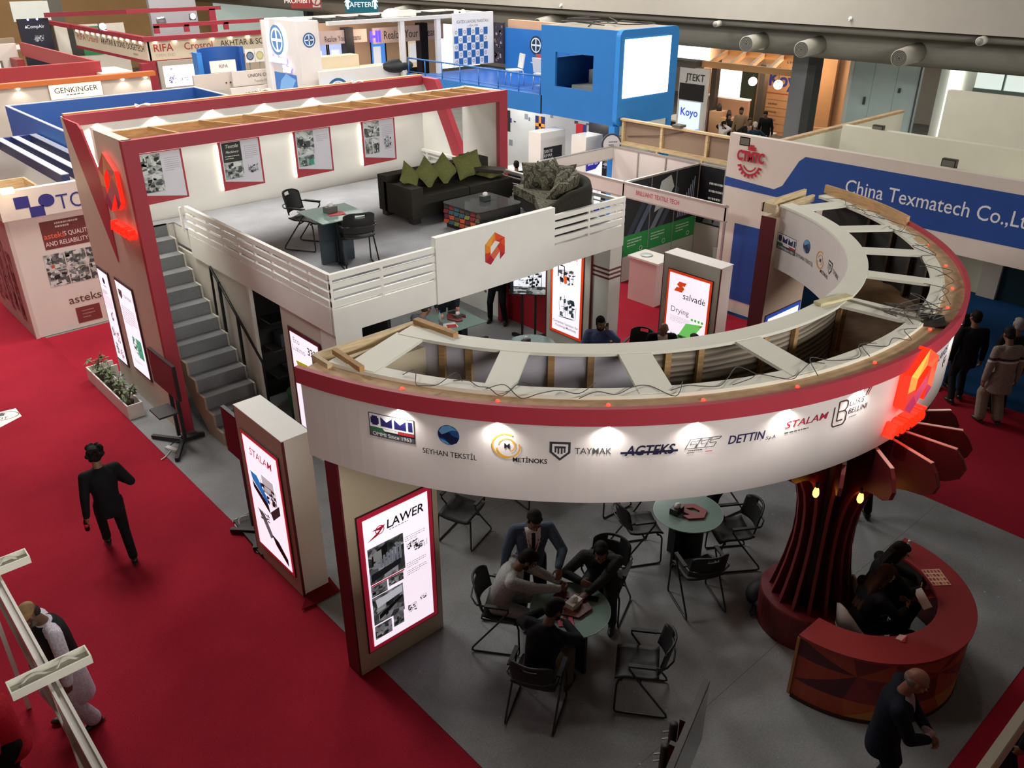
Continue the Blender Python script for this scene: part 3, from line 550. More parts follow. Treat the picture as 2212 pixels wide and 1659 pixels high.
t = thing('right_partition', 'white wall under the right side of the deck with an orange framed light box', 'partition wall', (10.9, 10.3, 0))
MB(C('#d2d0c4', .5)).box((10.75, 9.76, 0), (10.98, 10.92, 2.36)).build('panel', t)
MB(C('#6b1a22', .5)).box((10.74, 10.9, 0), (10.985, 10.93, 2.36)).box((10.74, 9.75, 0), (10.77, 9.775, 2.36)).build('edge_trim', t)
def d4(m, P, x0, y0, x1, y1):
    W = x1 - x0; H = y1 - y0
    m.use(C('#4b4a50', .5)).text(P, 'der', x0 + W * .42, y1 - H * .07, .17, .02, w=.022); m.use(C('#e8471c', .5, .5)).text(P, 'san', x0 + W * .72, y1 - H * .07, .17, .02, w=.022); m.use(INK).lines_of_text(P, x0 + W * .3, x0 + W * .9, y1 - H * .14, 1, .03, .015, 1, .022)
    m.machine(P, x0 + W * .5, y0 + H * .68, W * .7, H * .22, 31, w=.022); m.use(C('#ef5a1e', .5, .4)).rect(P, x0 + W * .42, y0 + H * .6, x0 + W * .52, y0 + H * .69, .026); m.use(C('#2c3034', .5)).path(P, [(x0 + W * .2, y0 + H * .66), (x0 + W * .2, y0 + H * .8), (x0 + W * .42, y0 + H * .8), (x0 + W * .42, y0 + H * .66)], .025, .025)
    m.machine(P, x0 + W * .55, y0 + H * .33, W * .65, H * .3, 33, ('#6fa0a0', '#8fb8b4', '#4b6b70', '#2f3a40'), .022); m.use(C('#56525c', .5)).text(P, 'Complete Solution for', x0 + W * .5, y0 + H * .11, .075, .004, w=.022); m.text(P, 'Finishing Machines', x0 + W * .52, y0 + H * .065, .075, .004, w=.022)
lightbox(t, Pan((10.745, 10.92, 0), (0, -1, 0), (0, 0, 1)), 0.2, 0.46, 0.92, 2.12, C('#ef4a1c', .45, .35), d4, .055)
struct('wall_underdeck', MB(WHITE).box((11.12, 12.5, 0), (11.18, 14.99, 2.36)))
struct('wall_red', MB(C('#b3202e', .55)).box((11.12, 10.95, 0), (11.18, 12.5, 2.36)))
# ceiling lights under the deck
for x, y in ((6.6, 10.6), (6.6, 13.0), (8.4, 11.2), (8.4, 13.4), (10.0, 10.4), (10.0, 13.0)):
    MB(C('#fff8ee', .4, 6)).lathe((x, y, 2.408), [(.09, 0), (.09, .012)], 18).build('ceiling_light', mz); spot((x, y, 2.39), 42, (0, 0, 0), 150, (1, .97, .92), .6, .09)

# ================================================================ half-ring canopy
RC0 = (7.55, 7.33); RO = 4.62; RI = 3.42; A0 = 194.2; A1 = 345.8
rc = thing('ring_canopy', 'white half ring canopy with red rim, open top and a row of printed logos', 'canopy', (7.55, 3.0, 2.84))
FAS = C('#d9d1ce', 0.5)
MB(FAS).arc(RC0, RO - 0.03, RO, 2.85, 3.63, A0, A1, 96).build('outer_fascia', rc)
MB(FAS).arc(RC0, RI, RI + 0.02, 2.85, 3.74, A0 + 5.0, A1 - 5.0, 80).build('inner_fascia', rc)
mb = MB(C('#c9c4cf', 0.6)); mb.arc(RC0, RI + 0.022, RI + 0.03, 2.88, 3.73, A0 + 5, 236, 40); mb.use(C('#9a8d7c', 0.9, kind='drape')).arc(RC0, RI + 0.022, RI + 0.03, 2.88, 3.73, 236, 287, 40); mb.use(C('#c9c4cf', 0.6)).arc(RC0, RI + 0.022, RI + 0.03, 2.88, 3.73, 287, A1 - 5, 40); mb.build('inner_lining', rc)
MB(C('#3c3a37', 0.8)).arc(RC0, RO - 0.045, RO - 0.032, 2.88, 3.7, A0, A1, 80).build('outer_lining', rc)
MB(C('#b58f66', 0.7, kind='wood')).arc(RC0, RI + 0.03, RO - 0.045, 2.85, 2.875, A0 + 3, A1 - 3, 80).build('soffit', rc)
MB(RED).arc(RC0, RO, RO + 0.05, 3.62, 3.775, A0, A1, 110).build('red_rim', rc)
MB(C('#d0ae84', 0.7, kind='wood')).arc(RC0, RO - 0.21, RO, 3.70, 3.73, A0 + 0.3, A1 - 0.3, 96).build('timber_ledge', rc)
TOPW = C('#e6e4d5', 0.55)
MB(TOPW).arc(RC0, RO - 0.34, RO - 0.2, 3.73, 3.765, A0 + 2, A1 - 2, 96).build('outer_top_ring', rc)
MB(TOPW).arc(RC0, RI - 0.01, RI + 0.21, 3.745, 3.775, A0 + 4.5, A1 - 4.5, 96).build('inner_top_ring', rc)
def rp(a, r, z): return V((RC0[0] + r * cos(rad(a)), RC0[1] + r * sin(rad(a)), z))
for a, wd in ((200.6, .3), (217.3, .26), (234.5, .3), (252.5, .28), (277.5, .3), (293.5, .2), (307.5, .2), (321.5, .2), (337.5, .24)):
    MB(TOPW).bar(rp(a, RI + 0.18, 3.755), rp(a, RO - 0.22, 3.755), wd, 0.03).build('spoke', rc)
MB(C('#8a8577', .6)).bar(rp(278, RI + 0.18, 3.775), rp(277, RO - 0.22, 3.775), 0.03, 0.02).build('cable_channel', rc)
for a in (205, 209.5, 222.5, 228.5, 240.5, 246, 258.5, 266, 284, 290, 301, 315, 330): MB(PINE).bar(rp(a, RI + 0.06, 2.88), rp(a, RI + 0.06, 3.74), 0.06, 0.045, (cos(rad(a)), sin(rad(a)), 0)).build('batten', rc)
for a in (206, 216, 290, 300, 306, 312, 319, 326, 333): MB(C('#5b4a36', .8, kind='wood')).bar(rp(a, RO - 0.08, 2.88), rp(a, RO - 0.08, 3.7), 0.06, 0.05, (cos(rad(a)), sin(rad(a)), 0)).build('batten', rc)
# timber end frames
LW = C('#d6c09a', 0.7, kind='wood')
MB(LW).box((3.3, 6.27, 3.66), (4.45, 6.31, 3.78)).box((3.3, 6.05, 3.66), (4.1, 6.09, 3.76)).box((3.26, 6.03, 3.62), (3.3, 6.3, 3.78)).build('end_frame', rc)
MB(C('#b98f58', .7, kind='wood')).bar((4.4, 6.28, 3.79), (4.47, 5.74, 3.79), .07, .05).bar((3.44, 6.2, 3.79), (3.42, 5.72, 3.79), .05, .05).build('loose_batten', rc)
MB(LW).box((10.66, 6.42, 3.66), (11.8, 6.46, 3.79)).box((10.8, 6.22, 3.66), (11.7, 6.26, 3.76)).box((10.66, 6.22, 3.66), (10.7, 6.44, 3.79)).build('end_frame', rc)
MB(C('#c7a274', .7, kind='wood')).arc(RC0, RO - 0.03, RO + 0.01, 3.73, 3.85, 324, A1 + 0.6, 24).build('rim_upstand', rc)
MB(C('#ddd2a6', .6, kind='wood')).bar(rp(272, RI + .05, 3.8), rp(279, RI + .2, 3.8), .1, .03).build('loose_batten', rc)
for a in (312, 321, 333): MB(C('#c8ab7c', .7, kind='wood')).bar(rp(a, RO - .2, 3.75), rp(a + 3.5, RO - .2, 3.75), .09, .04).build('timber_block', rc)
# wiring and little red junction lamps
WIRE = C('#4a4643', .6)
R = random.Random(12)
for a0, a1 in ((206, 213), (212, 221), (216, 228), (226, 238), (236, 247), (243, 256), (253, 266), (262, 274), (275, 292), (285, 300), (296, 312), (306, 322), (318, 336), (326, 341)):
    pts = [rp(a0 + (a1 - a0) * k / 6, RO - R.uniform(.1, .44), 3.775 + (0.05 * R.random() if k % 2 else .0)) for k in range(7)]
    MB(WIRE).tube(wire(pts), 0.004, 5).build('wire', rc)
mb = MB(C('#57504c', .6))
for k in range(9): c = rp(278 + R.uniform(-3, 4), RO - R.uniform(.2, .5), 3.79); mb.tube(wire([c + V((R.uniform(-.25, .25), R.uniform(-.25, .25), R.uniform(0, .06))) for _ in range(5)]), 0.005, 5)
tag(mb.build('wire_tangle', rc), kind='stuff')
MB(C('#26221f', .6)).bar(rp(277, RO - .12, 3.75), rp(280, RO - .2, 3.75), .22, .06).build('power_supply', rc)
for a, r in ((207, .1), (217.6, .1), (229, .1), (239, .1), (250, .08), (262, .1), (276, .12), (285, .12), (293, .12), (303, .12), (313, .12), (324, .12), (334, .14)):
    d = MB(C('#ff3a2a', .4, 3)); d.ell(rp(a, RO - r, 3.738), (.017, .017, .012), 8, 5); d.build('indicator_lamp', rc)
for a, r in ((283, .7), (292, .5), (288, .85), (299, .75)): MB(C('#ff3a2a', .4, 3)).ell(rp(a, RI + r, 2.885), (.022, .022, .014), 8, 5).build('indicator_lamp', rc)
# downlights under the rim
for a in (207.4, 217.9, 228.9, 237.8, 248.0, 258.0, 284, 300, 316, 332):
    p = rp(a, RO + 0.035, 3.62); MB(C('#fff6e8', .4, 8)).lathe(p, [(.016, -0.004), (.016, 0)], 10).build('downlight', rc)
    if a < 300: q = rp(a, RO + 0.045, 3.6); spot(q, 13, (rad(12) * sin(rad(a)), rad(-12) * cos(rad(a)), 0), 150, (1, .96, .9), 0.8, 0.02)
# logos printed on the outer fascia
def FP(a, z=3.36): return Cyl(RC0, RO + 0.001, a, z)
NAVY = C('#1f2058', .45); K = C('#17171b', .5); GR = C('#4a4c50', .5)
def logo(draw, name='logo'):
    m = MB(); draw(m); return m.build(name, rc)
def lg_ommi(m, P, mir=0):
    m.use(C('#2a2a33', .5)).rect(P, -.22, -.115, .22, .115, .001, 3); m.use(C('#e8e6ea', .5)).rect(P, -.212, -.02, .212, .108, .002, 3)
    m.use(NAVY); m.rect(P, -.2, 0.015, -.12, .075, .003); m.rect(P, -.187, 0.0, -.133, .09, .003)
    for x in (-.1, .03): m.poly(P, [(x, 0), (x, .09), (x + .055, .045), (x + .11, .09), (x + .11, 0)], .003)
    m.rect(P, .16, .0, .2, .09, .003)
    m.use(C('#2f6b4a', .5)).poly(P, [(-.212, -.065), (-.212, -.022), (-.1, -.022), (-.06, -.065)], .003); m.use(C('#e6e4e4', .5)).poly(P, [(-.07, -.045), (-.09, -.022), (.06, -.022), (.06, -.045)], .003); m.use(C('#b2333c', .5)).rect(P, .06, -.05, .212, -.022, .003)
    m.use(C('#55565c', .5)).rect(P, -.212, -.11, .212, -.064, .003, 3); m.use(C('#f0f0f0', .5)).text(P, 'OMMI Since 1963', .0, -.085, .052, .0, w=.004)
def lg_globe(m, P, txt=True):
    m.use(C('#1d4f8a', .35)).disc(P, 0, .1, .095, w=.001); m.use(C('#0c1f44', .35)).poly(P, [(-.09, .12), (-.02, .17), (.03, .1), (.09, .08), (.07, .03), (0, .005), (-.03, .06), (-.085, .07)], .002); m.use(C('#5f97c6', .35)).poly(P, [(-.085, .13), (-.05, .18), (.02, .193), (.08, .15), (.03, .15), (-.02, .12), (-.06, .1)], .003); m.poly(P, [(-.08, .06), (-.05, .02), (.02, .008), (-.02, .04)], .003)
    if txt: m.use(K).text(P, 'SEYHAN TEKSTİL', 0, -.09, .072, .002, 0, 1, w=.002, fit=.48)
def lg_met(m, P):
    m.use(C('#d9a23a', .4)); m.ring(P, -.06, .03, .105, .12, .002, 60, 290, 20); m.ring(P, -.05, .03, .065, .075, .002, 20, 170, 14); m.ring(P, -.04, .02, .09, .103, .002, 190, 380, 18); m.ring(P, -.04, .03, .05, .06, .002, -70, 60, 10)
    m.use(K).text(P, 'M', -.05, .025, .07, .012, w=.002); m.text(P, 'METİNOKS', .14, -.1, .062, .014, w=.002, fit=.285)
def lg_tay(m, P): shield(m, P, -.17, 0, .17, .002, '#33383a', '#e0d9d8'); m.use(GR).text(P, 'TAYMAK', .1, .0, .085, .004, w=.002, fit=.3)
def lg_ag(m, P): m.use(C('#1c1a3c', .5)).text(P, 'AGTEKS', 0, .0, .13, .02, .25, .92, w=.002, fit=.42); m.rect(P, -.24, -.025, .24, -.003, .003, 4)
def lg_fav(m, P):
    m.use(GR)
    for x in (-.11, -.02, .06):
        m.path(P, [(x - .04, -.03), (x, .06), (x + .1, .06), (x + .085, .04), (x + .01, .035), (x + .0, .01), (x + .06, .01), (x + .04, -.03)], .006, .002, True)
    m.lines_of_text(P, -.12, .1, -.055, 1, .02, .01, 4, .002); m.rect(P, -.13, -.075, -.07, -.068, .002); m.use(C('#b03040', .5)).rect(P, .03, -.075, .09, -.068, .002)
def lg_det(m, P): m.use(C('#251f50', .5)).text(P, 'DETTIN', -.05, 0, .115, .012, .15, .85, w=.002, fit=.34); m.text(P, 'S.p.A.', .19, -.035, .045, 0, .2, w=.002, fit=.1)
def lg_sta(m, P): m.use(C('#9e2138', .5)).text(P, 'STALAM', 0, .03, .095, .006, .2, 1.0, w=.002, fit=.46); m.use(GR).lines_of_text(P, -.22, .2, -.05, 1, .02, .012, 6, .002)
def lg_lb(m, P):
    m.use(C('#3a2526', .5)); m.path(P, [(-.22, .08), (-.22, -.1), (-.2, -.12), (-.09, -.12), (-.06, -.09), (-.06, -.01), (-.09, .02), (-.06, .05), (-.06, .1), (-.09, .12), (-.17, .12), (-.17, -.07), (-.1, -.07)], .014, .002); m.line(P, (-.17, .02), (-.09, .02), .012, .002)
    m.text(P, 'LORIS', .05, .07, .075, .004, .1, .85, w=.002, fit=.18); m.text(P, 'BELLINI', .08, -.01, .075, .008, .1, .85, w=.002, fit=.24); m.use(GR).lines_of_text(P, -.02, .16, -.075, 1, .02, .01, 7, .002)
    m.use(C('#3a2526', .5)).poly(P, [(.15, .1), (.16, .1), (.2, .17), (.185, .17)], .002); m.use(C('#a83038', .5)).poly(P, [(.18, .1), (.19, .1), (.23, .17), (.215, .17)], .002)
for a, z, fn in ((206.1, 3.39, lg_ommi), (212.6, 3.32, lg_globe), (219.4, 3.35, lg_met), (226.3, 3.36, lg_tay), (233.3, 3.355, lg_ag), (238.9, 3.375, lg_fav), (244.4, 3.38, lg_det), (251.1, 3.4, lg_sta), (257.6, 3.41, lg_lb)):
    logo(lambda m: fn(m, FP(a, z)))
logo(lambda m: m.use(C('#2b3480', .5)).text(FP(277.5, 3.33), 'A.SCLAVOS', .0, .1, .11, .006, w=.002))
logo(lambda m: shield(m, FP(281, 3.33), 0, -.05, .12, .002))
# the same logos on the inner fascia, seen through the ring
def IP(a, z=3.33): return Cyl(RC0, RI - 0.001, a, z, -1)
for a, z, fn in ((337.0, 3.27, lg_ommi), (329, 3.28, lg_globe), (321, 3.3, lg_met), (313, 3.35, lg_tay)): logo(lambda m: fn(m, IP(a, z)))
# lit emblem and script standing proud of the fascia
LIT2 = C('#ff2a12', 0.4, 1.3)
P = FP(264.6, 2.97)
mb = MB(); emblem(mb, P, 0.08, 0.2, 0.5, 0.0, (C('#f09a4a', .4, .45), C('#d8453f', .4, .3), C('#ffb04a', .4, .7), C('#ee5a3a', .4, .4), C('#e0704c', .4, .35), C('#b93a68', .4, .3), C('#c84a70', .4, .3)), .11, LIT2); mb.build('lit_emblem', rc)
mb = MB(LIT2); mb.text(P, 'AGTEKS', .3, .06, .19, .016, 0, .82, w=.01, ext=.05, fit=.62); mb.build('lit_lettering', rc)
for a, z in ((264, 3.4), (268.5, 3.05), (272.5, 3.3)): point(rp(a, RO + .3, z), .7, (1, .15, .08), .1)

# ================================================================ pylons
def pylon(label, x0, x1, y0, y1, h, cream='#cbbda2'):
    t = thing('pylon', label, 'pylon', ((x0 + x1) / 2, (y0 + y1) / 2, 0.012)); MB(C(cream, .5)).box((x0 + .01, y0, .012), (x1, y1, h)).build('body', t)
    MB(C('#641823', .55)).box((x0, y0 - .003, .012), (x0 + .02, y1, h)).build('end_face', t); return t
p1 = pylon('cream pylon with a red framed light box under the left end of the ring canopy', 3.25, 4.39, 6.06, 6.28, 3.6)
def d5(m, P, x0, y0, x1, y1):
    W = x1 - x0; H = y1 - y0
    m.use(C('#c8283c', .45, .2)).ring(P, x0 + W * .24, y1 - H * .115, .045, .055, .022); m.poly(P, [(x0 + W * .04, y1 - H * .17), (x0 + W * .3, y1 - H * .1), (x0 + W * .33, y1 - H * .09), (x0 + W * .2, y1 - H * .15)], .023); m.poly(P, [(x0 + W * .12, y1 - H * .1), (x0 + W * .33, y1 - H * .09), (x0 + W * .26, y1 - H * .12)], .023)
    m.use(K).text(P, 'LAWER', x0 + W * .63, y1 - H * .105, .15, .014, .12, .95, w=.022); m.use(INK).lines_of_text(P, x0 + W * .38, x0 + W * .9, y1 - H * .15, 1, .02, .01, 3, .022)
    t_ = '#c9ccd6'
    m.photo(P, x0 + W * .03, y0 + H * .5, x0 + W * .58, y0 + H * .78, 41, .022, t_, .25); m.use(C('#3c4250', .5)).poly(P, [(x0 + W * .05, y0 + H * .52), (x0 + W * .5, y0 + H * .56), (x0 + W * .52, y0 + H * .6), (x0 + W * .05, y0 + H * .58)], .026)
    for k in range(7): m.use(C('#8d93a0', .5, .3)).rect(P, x0 + W * (.2 + k * .05), y0 + H * .6, x0 + W * (.235 + k * .05), y0 + H * (.68 + k * .008), .0265)
    m.use(C('#d8304a', .45, .3)).rect(P, x0 + W * .03, y0 + H * .487, x0 + W * .56, y0 + H * .497, .024)
    m.photo(P, x0 + W * .03, y0 + H * .4, x0 + W * .28, y0 + H * .485, 42, .022, t_, .25); m.photo(P, x0 + W * .3, y0 + H * .42, x0 + W * .54, y0 + H * .485, 43, .022, '#e4e4ee', .3)
    m.photo(P, x0 + W * .03, y0 + H * .17, x0 + W * .52, y0 + H * .395, 44, .022, t_, .25); m.use(C('#dfe0ea', .5, .5)).poly(P, [(x0 + W * .1, y0 + H * .3), (x0 + W * .5, y0 + H * .33), (x0 + W * .5, y0 + H * .38), (x0 + W * .08, y0 + H * .37)], .0262); m.use(C('#2b2f3a', .5)).poly(P, [(x0 + W * .12, y0 + H * .2), (x0 + W * .5, y0 + H * .29), (x0 + W * .5, y0 + H * .31), (x0 + W * .12, y0 + H * .24)], .0265)
    m.photo(P, x0 + W * .03, y0 + H * .05, x0 + W * .3, y0 + H * .16, 45, .022, t_, .25); m.photo(P, x0 + W * .33, y0 + H * .07, x0 + W * .5, y0 + H * .17, 46, .022, t_, .25)
    m.machine(P, x0 + W * .72, y0 + H * .66, W * .2, H * .06, 5, w=.022); m.machine(P, x0 + W * .83, y0 + H * .62, W * .24, H * .06, 6, w=.022); m.use(INK)
    for yy, sd in ((.73, 1), (.52, 2), (.46, 3)): m.lines_of_text(P, x0 + W * .6, x0 + W * .93, y0 + H * yy, 3, .025, .007, sd, .022)
    m.machine(P, x0 + W * .64, y0 + H * .15, W * .16, H * .08, 8, ('#9a9098', '#b5aab4'), .022); m.machine(P, x0 + W * .84, y0 + H * .19, W * .12, H * .04, 9, ('#9a9098', '#b5aab4'), .022)
lightbox(p1, Pan((3.25, 6.058, 0), (1, 0, 0), (0, 0, 1)), .2, .33, 1.0, 1.98, C('#c32340', .45, .25), d5, .055)
p2 = pylon('cream pylon with a blue framed light box under the right end of the ring canopy', 10.65, 11.78, 6.2, 6.43, 3.6, '#d3bda6')
def d6(m, P, x0, y0, x1, y1):
    W = x1 - x0; H = y1 - y0; m.use(C('#2a3a9a', .45, .3)).text(P, 'SCLAVOS', x0 + W * .58, y1 - H * .1, .16, .014, .1, .85, w=.022); m.ring(P, x0 + W * .16, y1 - H * .1, .03, .05, .022); m.machine(P, x0 + W * .5, y0 + H * .45, W * .8, H * .4, 51, w=.022)
lightbox(p2, Pan((10.65, 6.198, 0), (1, 0, 0), (0, 0, 1)), .16, .33, 1.02, 2.02, C('#2c55b8', .45, .4), d6, .055, edge='#5a2a3a')
p3 = pylon('low white pylon with a red framed light box between the red aisle and the staircase', 3.45, 3.79, 7.6, 8.76, 2.2, '#e9e6e2')
mb = MB(C('#b39c8c', .5)); mb.box((3.44, 7.6, .012), (3.45, 8.76, 2.2)); mb.build('side_cladding', p3); [MB(C('#5d1a22', .5)).box((3.438, y, .012), (3.462, y + .01, 2.2)).build('edge_trim', p3) for y in (7.592, 8.757)]
MB(C('#f0efec', .5)).box((3.44, 7.595, 2.2), (3.795, 8.765, 2.212)).build('cap', p3)
def d7(m, P, x0, y0, x1, y1):
    W = x1 - x0; H = y1 - y0
    m.use(C('#c8384e', .5, .3)).text(P, 'STALAM', x0 + W * .5, y1 - H * .11, .15, .002, .15, 1, w=.022)
    m.use(C('#d9d2da', .5, .5)).rect(P, x0 + W * .45, y1 - H * .4, x0 + W * .8, y1 - H * .25, .022); m.machine(P, x0 + W * .62, y0 + H * .6, W * .5, H * .2, 61, ('#4a4c54', '#8d8f98', '#b9bac2'), .023)
    m.use(C('#1f1d24', .5)).poly(P, [(x0 + W * .12, y0 + H * .62), (x0 + W * .55, y0 + H * .5), (x0 + W * .58, y0 + H * .42), (x0 + W * .14, y0 + H * .56)], .0245); m.use(C('#2a86d8', .5, .5)).poly(P, [(x0 + W * .1, y0 + H * .7), (x0 + W * .3, y0 + H * .7), (x0 + W * .56, y0 + H * .55), (x0 + W * .54, y0 + H * .5), (x0 + W * .14, y0 + H * .63)], .025)
    m.use(C('#6d6e78', .5)).poly(P, [(x0 + W * .58, y0 + H * .44), (x0 + W * .9, y0 + H * .58), (x0 + W * .9, y0 + H * .5), (x0 + W * .64, y0 + H * .38)], .0246); m.machine(P, x0 + W * .35, y0 + H * .34, W * .35, H * .1, 62, w=.022)
    m.use(C('#9b9ca6', .5, .2)).poly(P, [(x0 + W * .15, y0 + H * .38), (x0 + W * .35, y0 + H * .36), (x0 + W * .55, y0 + H * .2), (x0 + W * .45, y0 + H * .16)], .023); m.use(C('#17151c', .5)).poly(P, [(x0 + W * .5, y0 + H * .22), (x0 + W * .7, y0 + H * .2), (x0 + W * .93, y0 + H * .1), (x0 + W * .93, y0 + H * .03), (x0 + W * .6, y0 + H * .14)], .024)
lightbox(p3, Pan((3.437, 8.76, 0), (0, -1, 0), (0, 0, 1)), .17, .3, 1.0, 1.9, C('#c62433', .45, .3), d7, .04)
p4 = pylon('white free standing pylon with orange framed light box behind the ring canopy', 11.72, 12.06, 7.7, 8.9, 2.2, '#e4d9d6')
mb = MB(C('#c3bfb3', .5)); mb.box((11.715, 7.7, .012), (11.725, 8.9, 2.2)); mb.build('side_cladding', p4); [MB(C('#5d1a22', .5)).box((11.71, y, .012), (11.74, y + .011, 2.2)).build('edge_trim', p4) for y in (7.692, 8.898)]
MB(C('#e9e2dc', .5)).box((11.71, 7.69, 2.2), (12.07, 8.91, 2.212)).build('cap', p4)
def d8(m, P, x0, y0, x1, y1):
    W = x1 - x0; H = y1 - y0
    m.use(C('#f0501c', .45, .5)).poly(P, [(x0 + W * .26, y1 - H * .08), (x0 + W * .44, y1 - H * .08), (x0 + W * .4, y1 - H * .125), (x0 + W * .34, y1 - H * .125), (x0 + W * .4, y1 - H * .15), (x0 + W * .34, y1 - H * .2), (x0 + W * .14, y1 - H * .2), (x0 + W * .2, y1 - H * .15), (x0 + W * .27, y1 - H * .15), (x0 + W * .2, y1 - H * .12)], .022)
    m.use(C('#6b6670', .5)).text(P, 'salvad\u00e8', x0 + W * .66, y1 - H * .235, .17, .002, w=.022); m.use(INK).text(P, 'Drying', x0 + W * .33, y1 - H * .42, .15, 0, w=.022); m.use(C('#c2b8c4', .5, .4)).lines_of_text(P, x0 + W * .1, x0 + W * .62, y1 - H * .5, 5, .025, .008, 4, .022)
    m.use(C('#5fd05a', .5, .6))
    for k in range(4): m.disc(P, x0 + W * (.66 + k * .085), y1 - H * .475, .026, w=.022, n=12)
    m.use(C('#7fe070', .5, .6)).poly(P, [(x0 + W * .52, y0 + H * .46), (x0 + W * .94, y0 + H * .5), (x0 + W * .7, y0 + H * .3), (x0 + W * .34, y0 + H * .28)], .023); m.use(C('#5fb858', .5, .4)).poly(P, [(x0 + W * .34, y0 + H * .3), (x0 + W * .7, y0 + H * .3), (x0 + W * .5, y0 + H * .08), (x0 + W * .22, y0 + H * .1)], .0232); m.machine(P, x0 + W * .4, y0 + H * .2, W * .6, H * .22, 71, ('#4b6b58', '#8fa59a', '#6fc46a'), .0234); m.use(C('#e86a3a', .5, .3)).poly(P, [(x0 + W * .82, y0 + H * .47), (x0 + W * .94, y0 + H * .49), (x0 + W * .9, y0 + H * .47)], .026)
lightbox(p4, Pan((11.71, 8.9, 0), (0, -1, 0), (0, 0, 1)), .17, .3, 1.03, 1.9, C('#f0481c', .45, .4), d8, .045)

# ================================================================ red tree column, bulbs, curved reception desk
TC = (7.6, 3.3)
tr_ = thing('tree_column', 'dark red tree shaped column of curved fins holding up the ring canopy', 'column', (7.6, 3.3, 0.012))
TR = C('#5a161c', 0.5); TE = C('#7c2a2c', 0.5)
MB(C('#6b1a21', 0.5)).lathe((7.6, 3.3, .012), [(.56, 0), (.56, .42), (.55, .44)], 40, False).build('plinth', tr_)
MB(C('#2e0f12', .6)).lathe((7.6, 3.3, .45), [(.3, 0), (.24, .5), (.19, 1.0), (.2, 1.6), (.3, 2.36)], 20).build('core', tr_)
for k in range(16):
    a = rad(-63 + 22.5 * k); e = V((cos(a), sin(a), 0)); t_ = V((-sin(a), cos(a), 0)) * .018
    outer = [(.46, .45), (.41, .65), (.36, .9), (.32, 1.2), (.315, 1.45), (.335, 1.7), (.38, 1.9), (.46, 2.07), (.56, 2.2), (.7, 2.31), (.88, 2.39), (1.05, 2.44), (1.16, 2.52), (1.19, 2.62), (1.13, 2.73), (1.06, 2.8)]
    prof = outer + [(.1, 2.8), (.1, .45)]
    c = V((TC[0], TC[1], 0)); vs = [c + e * r + V((0, 0, z)) for r, z in prof]
    b = MB(TR).prism([v - t_ for v in vs], t_ * 2).build('fin', tr_)
    q = [c + e * (r + .004) + V((0, 0, z)) for r, z in outer]
    m = MB(TE)
    for i in range(len(q) - 1): m.add([q[i] - t_, q[i] + t_, q[i + 1] + t_, q[i + 1] - t_], [(0, 1, 2, 3)])
    m.use(C('#e6c8bf', .5)).bar(c + e * .3 + V((0, 0, 2.803)), c + e * 1.07 + V((0, 0, 2.803)), .036, .008); m.build('edge_strip', b)
BULB = C('#ff9d2e', .3, 14)
def bulb(c, label, L_):
    t = thing('pendant_bulb', label, 'pendant light', c, 'filament bulbs round the red tree column'); c = V(c)
    MB(BULB).lathe(c, [(.004, -.065), (.018, -.06), (.03, -.035), (.031, -.01), (.022, .03), (.014, .05)], 14).build('glass_bulb', t)
    MB(C('#241a14', .5)).lathe(c, [(.016, .05), (.02, .055), (.02, .1), (.008, .11)], 12).build('socket', t); MB(BLACK).tube([c + V((0, 0, .1)), c + V((0, 0, L_))], .004, 6).build('cord', t)
    point(c + V((0, 0, -.02)), 4.5, (1, .33, .1), .03)
bulb((6.957, 3.170, 2.180), 'glowing bulb hanging in front of the left half of the red fins', .55)
bulb((7.165, 2.812, 2.200), 'lowest glowing bulb, hanging in front of the right half of the red fins', .5)
bulb((8.016, 2.900, 1.900), 'glowing bulb hanging right of the red fins against the grey carpet', .5)
bulb((7.010, 3.535, 2.200), 'glowing bulb half under the white canopy rim, left of the red fins', .7)
# desk: ring sector with patchwork front
DC = (7.6, 2.8)
dk = thing('reception_desk', 'curved red reception desk with a patchwork front of red and orange facets', 'desk', (7.6, 2.3, .012))
MB(C('#8e2a2c', .45)).arc(DC, .79, 1.165, .835, .865, 179, 362, 64).build('desktop', dk)
MB(C('#561a1c', .5)).arc(DC, 1.10, 1.14, .06, .835, 180, 361, 64).build('front_panel', dk)
MB(C('#3a1413', .6)).arc(DC, 1.08, 1.15, .012, .06, 180, 361, 64).build('toe_strip', dk)
MB(C('#a06a38', .6, kind='wood')).box((6.43, 2.8, .06), (6.83, 2.83, .83)).build('end_board', dk)
MB(C('#3a3330', .5)).arc(DC, .8, .82, .06, .83, 330, 361, 16).build('inner_shelf', dk)
R = random.Random(21); PD = Cyl(DC, 1.143, 180, .06); L_ = 1.143 * PI; cols = ('#8a2626', '#9a2e26', '#6a181c', '#b85426', '#ab4226', '#7c2024', '#bd7032', '#50121e', '#a53824', '#c47a38')
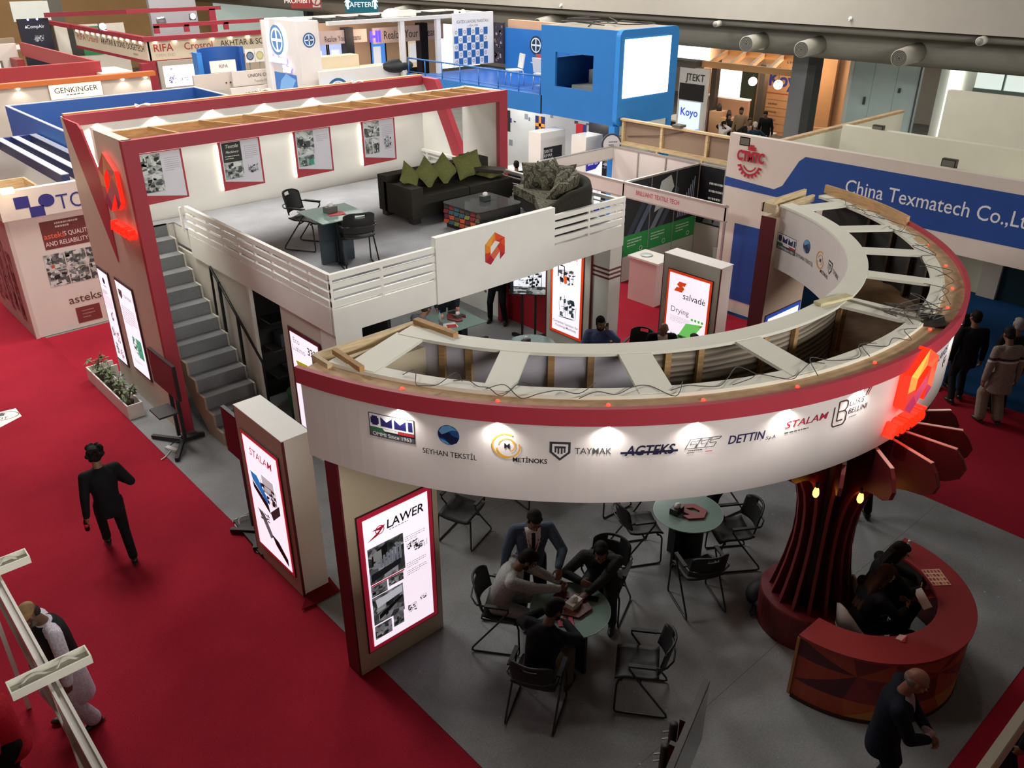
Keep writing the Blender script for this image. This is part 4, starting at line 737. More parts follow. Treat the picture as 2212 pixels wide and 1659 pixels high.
# facets as a jittered triangle grid wrapped on the curved front
nx = 7; ny = 3; pts = {}
for i in range(nx + 1):
    for j in range(ny + 1):
        pts[i, j] = (L_ * (i + (R.uniform(-.25, .25) if 0 < i < nx else 0)) / nx, .775 * (j + (R.uniform(-.22, .22) if 0 < j < ny else 0)) / ny)
m = MB()
def tri(a, b, c, n):
    if n == 0: m.poly(PD, [a, b, c], .001); return
    ab = ((a[0] + b[0]) / 2, (a[1] + b[1]) / 2); bc = ((c[0] + b[0]) / 2, (c[1] + b[1]) / 2); ca = ((a[0] + c[0]) / 2, (a[1] + c[1]) / 2)
    for q in ((a, ab, ca), (ab, b, bc), (ca, bc, c), (ab, bc, ca)): tri(*q, n - 1)
for i in range(nx):
    for j in range(ny):
        a, b, c, d = pts[i, j], pts[i + 1, j], pts[i + 1, j + 1], pts[i, j + 1]; low = j == 0
        for f in (((a, b, c), (a, c, d)) if (i + j) % 2 else ((a, b, d), (b, c, d))):
            m.use(C(R.choice(cols[3:5] + cols[6:7] + cols[8:10] if low else cols[:3] + cols[4:6] + cols[7:9]), .5)); tri(*f, 2)
m.build('patchwork_panel', dk)
mm = MB(); PL = Cyl(DC, 1.146, 318, .2); LG = C('#c98a78', .5); emblem(mm, PL, 0, .1, .38, .002, (LG,) * 7); mm.use(C('#d0683c', .5)).text(PL, 'AGTEKS', .22, .02, .14, .01, 0, .8, w=.003); mm.build('emblem', dk)
# things on the desk
def on(px, z=.866): return px
t = thing('water_bottle', 'clear plastic water bottle standing on the far end of the reception desk', 'bottle', (8.468, 2.684, 0.866)); c = V(t.location)
MB(C('#d9e2df', .1, alpha=.4)).lathe(c, [(.03, 0), (.032, .01), (.032, .07), (.029, .08), (.032, .09), (.032, .13), (.013, .165), (.012, .18)], 16).build('body', t); MB(C('#e2e2dc', .4)).lathe(c, [(.014, .178), (.014, .2)], 12).build('cap', t); MB(C('#c9a8a8', .5)).lathe(c, [(.0325, .085), (.0325, .125)], 16).build('paper_label', t)
def sheet(name, label, cat, corners, m_, th=.003, draw=None):
    pts = [V(p) for p in corners]; t = thing(name, label, cat, (pts[0] + pts[2]) / 2); n = (pts[1] - pts[0]).cross(pts[3] - pts[0]).normalized(); n = n if n.z > 0 else -n
    MB(m_).prism(pts, n * th).build('paper', t)
    if draw:
        m = MB(); P = Pan(pts[0] + n * th, pts[1] - pts[0], pts[3] - pts[0]); draw(m, P, (pts[1] - pts[0]).length, (pts[3] - pts[0]).length); m.build('print', t)
    return t
def dsq(m, P, w_, h_):
    R = random.Random(3)
    for i in range(5):
        for j in range(4): m.use(C(R.choice(('#a0433a', '#c07a58', '#8d3a36')), .6)).rect(P, w_ * (i + .15) / 5, h_ * (j + .15) / 4, w_ * (i + .85) / 5, h_ * (j + .8) / 4, .001)
sheet('leaflet', 'printed sheet of small red pictures lying on the right side of the reception desk', 'leaflet', [(8.170, 2.240, 0.867), (8.322, 2.112, 0.867), (8.496, 2.318, 0.867), (8.332, 2.446, 0.867)], C('#d8b49a', .6), .003, dsq)
t = sheet('card', 'crumpled pale card with a red corner on the near edge of the reception desk', 'card', [(7.094, 2.142, 0.867), (7.115, 2.062, 0.867), (7.220, 2.079, 0.867), (7.181, 2.141, 0.867)], C('#d9b3aa', .6), .006); MB(C('#a8242c', .6)).prism([(7.089, 2.084, 0.874), (7.108, 2.051, 0.874), (7.225, 2.082, 0.874)], (0, 0, .003)).build('red_corner', t)
t = thing('backpack', 'black backpack slumped on the grey carpet against the red column plinth', 'backpack', (7.444, 3.817, 0.012)); c = V(t.location)
m = MB(C('#15161a', .7)); m.ell(c + V((.02, .03, .14)), (.2, .15, .15)); m.ell(c + V((.12, -.03, .2)), (.1, .1, .12)); m.build('body', t); MB(C('#1d1e22', .6)).ell(c + V((-.1, -.08, .1)), (.1, .08, .09)).build('front_pocket', t); MB(C('#222226', .6)).tube([c + V((-.15, 0, .1)), c + V((-.24, -.03, .03)), c + V((-.27, -.06, .02)), c + V((-.2, -.1, .05))], .014, 6).build('strap', t)

# ================================================================ furniture
def plate(m, f, nu, nv, th, skip=lambda i, j: False):
    """thin shell from f(u, v) -> (point, normal) with missing cells; both faces and rims"""
    g = {}; vs = []; fs = []
    for i in range(nu + 1):
        for j in range(nv + 1):
            p, n = f(i / nu, j / nv); p = V(p); n = V(n); g[i, j] = len(vs); vs += [p + n * th / 2, p - n * th / 2]
    on = {(i, j) for i in range(nu) for j in range(nv) if not skip(i, j)}
    for i, j in on:
        a, b, c, d = g[i, j], g[i + 1, j], g[i + 1, j + 1], g[i, j + 1]; fs += [(a, b, c, d), (a + 1, d + 1, c + 1, b + 1)]
        for (p, q), nb in (((a, b), (i, j - 1)), ((b, c), (i + 1, j)), ((c, d), (i, j + 1)), ((d, a), (i - 1, j))):
            if nb not in on: fs.append((p, p + 1, q + 1, q))
    return m.add(vs, fs, True)
PLAST = C('#121416', .6); STEEL = C('#1b1b1d', .35)
def make_chair():
    t = thing('visitor_chair', 'x', 'chair', (0, 0, 0)); m = MB(PLAST)
    def seat(u, v): x = (u - .5) * .46; y = -.2 + v * .44; return (x, y, .455 + .03 * (abs(u - .5) * 2) ** 3 - .03 * max(0, v - .8) / .2 + .03 * max(0, .2 - v) / .2), (0, 0, 1)
    plate(m, seat, 10, 8, .022); m.build('seat', t, loc=(0, 0, 0))
    m = MB(PLAST)
    def back(u, v):
        x = (u - .5) * (.46 if v < .8 else .46 - .1 * (v - .8)); y = -.27 - .07 * v + .09 * (abs(u - .5) * 2) ** 2; k = V((-.5 * (u - .5), 1, .2)).normalized(); z_ = .56 + .33 * v - (.045 * (abs(u - .5) * 2) ** 4 if v > .85 else 0); return (x, y, z_), k
    plate(m, back, 18, 12, .02, lambda i, j: 6 <= i <= 11 and j in (9, 10) and not (i in (6, 11) and j == 9 and False)); m.build('backrest', t, loc=(0, 0, 0))
    for s_ in (-1, 1):
        MB(STEEL).tube([(s_ * .2, .16, .44), (s_ * .235, .2, .43), (s_ * .245, .215, .39), (s_ * .25, .225, .05), (s_ * .25, .215, .016), (s_ * .25, .18, .012), (s_ * .25, -.28, .012), (s_ * .25, -.31, .022), (s_ * .25, -.3, .06), (s_ * .25, -.02, .44), (s_ * .255, .1, .62), (s_ * .255, .1, .655), (s_ * .255, .06, .665), (s_ * .25, -.24, .675), (s_ * .22, -.275, .68)], .0115, 8).build('side_frame', t, loc=(0, 0, 0))
        MB(PLAST).bar((s_ * .255, .11, .675), (s_ * .255, -.16, .68), .045, .022).build('armrest', t, loc=(0, 0, 0))
    MB(STEEL).tube([(-.25, -.02, .435), (.25, -.02, .435)], .011, 6).tube([(-.23, .17, .435), (.23, .17, .435)], .011, 6).tube([(-.24, -.26, .68), (-.14, -.33, .685), (0, -.345, .685), (.14, -.33, .685), (.24, -.26, .68)], .01, 6).build('cross_tube', t, loc=(0, 0, 0))
    return t
CH0 = make_chair(); _first = [True]
def chair(x, y, z, face, label, group='black visitor chairs'):
    o = place(CH0, not _first[0], (x, y, z), rad(face) - PI / 2, label, group); _first[0] = False; return o
F = .013
chair(6.35, 11.85, 2.781, -58, 'black visitor chair on the upper deck, behind the square glass table')
chair(6.42, 10.55, 2.781, 72, 'black visitor chair on the upper deck, its back to the slatted front rail')
chair(5.62, 7.2, F, -160, 'empty black visitor chair right of the cream pylon, just under the canopy edge')
chair(7.08, 5.42, F, -30, 'empty black chair on the left side of the free round table, turned to it')
chair(6.92, 4.38, F, 62, 'empty black chair nearest the camera at the free round table')
chair(7.85, 4.55, F, 145, 'empty black chair on the right side of the free round table, beside the red fins')
chair(4.78, 5.45, F, -52, 'black chair under the person in a pale grey suit')
chair(4.38, 4.47, F, 30, 'black chair under the bearded person in a black shirt')
chair(5.96, 5.0, F, 205, 'black chair under the person in a charcoal jacket leaning on the round table')
chair(5.26, 3.88, F, 128, 'empty black chair pulled back from the occupied round table, nearest the camera')
chair(6.95, 7.25, F, -95, 'black chair mostly hidden behind the canopy fascia, left one of two')
chair(7.55, 6.45, F, 175, 'black chair mostly hidden behind the canopy fascia, right one of two')
chair(8.8, 10.85, F, 75, 'empty black chair under the deck front, at the square glass table')
chair(7.75, 12.3, F, -15, 'black chair half hidden by the deck fascia, left of the square glass table below')
chair(10.95, 8.75, F, -160, 'empty black chair right of the person on the phone')
chair(10.25, 9.0, F, -120, 'black chair under the person on the phone in a blue shirt')
chair(11.0, 8.25, F, -135, 'black chair under the bald person in a black jacket by the orange framed pylon')
chair(8.62, 5.35, F, 170, 'black chair behind the red fins under the dark seated figure')
chair(8.15, 11.75, F, 0, 'black chair under the person in a grey jacket below the deck')
# tables
GLASS = C('#7d968f', .12); GEDGE = C('#a9c9bd', .15); DKB = C('#17191b', .5)
def round_table(x, y, z, label):
    t = thing('round_table', label, 'table', (x, y, z), 'round glass tables'); MB(GLASS).lathe((x, y, z + .735), [(.425, 0), (.43, .004), (.43, .011), (.425, .014)], 48, False).build('glass_top', t)
    MB(GEDGE).arc((x, y), .426, .432, z + .736, z + .748, 0, 360, 48).build('glass_edge', t); MB(DKB).box((x - .25, y - .018, z), (x + .25, y + .018, z + .735)).box((x - .018, y - .25, z), (x + .018, y + .25, z + .735)).build('cross_base', t); return t
round_table(5.08, 4.71, F, 'round glass table where four people meet'); round_table(7.43, 4.95, F, 'free round glass table with a dark red emblem tray, left of the red fins'); round_table(9.43, 9.94, F, 'round glass table in front of the standing screen below the deck')
def square_table(c, u, w_, d_, z, label, base):
    t = thing('square_table', label, 'table', (c[0], c[1], z)); u = V((cos(rad(u)), sin(rad(u)), 0)); v = V((-u.y, u.x, 0)); c = V((c[0], c[1], 0)); q = [c + u * (a * w_ / 2) + v * (b * d_ / 2) for a, b in ((-1, -1), (1, -1), (1, 1), (-1, 1))]
    MB(GLASS).prism([p + V((0, 0, z + .738)) for p in q], (0, 0, .012)).build('glass_top', t); MB(C(base, .5)).bar(c - u * .27 + V((0, 0, z + .369)), c + u * .27 + V((0, 0, z + .369)), .05, .736).bar(c - v * .25 + V((0, 0, z + .369)), c + v * .25 + V((0, 0, z + .369)), .05, .736).build('cross_base', t); return t
square_table((6.3, 10.93), -4, .8, .84, 2.781, 'square glass table on the upper deck between two black chairs', '#26323a'); square_table((9.12, 11.72), -3, .85, .9, F, 'square glass table below the deck crowded with cups and papers', '#20282a')
# tissue holders, trays, cups, papers
def tissue(p, label, body='#4a463c', s_=1.0):
    t = thing('tissue_box', label, 'tissue box', p, 'tissue boxes'); c = V(p); MB(C(body, .4)).bar(c + V((-.07 * s_, 0, .035 * s_)), c + V((.07 * s_, .02, .035 * s_)), .09 * s_, .07 * s_).build('box', t)
    m = MB(C('#eceae6', .7)); m.ell(c + V((0, .01, .085 * s_)), (.035 * s_, .03 * s_, .035 * s_), 8, 6); m.ell(c + V((.02, 0, .09 * s_)), (.02 * s_, .025 * s_, .03 * s_), 7, 5); m.build('tissue', t)
tissue((6.28, 10.98, 3.532), 'chrome tissue box on the square glass table of the upper deck', '#585c58', 1.3); tissue((9.19, 10.85, 3.216), 'chrome tissue box on the patchwork coffee table', '#3f4a44', 1.2); tissue((9.39, 10.02, .764), 'chrome tissue holder on the round table by the standing screen', '#3c403c', 1.1)
tissue((9.22, 11.75, .764), 'chrome tissue holder among the papers on the square table below the deck', '#4c504c', 1.1); tissue((7.3, 5.02, .764), 'black tissue box with white tissue on the free round table', '#1c1d1c', 1.2); tissue((5.13, 4.7, .764), 'open white tissue box among the four people', '#cfc8b8', 1.2)
solo('coaster_mat', MB(C('#a32630', .6)).bar((6.18, 10.9, 3.535), (6.42, 10.84, 3.535), .2, .006), 'red mat under the tissue box on the upper deck table', 'mat')
def a_tray(c, rz, s_, label, col_='#7c2024'):
    t = thing('emblem_tray', label, 'tray', (c[0], c[1], c[2])); u = V((cos(rz), sin(rz), 0)); P = Pan(V(c) - u * s_ * .5 - V((-u.y, u.x, 0)) * s_ * .6, u, V((-u.y, u.x, 0))); m = MB(C(col_, .5)); o = A_OUT; h = A_HOLE
    for pts, k in A_FACETS: m.slab(P, [(a * s_, b * s_) for a, b in pts], 0, .025)
    m.build('tray', t)
a_tray((7.44, 4.9, .764), -2.2, .3, 'dark red emblem shaped tray on the free round table'); a_tray((5.12, 4.74, .764), -2.6, .36, 'dark red emblem shaped tray under the tissue box among the four people', '#5e2320'); a_tray((9.2, 11.78, .764), .3, .34, 'dark red emblem shaped tray on the square table below the deck', '#6e2426')
solo('booklet', MB(C('#d2566c', .6)).bar((4.86, 4.55, .767), (4.99, 4.72, .767), .16, .012), 'pink booklet on the round table in front of the bearded person in black', 'booklet')
solo('mobile_phone', MB(C('#101114', .3)).bar((4.89, 4.62, .778), (4.96, 4.68, .778), .07, .01), 'black phone lying on the pink booklet', 'phone'); solo('mobile_phone', MB(C('#101114', .3)).bar((5.33, 4.72, .769), (5.4, 4.6, .769), .075, .012), 'black phone on the round table under the charcoal jacketed person', 'phone')
solo('brochure', MB(C('#e2e0da', .6)).bar((8.72, 11.62, .766), (9.0, 11.52, .766), .24, .008), 'white brochure on the square table below the deck', 'brochure'); solo('brochure', MB(C('#b82a2e', .6)).bar((8.8, 11.55, .773), (8.96, 11.47, .773), .14, .006), 'red brochure lying on the white one on the square table below the deck', 'brochure')
solo('tablet', MB(C('#15171a', .3)).bar((9.2, 12.02, .77), (9.33, 11.95, .79), .18, .012), 'black tablet on the square table below the deck', 'tablet')
for p, lab in (((8.97, 11.93), 'pink paper cup beside the tablet on the square table'), ((9.42, 12.0), 'pale paper cup at the far side of the square table')):
    t = thing('paper_cup', lab, 'cup', (*p, .764), 'paper cups'); MB(C('#c98878', .5)).lathe((*p, .764), [(.026, 0), (.036, .09)], 16).build('cup', t); MB(C('#4a3028', .5)).lathe((*p, .845), [(.03, 0), (.034, .006)], 16).build('coffee', t)
t = thing('water_bottle', 'clear water bottle with a blue cap on the square table below the deck', 'bottle', (8.86, 11.85, .764)); MB(C('#cfe0e2', .1, alpha=.4)).lathe((8.86, 11.85, .764), [(.03, 0), (.032, .02), (.032, .14), (.013, .18), (.012, .2)], 16).build('body', t); MB(C('#2a4ab0', .4)).lathe((8.86, 11.85, .963), [(.015, 0), (.015, .025)], 12).build('cap', t)
solo('brochure_stack', MB(C('#9aa0a6', .5)).bar((9.38, 9.85, .775), (9.52, 9.78, .775), .15, .02), 'grey brochures on the round table by the standing screen', 'brochure'); solo('brochure', MB(C('#7c2428', .5)).bar((9.44, 9.78, .767), (9.62, 9.74, .767), .14, .005), 'dark red folder on the round table by the standing screen', 'folder')
# dark sofa with green cushions
SOF = C('#34322d', .9, kind='fabric')
t = thing('sofa', 'dark charcoal sofa with green cushions on the upper deck', 'sofa', (9.4, 12.2, 2.78)); zf = 2.78
m = MB(SOF); m.box((8.5, 11.72, zf + .1), (10.6, 12.45, zf + .3)); m.build('base', t)
for x in (8.5, 9.55): MB(SOF).box((x + .01, 11.7, zf + .3), (x + 1.04, 12.4, zf + .45)).build('seat_cushion', t)
MB(SOF).box((8.25, 12.42, zf + .1), (10.6, 12.68, zf + .72)).build('backrest', t); MB(SOF).box((8.25, 11.68, zf + .1), (8.5, 12.5, zf + .62)).build('armrest', t)
for x, y in ((8.28, 11.7), (8.28, 12.5), (10.4, 11.75), (10.4, 12.5)): MB(C('#1d1b18', .6)).box((x, y, zf), (x + .16, y + .14, zf + .1)).build('foot', t)
GC = C('#757a48', .85, kind='fabric')
def rotm(z_, x_, y_=0): return Matrix.Rotation(z_, 3, 'Z') @ Matrix.Rotation(x_, 3, 'X') @ Matrix.Rotation(y_, 3, 'Y')
for k, (x, y, a, tw, lab) in enumerate(((8.62, 12.22, .35, .75, 'green cushion at the left end of the charcoal sofa'), (9.05, 12.28, .1, .62, 'green cushion standing on its corner, second from the left on the charcoal sofa'), (9.45, 12.3, -.05, .6, 'green cushion in the middle of the charcoal sofa'), (9.88, 12.25, .05, .1, 'largest green cushion, standing square on the charcoal sofa'), (10.12, 12.34, -.1, .1, 'green cushion behind the large square one on the charcoal sofa'))):
    solo('cushion', MB(GC).pillow((x, y, zf + .68), .44, .44, .16, rotm(a, rad(68)) @ Matrix.Rotation(tw, 3, 'Z')), lab, 'cushion', 'green cushions')
solo('cushion', MB(GC).pillow((10.3, 12.05, zf + .5), .42, .42, .1, rotm(.2, .05)), 'green cushion lying flat under the wooden tray', 'cushion', 'green cushions')
t = thing('wooden_tray', 'dark wooden tray lying on the flat green cushion at the sofa end', 'tray', (10.32, 12.1, zf + .6)); MB(C('#3e3830', .5)).bar((10.1, 12.35, zf + .6), (10.52, 11.85, zf + .57), .3, .05).build('tray', t)
# patchwork coffee table
t = thing('coffee_table', 'low patchwork coffee table with a glass top before the sofas on the upper deck', 'coffee table', (9.08, 10.83, zf)); DB = C('#262220', .5)
MB(DB).box((8.66, 10.36, zf), (9.55, 11.26, zf + .1)).build('plinth', t); MB(DB).box((8.62, 10.38, zf + .1), (9.57, 11.27, zf + .4)).build('body', t)
m = MB(); R = random.Random(31); cc = ('#c8562c', '#8a2f33', '#3a6470', '#5c4a3c', '#a5442f', '#766247', '#3c3a3c', '#6b2f3a', '#88883f', '#d0703a')
P = side(8.615, 11.28, zf + .08)
for i in range(7):
    for j in range(4): x = .14 * i; y = .085 * j; m.use(C(R.choice(cc), .7)); m.poly(P, [(x + .03 * (j % 2), y), (x + .12 + .03 * (j % 2), y + .01), (min(.95, x + .16), y + .08), (x + .02, y + .07)], .004)
P = Pan((8.6, 10.36, zf + .405), (1, 0, 0), (0, 1, 0))
for i in range(6):
    for j in range(6): x = .16 * i; y = .15 * j; m.use(C(R.choice(cc), .7)); m.poly(P, [(x, y), (x + .15, y + .02), (x + .155, y + .145), (x + .01, y + .13)], .002)
m.build('patchwork', t); MB(C('#6c6f70', .06, alpha=.35)).prism([(a, b, zf + .422) for a, b in rrect(8.58, 10.34, 9.6, 11.3, .1)], (0, 0, .012)).build('glass_top', t)
# round-backed patterned sofa
t = thing('round_sofa', 'round backed dark sofa heaped with zigzag patterned cushions on the upper deck', 'sofa', (9.98, 10.3, zf)); CM = C('#77745f', .9, kind='camo'); cs = (9.96, 10.44)
m = MB(SOF); n = 44; vs = []; fs = []
for i in range(n + 1):
    a = -128 + (70 + 128) * i / n; e = min(1, min(i, n - i) / 9); h = .36 + .36 * math.sin(e * PI / 2); ar = rad(a)
    for r, z_ in ((.8, .12), (.93, .12), (.99, h * .8), (.95, h), (.84, h - .02), (.79, .3)): vs.append((cs[0] + r * cos(ar), cs[1] + r * sin(ar), zf + z_))
for i in range(n):
    for k in range(6): a = i * 6; fs.append((a + k, a + 6 + k, a + 6 + (k + 1) % 6, a + (k + 1) % 6))
fs += [tuple(range(6)), tuple(range(n * 6 + 5, n * 6 - 1, -1))]; m.add(vs, fs, True); m.build('curved_back', t)
m = MB(SOF); m.arc(cs, 0.0, .82, zf + .1, zf + .3, -128, 70, 30); m.build('base', t); MB(CM).arc(cs, 0.0, .84, zf + .3, zf + .46, -128, 74, 30).build('seat_pad', t)
for a, r in ((-100, .7), (40, .7), (-30, .7), (150, .1)): MB(C('#1d1b18', .6)).box((cs[0] + r * cos(rad(a)) - .05, cs[1] + r * sin(rad(a)) - .05, zf), (cs[0] + r * cos(rad(a)) + .05, cs[1] + r * sin(rad(a)) + .05, zf + .1)).build('foot', t)
for k, (a, r, tl, tw, s_, lab) in enumerate(((44, .62, 70, .1, .5, 'zigzag cushion at the far end of the round backed sofa'), (20, .6, 62, .75, .5, 'zigzag cushion standing on its corner, second along the round backed sofa'), (-4, .66, 66, .2, .5, 'zigzag cushion at the middle of the round backed sofa'), (-22, .52, 58, .6, .46, 'zigzag cushion leaning forward in the round backed sofa'), (-42, .64, 68, .1, .48, 'zigzag cushion near the right hand bend of the round backed sofa'), (-68, .6, 55, .5, .44, 'zigzag cushion toward the near arm of the round backed sofa'), (-92, .62, 50, .2, .4, 'zigzag cushion against the near arm of the round backed sofa'))):
    ar = rad(a); solo('cushion', MB(CM).pillow((cs[0] + r * cos(ar), cs[1] + r * sin(ar), zf + .66), s_, s_, .17, rotm(ar - PI / 2, rad(tl)) @ Matrix.Rotation(tw, 3, 'Z')), lab, 'cushion', 'zigzag patterned cushions')
# ---------------- screens on stands
def screen_stand(label, c, face, wd, z0, z1, base, on, tray=False, posts=2):
    """c: ground point below the screen, face: direction the picture looks to (degrees)"""
    t = thing('screen_stand', label, 'screen', (c[0], c[1], F)); n = V((cos(rad(face)), sin(rad(face)), 0)); u = V((-n.y, n.x, 0)); c = V((c[0], c[1], 0)); up = V((0, 0, 1))
    s_ = MB(C('#161517', .4)).bar(c - u * wd / 2 + up * (z0 + z1) / 2, c + u * wd / 2 + up * (z0 + z1) / 2, .05, z1 - z0).build('screen', t); P = Pan(c + n * .0265 - u * (wd / 2 - .02) + up * (z0 + .02), u, up); m = MB(); on(m, P, wd - .04, z1 - z0 - .04); m.build('display', s_)
    for k in (-.13, .13): MB(C('#19191b', .45)).bar(c - n * .07 + u * k + up * .1, c - n * .07 + u * k + up * (z1 - .12), .04, .05, n).build('upright', t)
    MB(C('#19191b', .45)).bar(c - n * .07 - u * .13 + up * z0, c - n * .07 + u * .13 + up * z0, .05, .04).build('bracket', t)
    m = MB(C('#17171a', .5))
    for dx, dy in base: m.bar(c - n * .07 + up * .07, c - n * .07 + n * dx + u * dy + up * .05, .06, .06)
    m.build('foot_frame', t)
    for dx, dy in base: MB(BLACK).ell(c - n * .07 + n * dx * .95 + u * dy * .95 + up * .032, (.032, .032, .032), 8, 6).build('castor', t)
    if tray: MB(C('#2c2c2e', .5)).bar(c + n * .12 - u * .2 + up * .66, c + n * .12 + u * .2 + up * .66, .3, .03).build('shelf', t)
    return t
dark = lambda m, P, w_, h_: m.use(C('#120607', .3)).rect(P, 0, 0, w_, h_, .001)
screen_stand('black screen on a wheeled stand before the two lit panels, reflecting the red carpet', (3.78, 12.1), 180, .96, .98, 1.56, ((.3, .48), (.3, -.48), (-.35, .0), (-.1, -.2)), dark, True)
def vid(m, P, w_, h_):
    m.use(C('#d2d6de', .4, .9)).rect(P, 0, 0, w_, h_, .001); m.use(C('#f2f2f6', .4, .9)).poly(P, [(w_ * .25, h_ * .7), (w_ * .6, h_ * .85), (w_ * .62, h_), (w_ * .3, h_)], .002); m.photo(P, w_ * .02, 0, w_ * .98, h_ * .3, 5, .002, '#c9ccd0', .3); m.machine(P, w_ * .65, h_ * .55, w_ * .5, h_ * .7, 12, ('#17191c', '#2c3034', '#55595e'), .003); m.machine(P, w_ * .3, h_ * .45, w_ * .3, h_ * .3, 13, ('#e8e8ec', '#8d9298'), .004, .4); m.use(C('#1d2733', .4)).rect(P, 0, 0, w_ * .07, h_, .006)
screen_stand('lit black screen on a tall stand before the red wall below the deck', (10.55, 11.2), 222, .72, 1.05, 1.62, ((.4, .42), (.4, -.42), (-.3, .35), (-.3, -.35)), vid)
screen_stand('dark screen on a stand behind the far edge of the low white pylon', (3.55, 9.1), 180, .6, 1.25, 1.9, ((.2, .3), (.25, -.3), (-.25, .2)), dark)
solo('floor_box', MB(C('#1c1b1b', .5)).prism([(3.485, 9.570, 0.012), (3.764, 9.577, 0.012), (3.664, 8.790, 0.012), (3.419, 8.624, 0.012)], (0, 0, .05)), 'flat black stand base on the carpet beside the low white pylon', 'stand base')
screen_stand('dark screen seen edge on from above at the bottom of the view', (4.02, 2.46), -70, .98, 1.1, 1.78, ((.35, .4), (.35, -.4), (-.35, .3), (-.35, -.3)), lambda m, P, w_, h_: m.use(C('#3a3836', .1)).rect(P, 0, 0, w_, h_, .001))
for k, p in enumerate(((4.136, 2.661, 1.500), (3.961, 2.604, 1.500))):
    c = V((p[0], p[1], F)); t = thing('pole_stand', ('taller' if k == 0 else 'lower') + ' black pole with white pegs standing behind the edge on screen', 'pole', c); MB(C('#1c1b19', .5)).tube([c, c + V((0, 0, 1.5 - .06 * k))], .035, 14).build('pole', t)
    for z_ in (1.42, 1.34): MB(C('#d8d6d0', .4)).tube([c + V((-.03, .02, z_ - .06 * k)), c + V((-.07, .05, z_ - .06 * k))], .006, 6).build('peg', t)
WC = C('#dedcd6', .5)
solo('power_strip', MB(WC).bar((3.592, 12.126, 0.030), (3.676, 11.899, 0.030), .07, .04), 'white power strip under the wheeled screen stand', 'power strip'); solo('power_cable', MB(WC).tube(wire([(3.593, 11.986, 0.025), (3.476, 11.882, 0.020), (3.386, 11.837, 0.020)]), .009, 6), 'white cable running from the power strip to the red carpet', 'cable'); solo('power_cable', MB(C('#1c1c1e', .5)).tube(wire([(3.652, 12.124, 0.040), (3.715, 12.067, 0.100), (3.819, 11.985, 0.120)]), .008, 6), 'black cable from the wheeled screen stand to the power strip', 'cable')
solo('power_cable', MB(WC).tube(wire([(3.481, 9.587, 0.020), (3.547, 9.587, 0.050), (3.472, 9.497, 0.020), (3.504, 9.397, 0.020), (3.531, 9.481, 0.100), (3.625, 9.473, 0.120), (3.739, 9.399, 0.120)]), .008, 6), 'white cable coiled by the flat black stand base', 'cable'); solo('power_cable', MB(WC).tube(wire([(3.514, 8.807, 0.020), (3.437, 8.838, 0.020), (3.424, 8.759, 0.020), (3.455, 8.744, 0.020)]), .007, 6), 'short white cable end at the red carpet edge beside the low white pylon', 'cable')
# ---------------- planter with four young plants
t = thing('planter_box', 'long white planter box with leafy plants along the red carpet edge', 'planter', (3.62, 14.4, F)); m = MB(C('#ded8d2', .5)); m.box((3.49, 13.42, F), (3.515, 15.45, .27)); m.box((3.725, 13.42, F), (3.75, 15.2, .27)); m.box((3.515, 13.42, F), (3.725, 13.445, .27)); m.box((3.515, 15.425, F), (3.96, 15.45, .27)); m.box((3.75, 15.18, F), (3.96, 15.205, .27)); m.build('box', t); MB(C('#cfcac2', .6)).box((3.515, 13.445, .02), (3.725, 15.42, .06)).build('floor_panel', t)
LEAF = C('#5d7148', .6, kind='leaf')
def plant(x, y, h, seed, label, tint=None):
    t = thing('potted_plant', label, 'plant', (x, y, .06), 'young plants in the white planter'); R = random.Random(seed); MB(C('#4a3a30', .8)).lathe((x, y, .06), [(.06, 0), (.09, .16), (.085, .165)], 14).build('pot', t)
    ms = MB(C('#5a4a34', .7)); ml = MB(LEAF)
    for k in range(6):
        a = R.uniform(0, 2 * PI); tip = V((x + R.uniform(.05, .16) * cos(a), y + R.uniform(.05, .22) * sin(a), .06 + h * R.uniform(.65, 1))); b = V((x, y, .2)); mid = (b + tip) / 2 + V((0, 0, .05)); ms.tube([b, mid, tip], .006, 5)
        for j in range(9):
            t_ = R.uniform(.35, 1); c = b.lerp(tip, t_); aa = R.uniform(0, 2 * PI); el = R.uniform(-.5, .5); d = V((cos(aa) * cos(el), sin(aa) * cos(el), sin(el))); sd = d.cross(V((0, 0, 1))).normalized(); l = R.uniform(.07, .13); w_ = l * .26; dr = V((0, 0, -.25 * l))
            ml.add([c, c + d * l * .45 + sd * w_ + dr * .3, c + d * l + dr, c + d * l * .45 - sd * w_ + dr * .3], [(0, 1, 2, 3)], True)
    ms.build('stem', t); ml.build('foliage', t)
for k, (y, h, lab) in enumerate(((15.15, .62, 'tallest plant in the white planter, at its far end by the lit panel'), (14.62, .55, 'second plant from the far end of the white planter'), (14.2, .5, 'second plant from the near end of the white planter'), (13.72, .5, 'plant at the near end of the white planter'))): plant(3.62, y, h, 40 + k, lab)
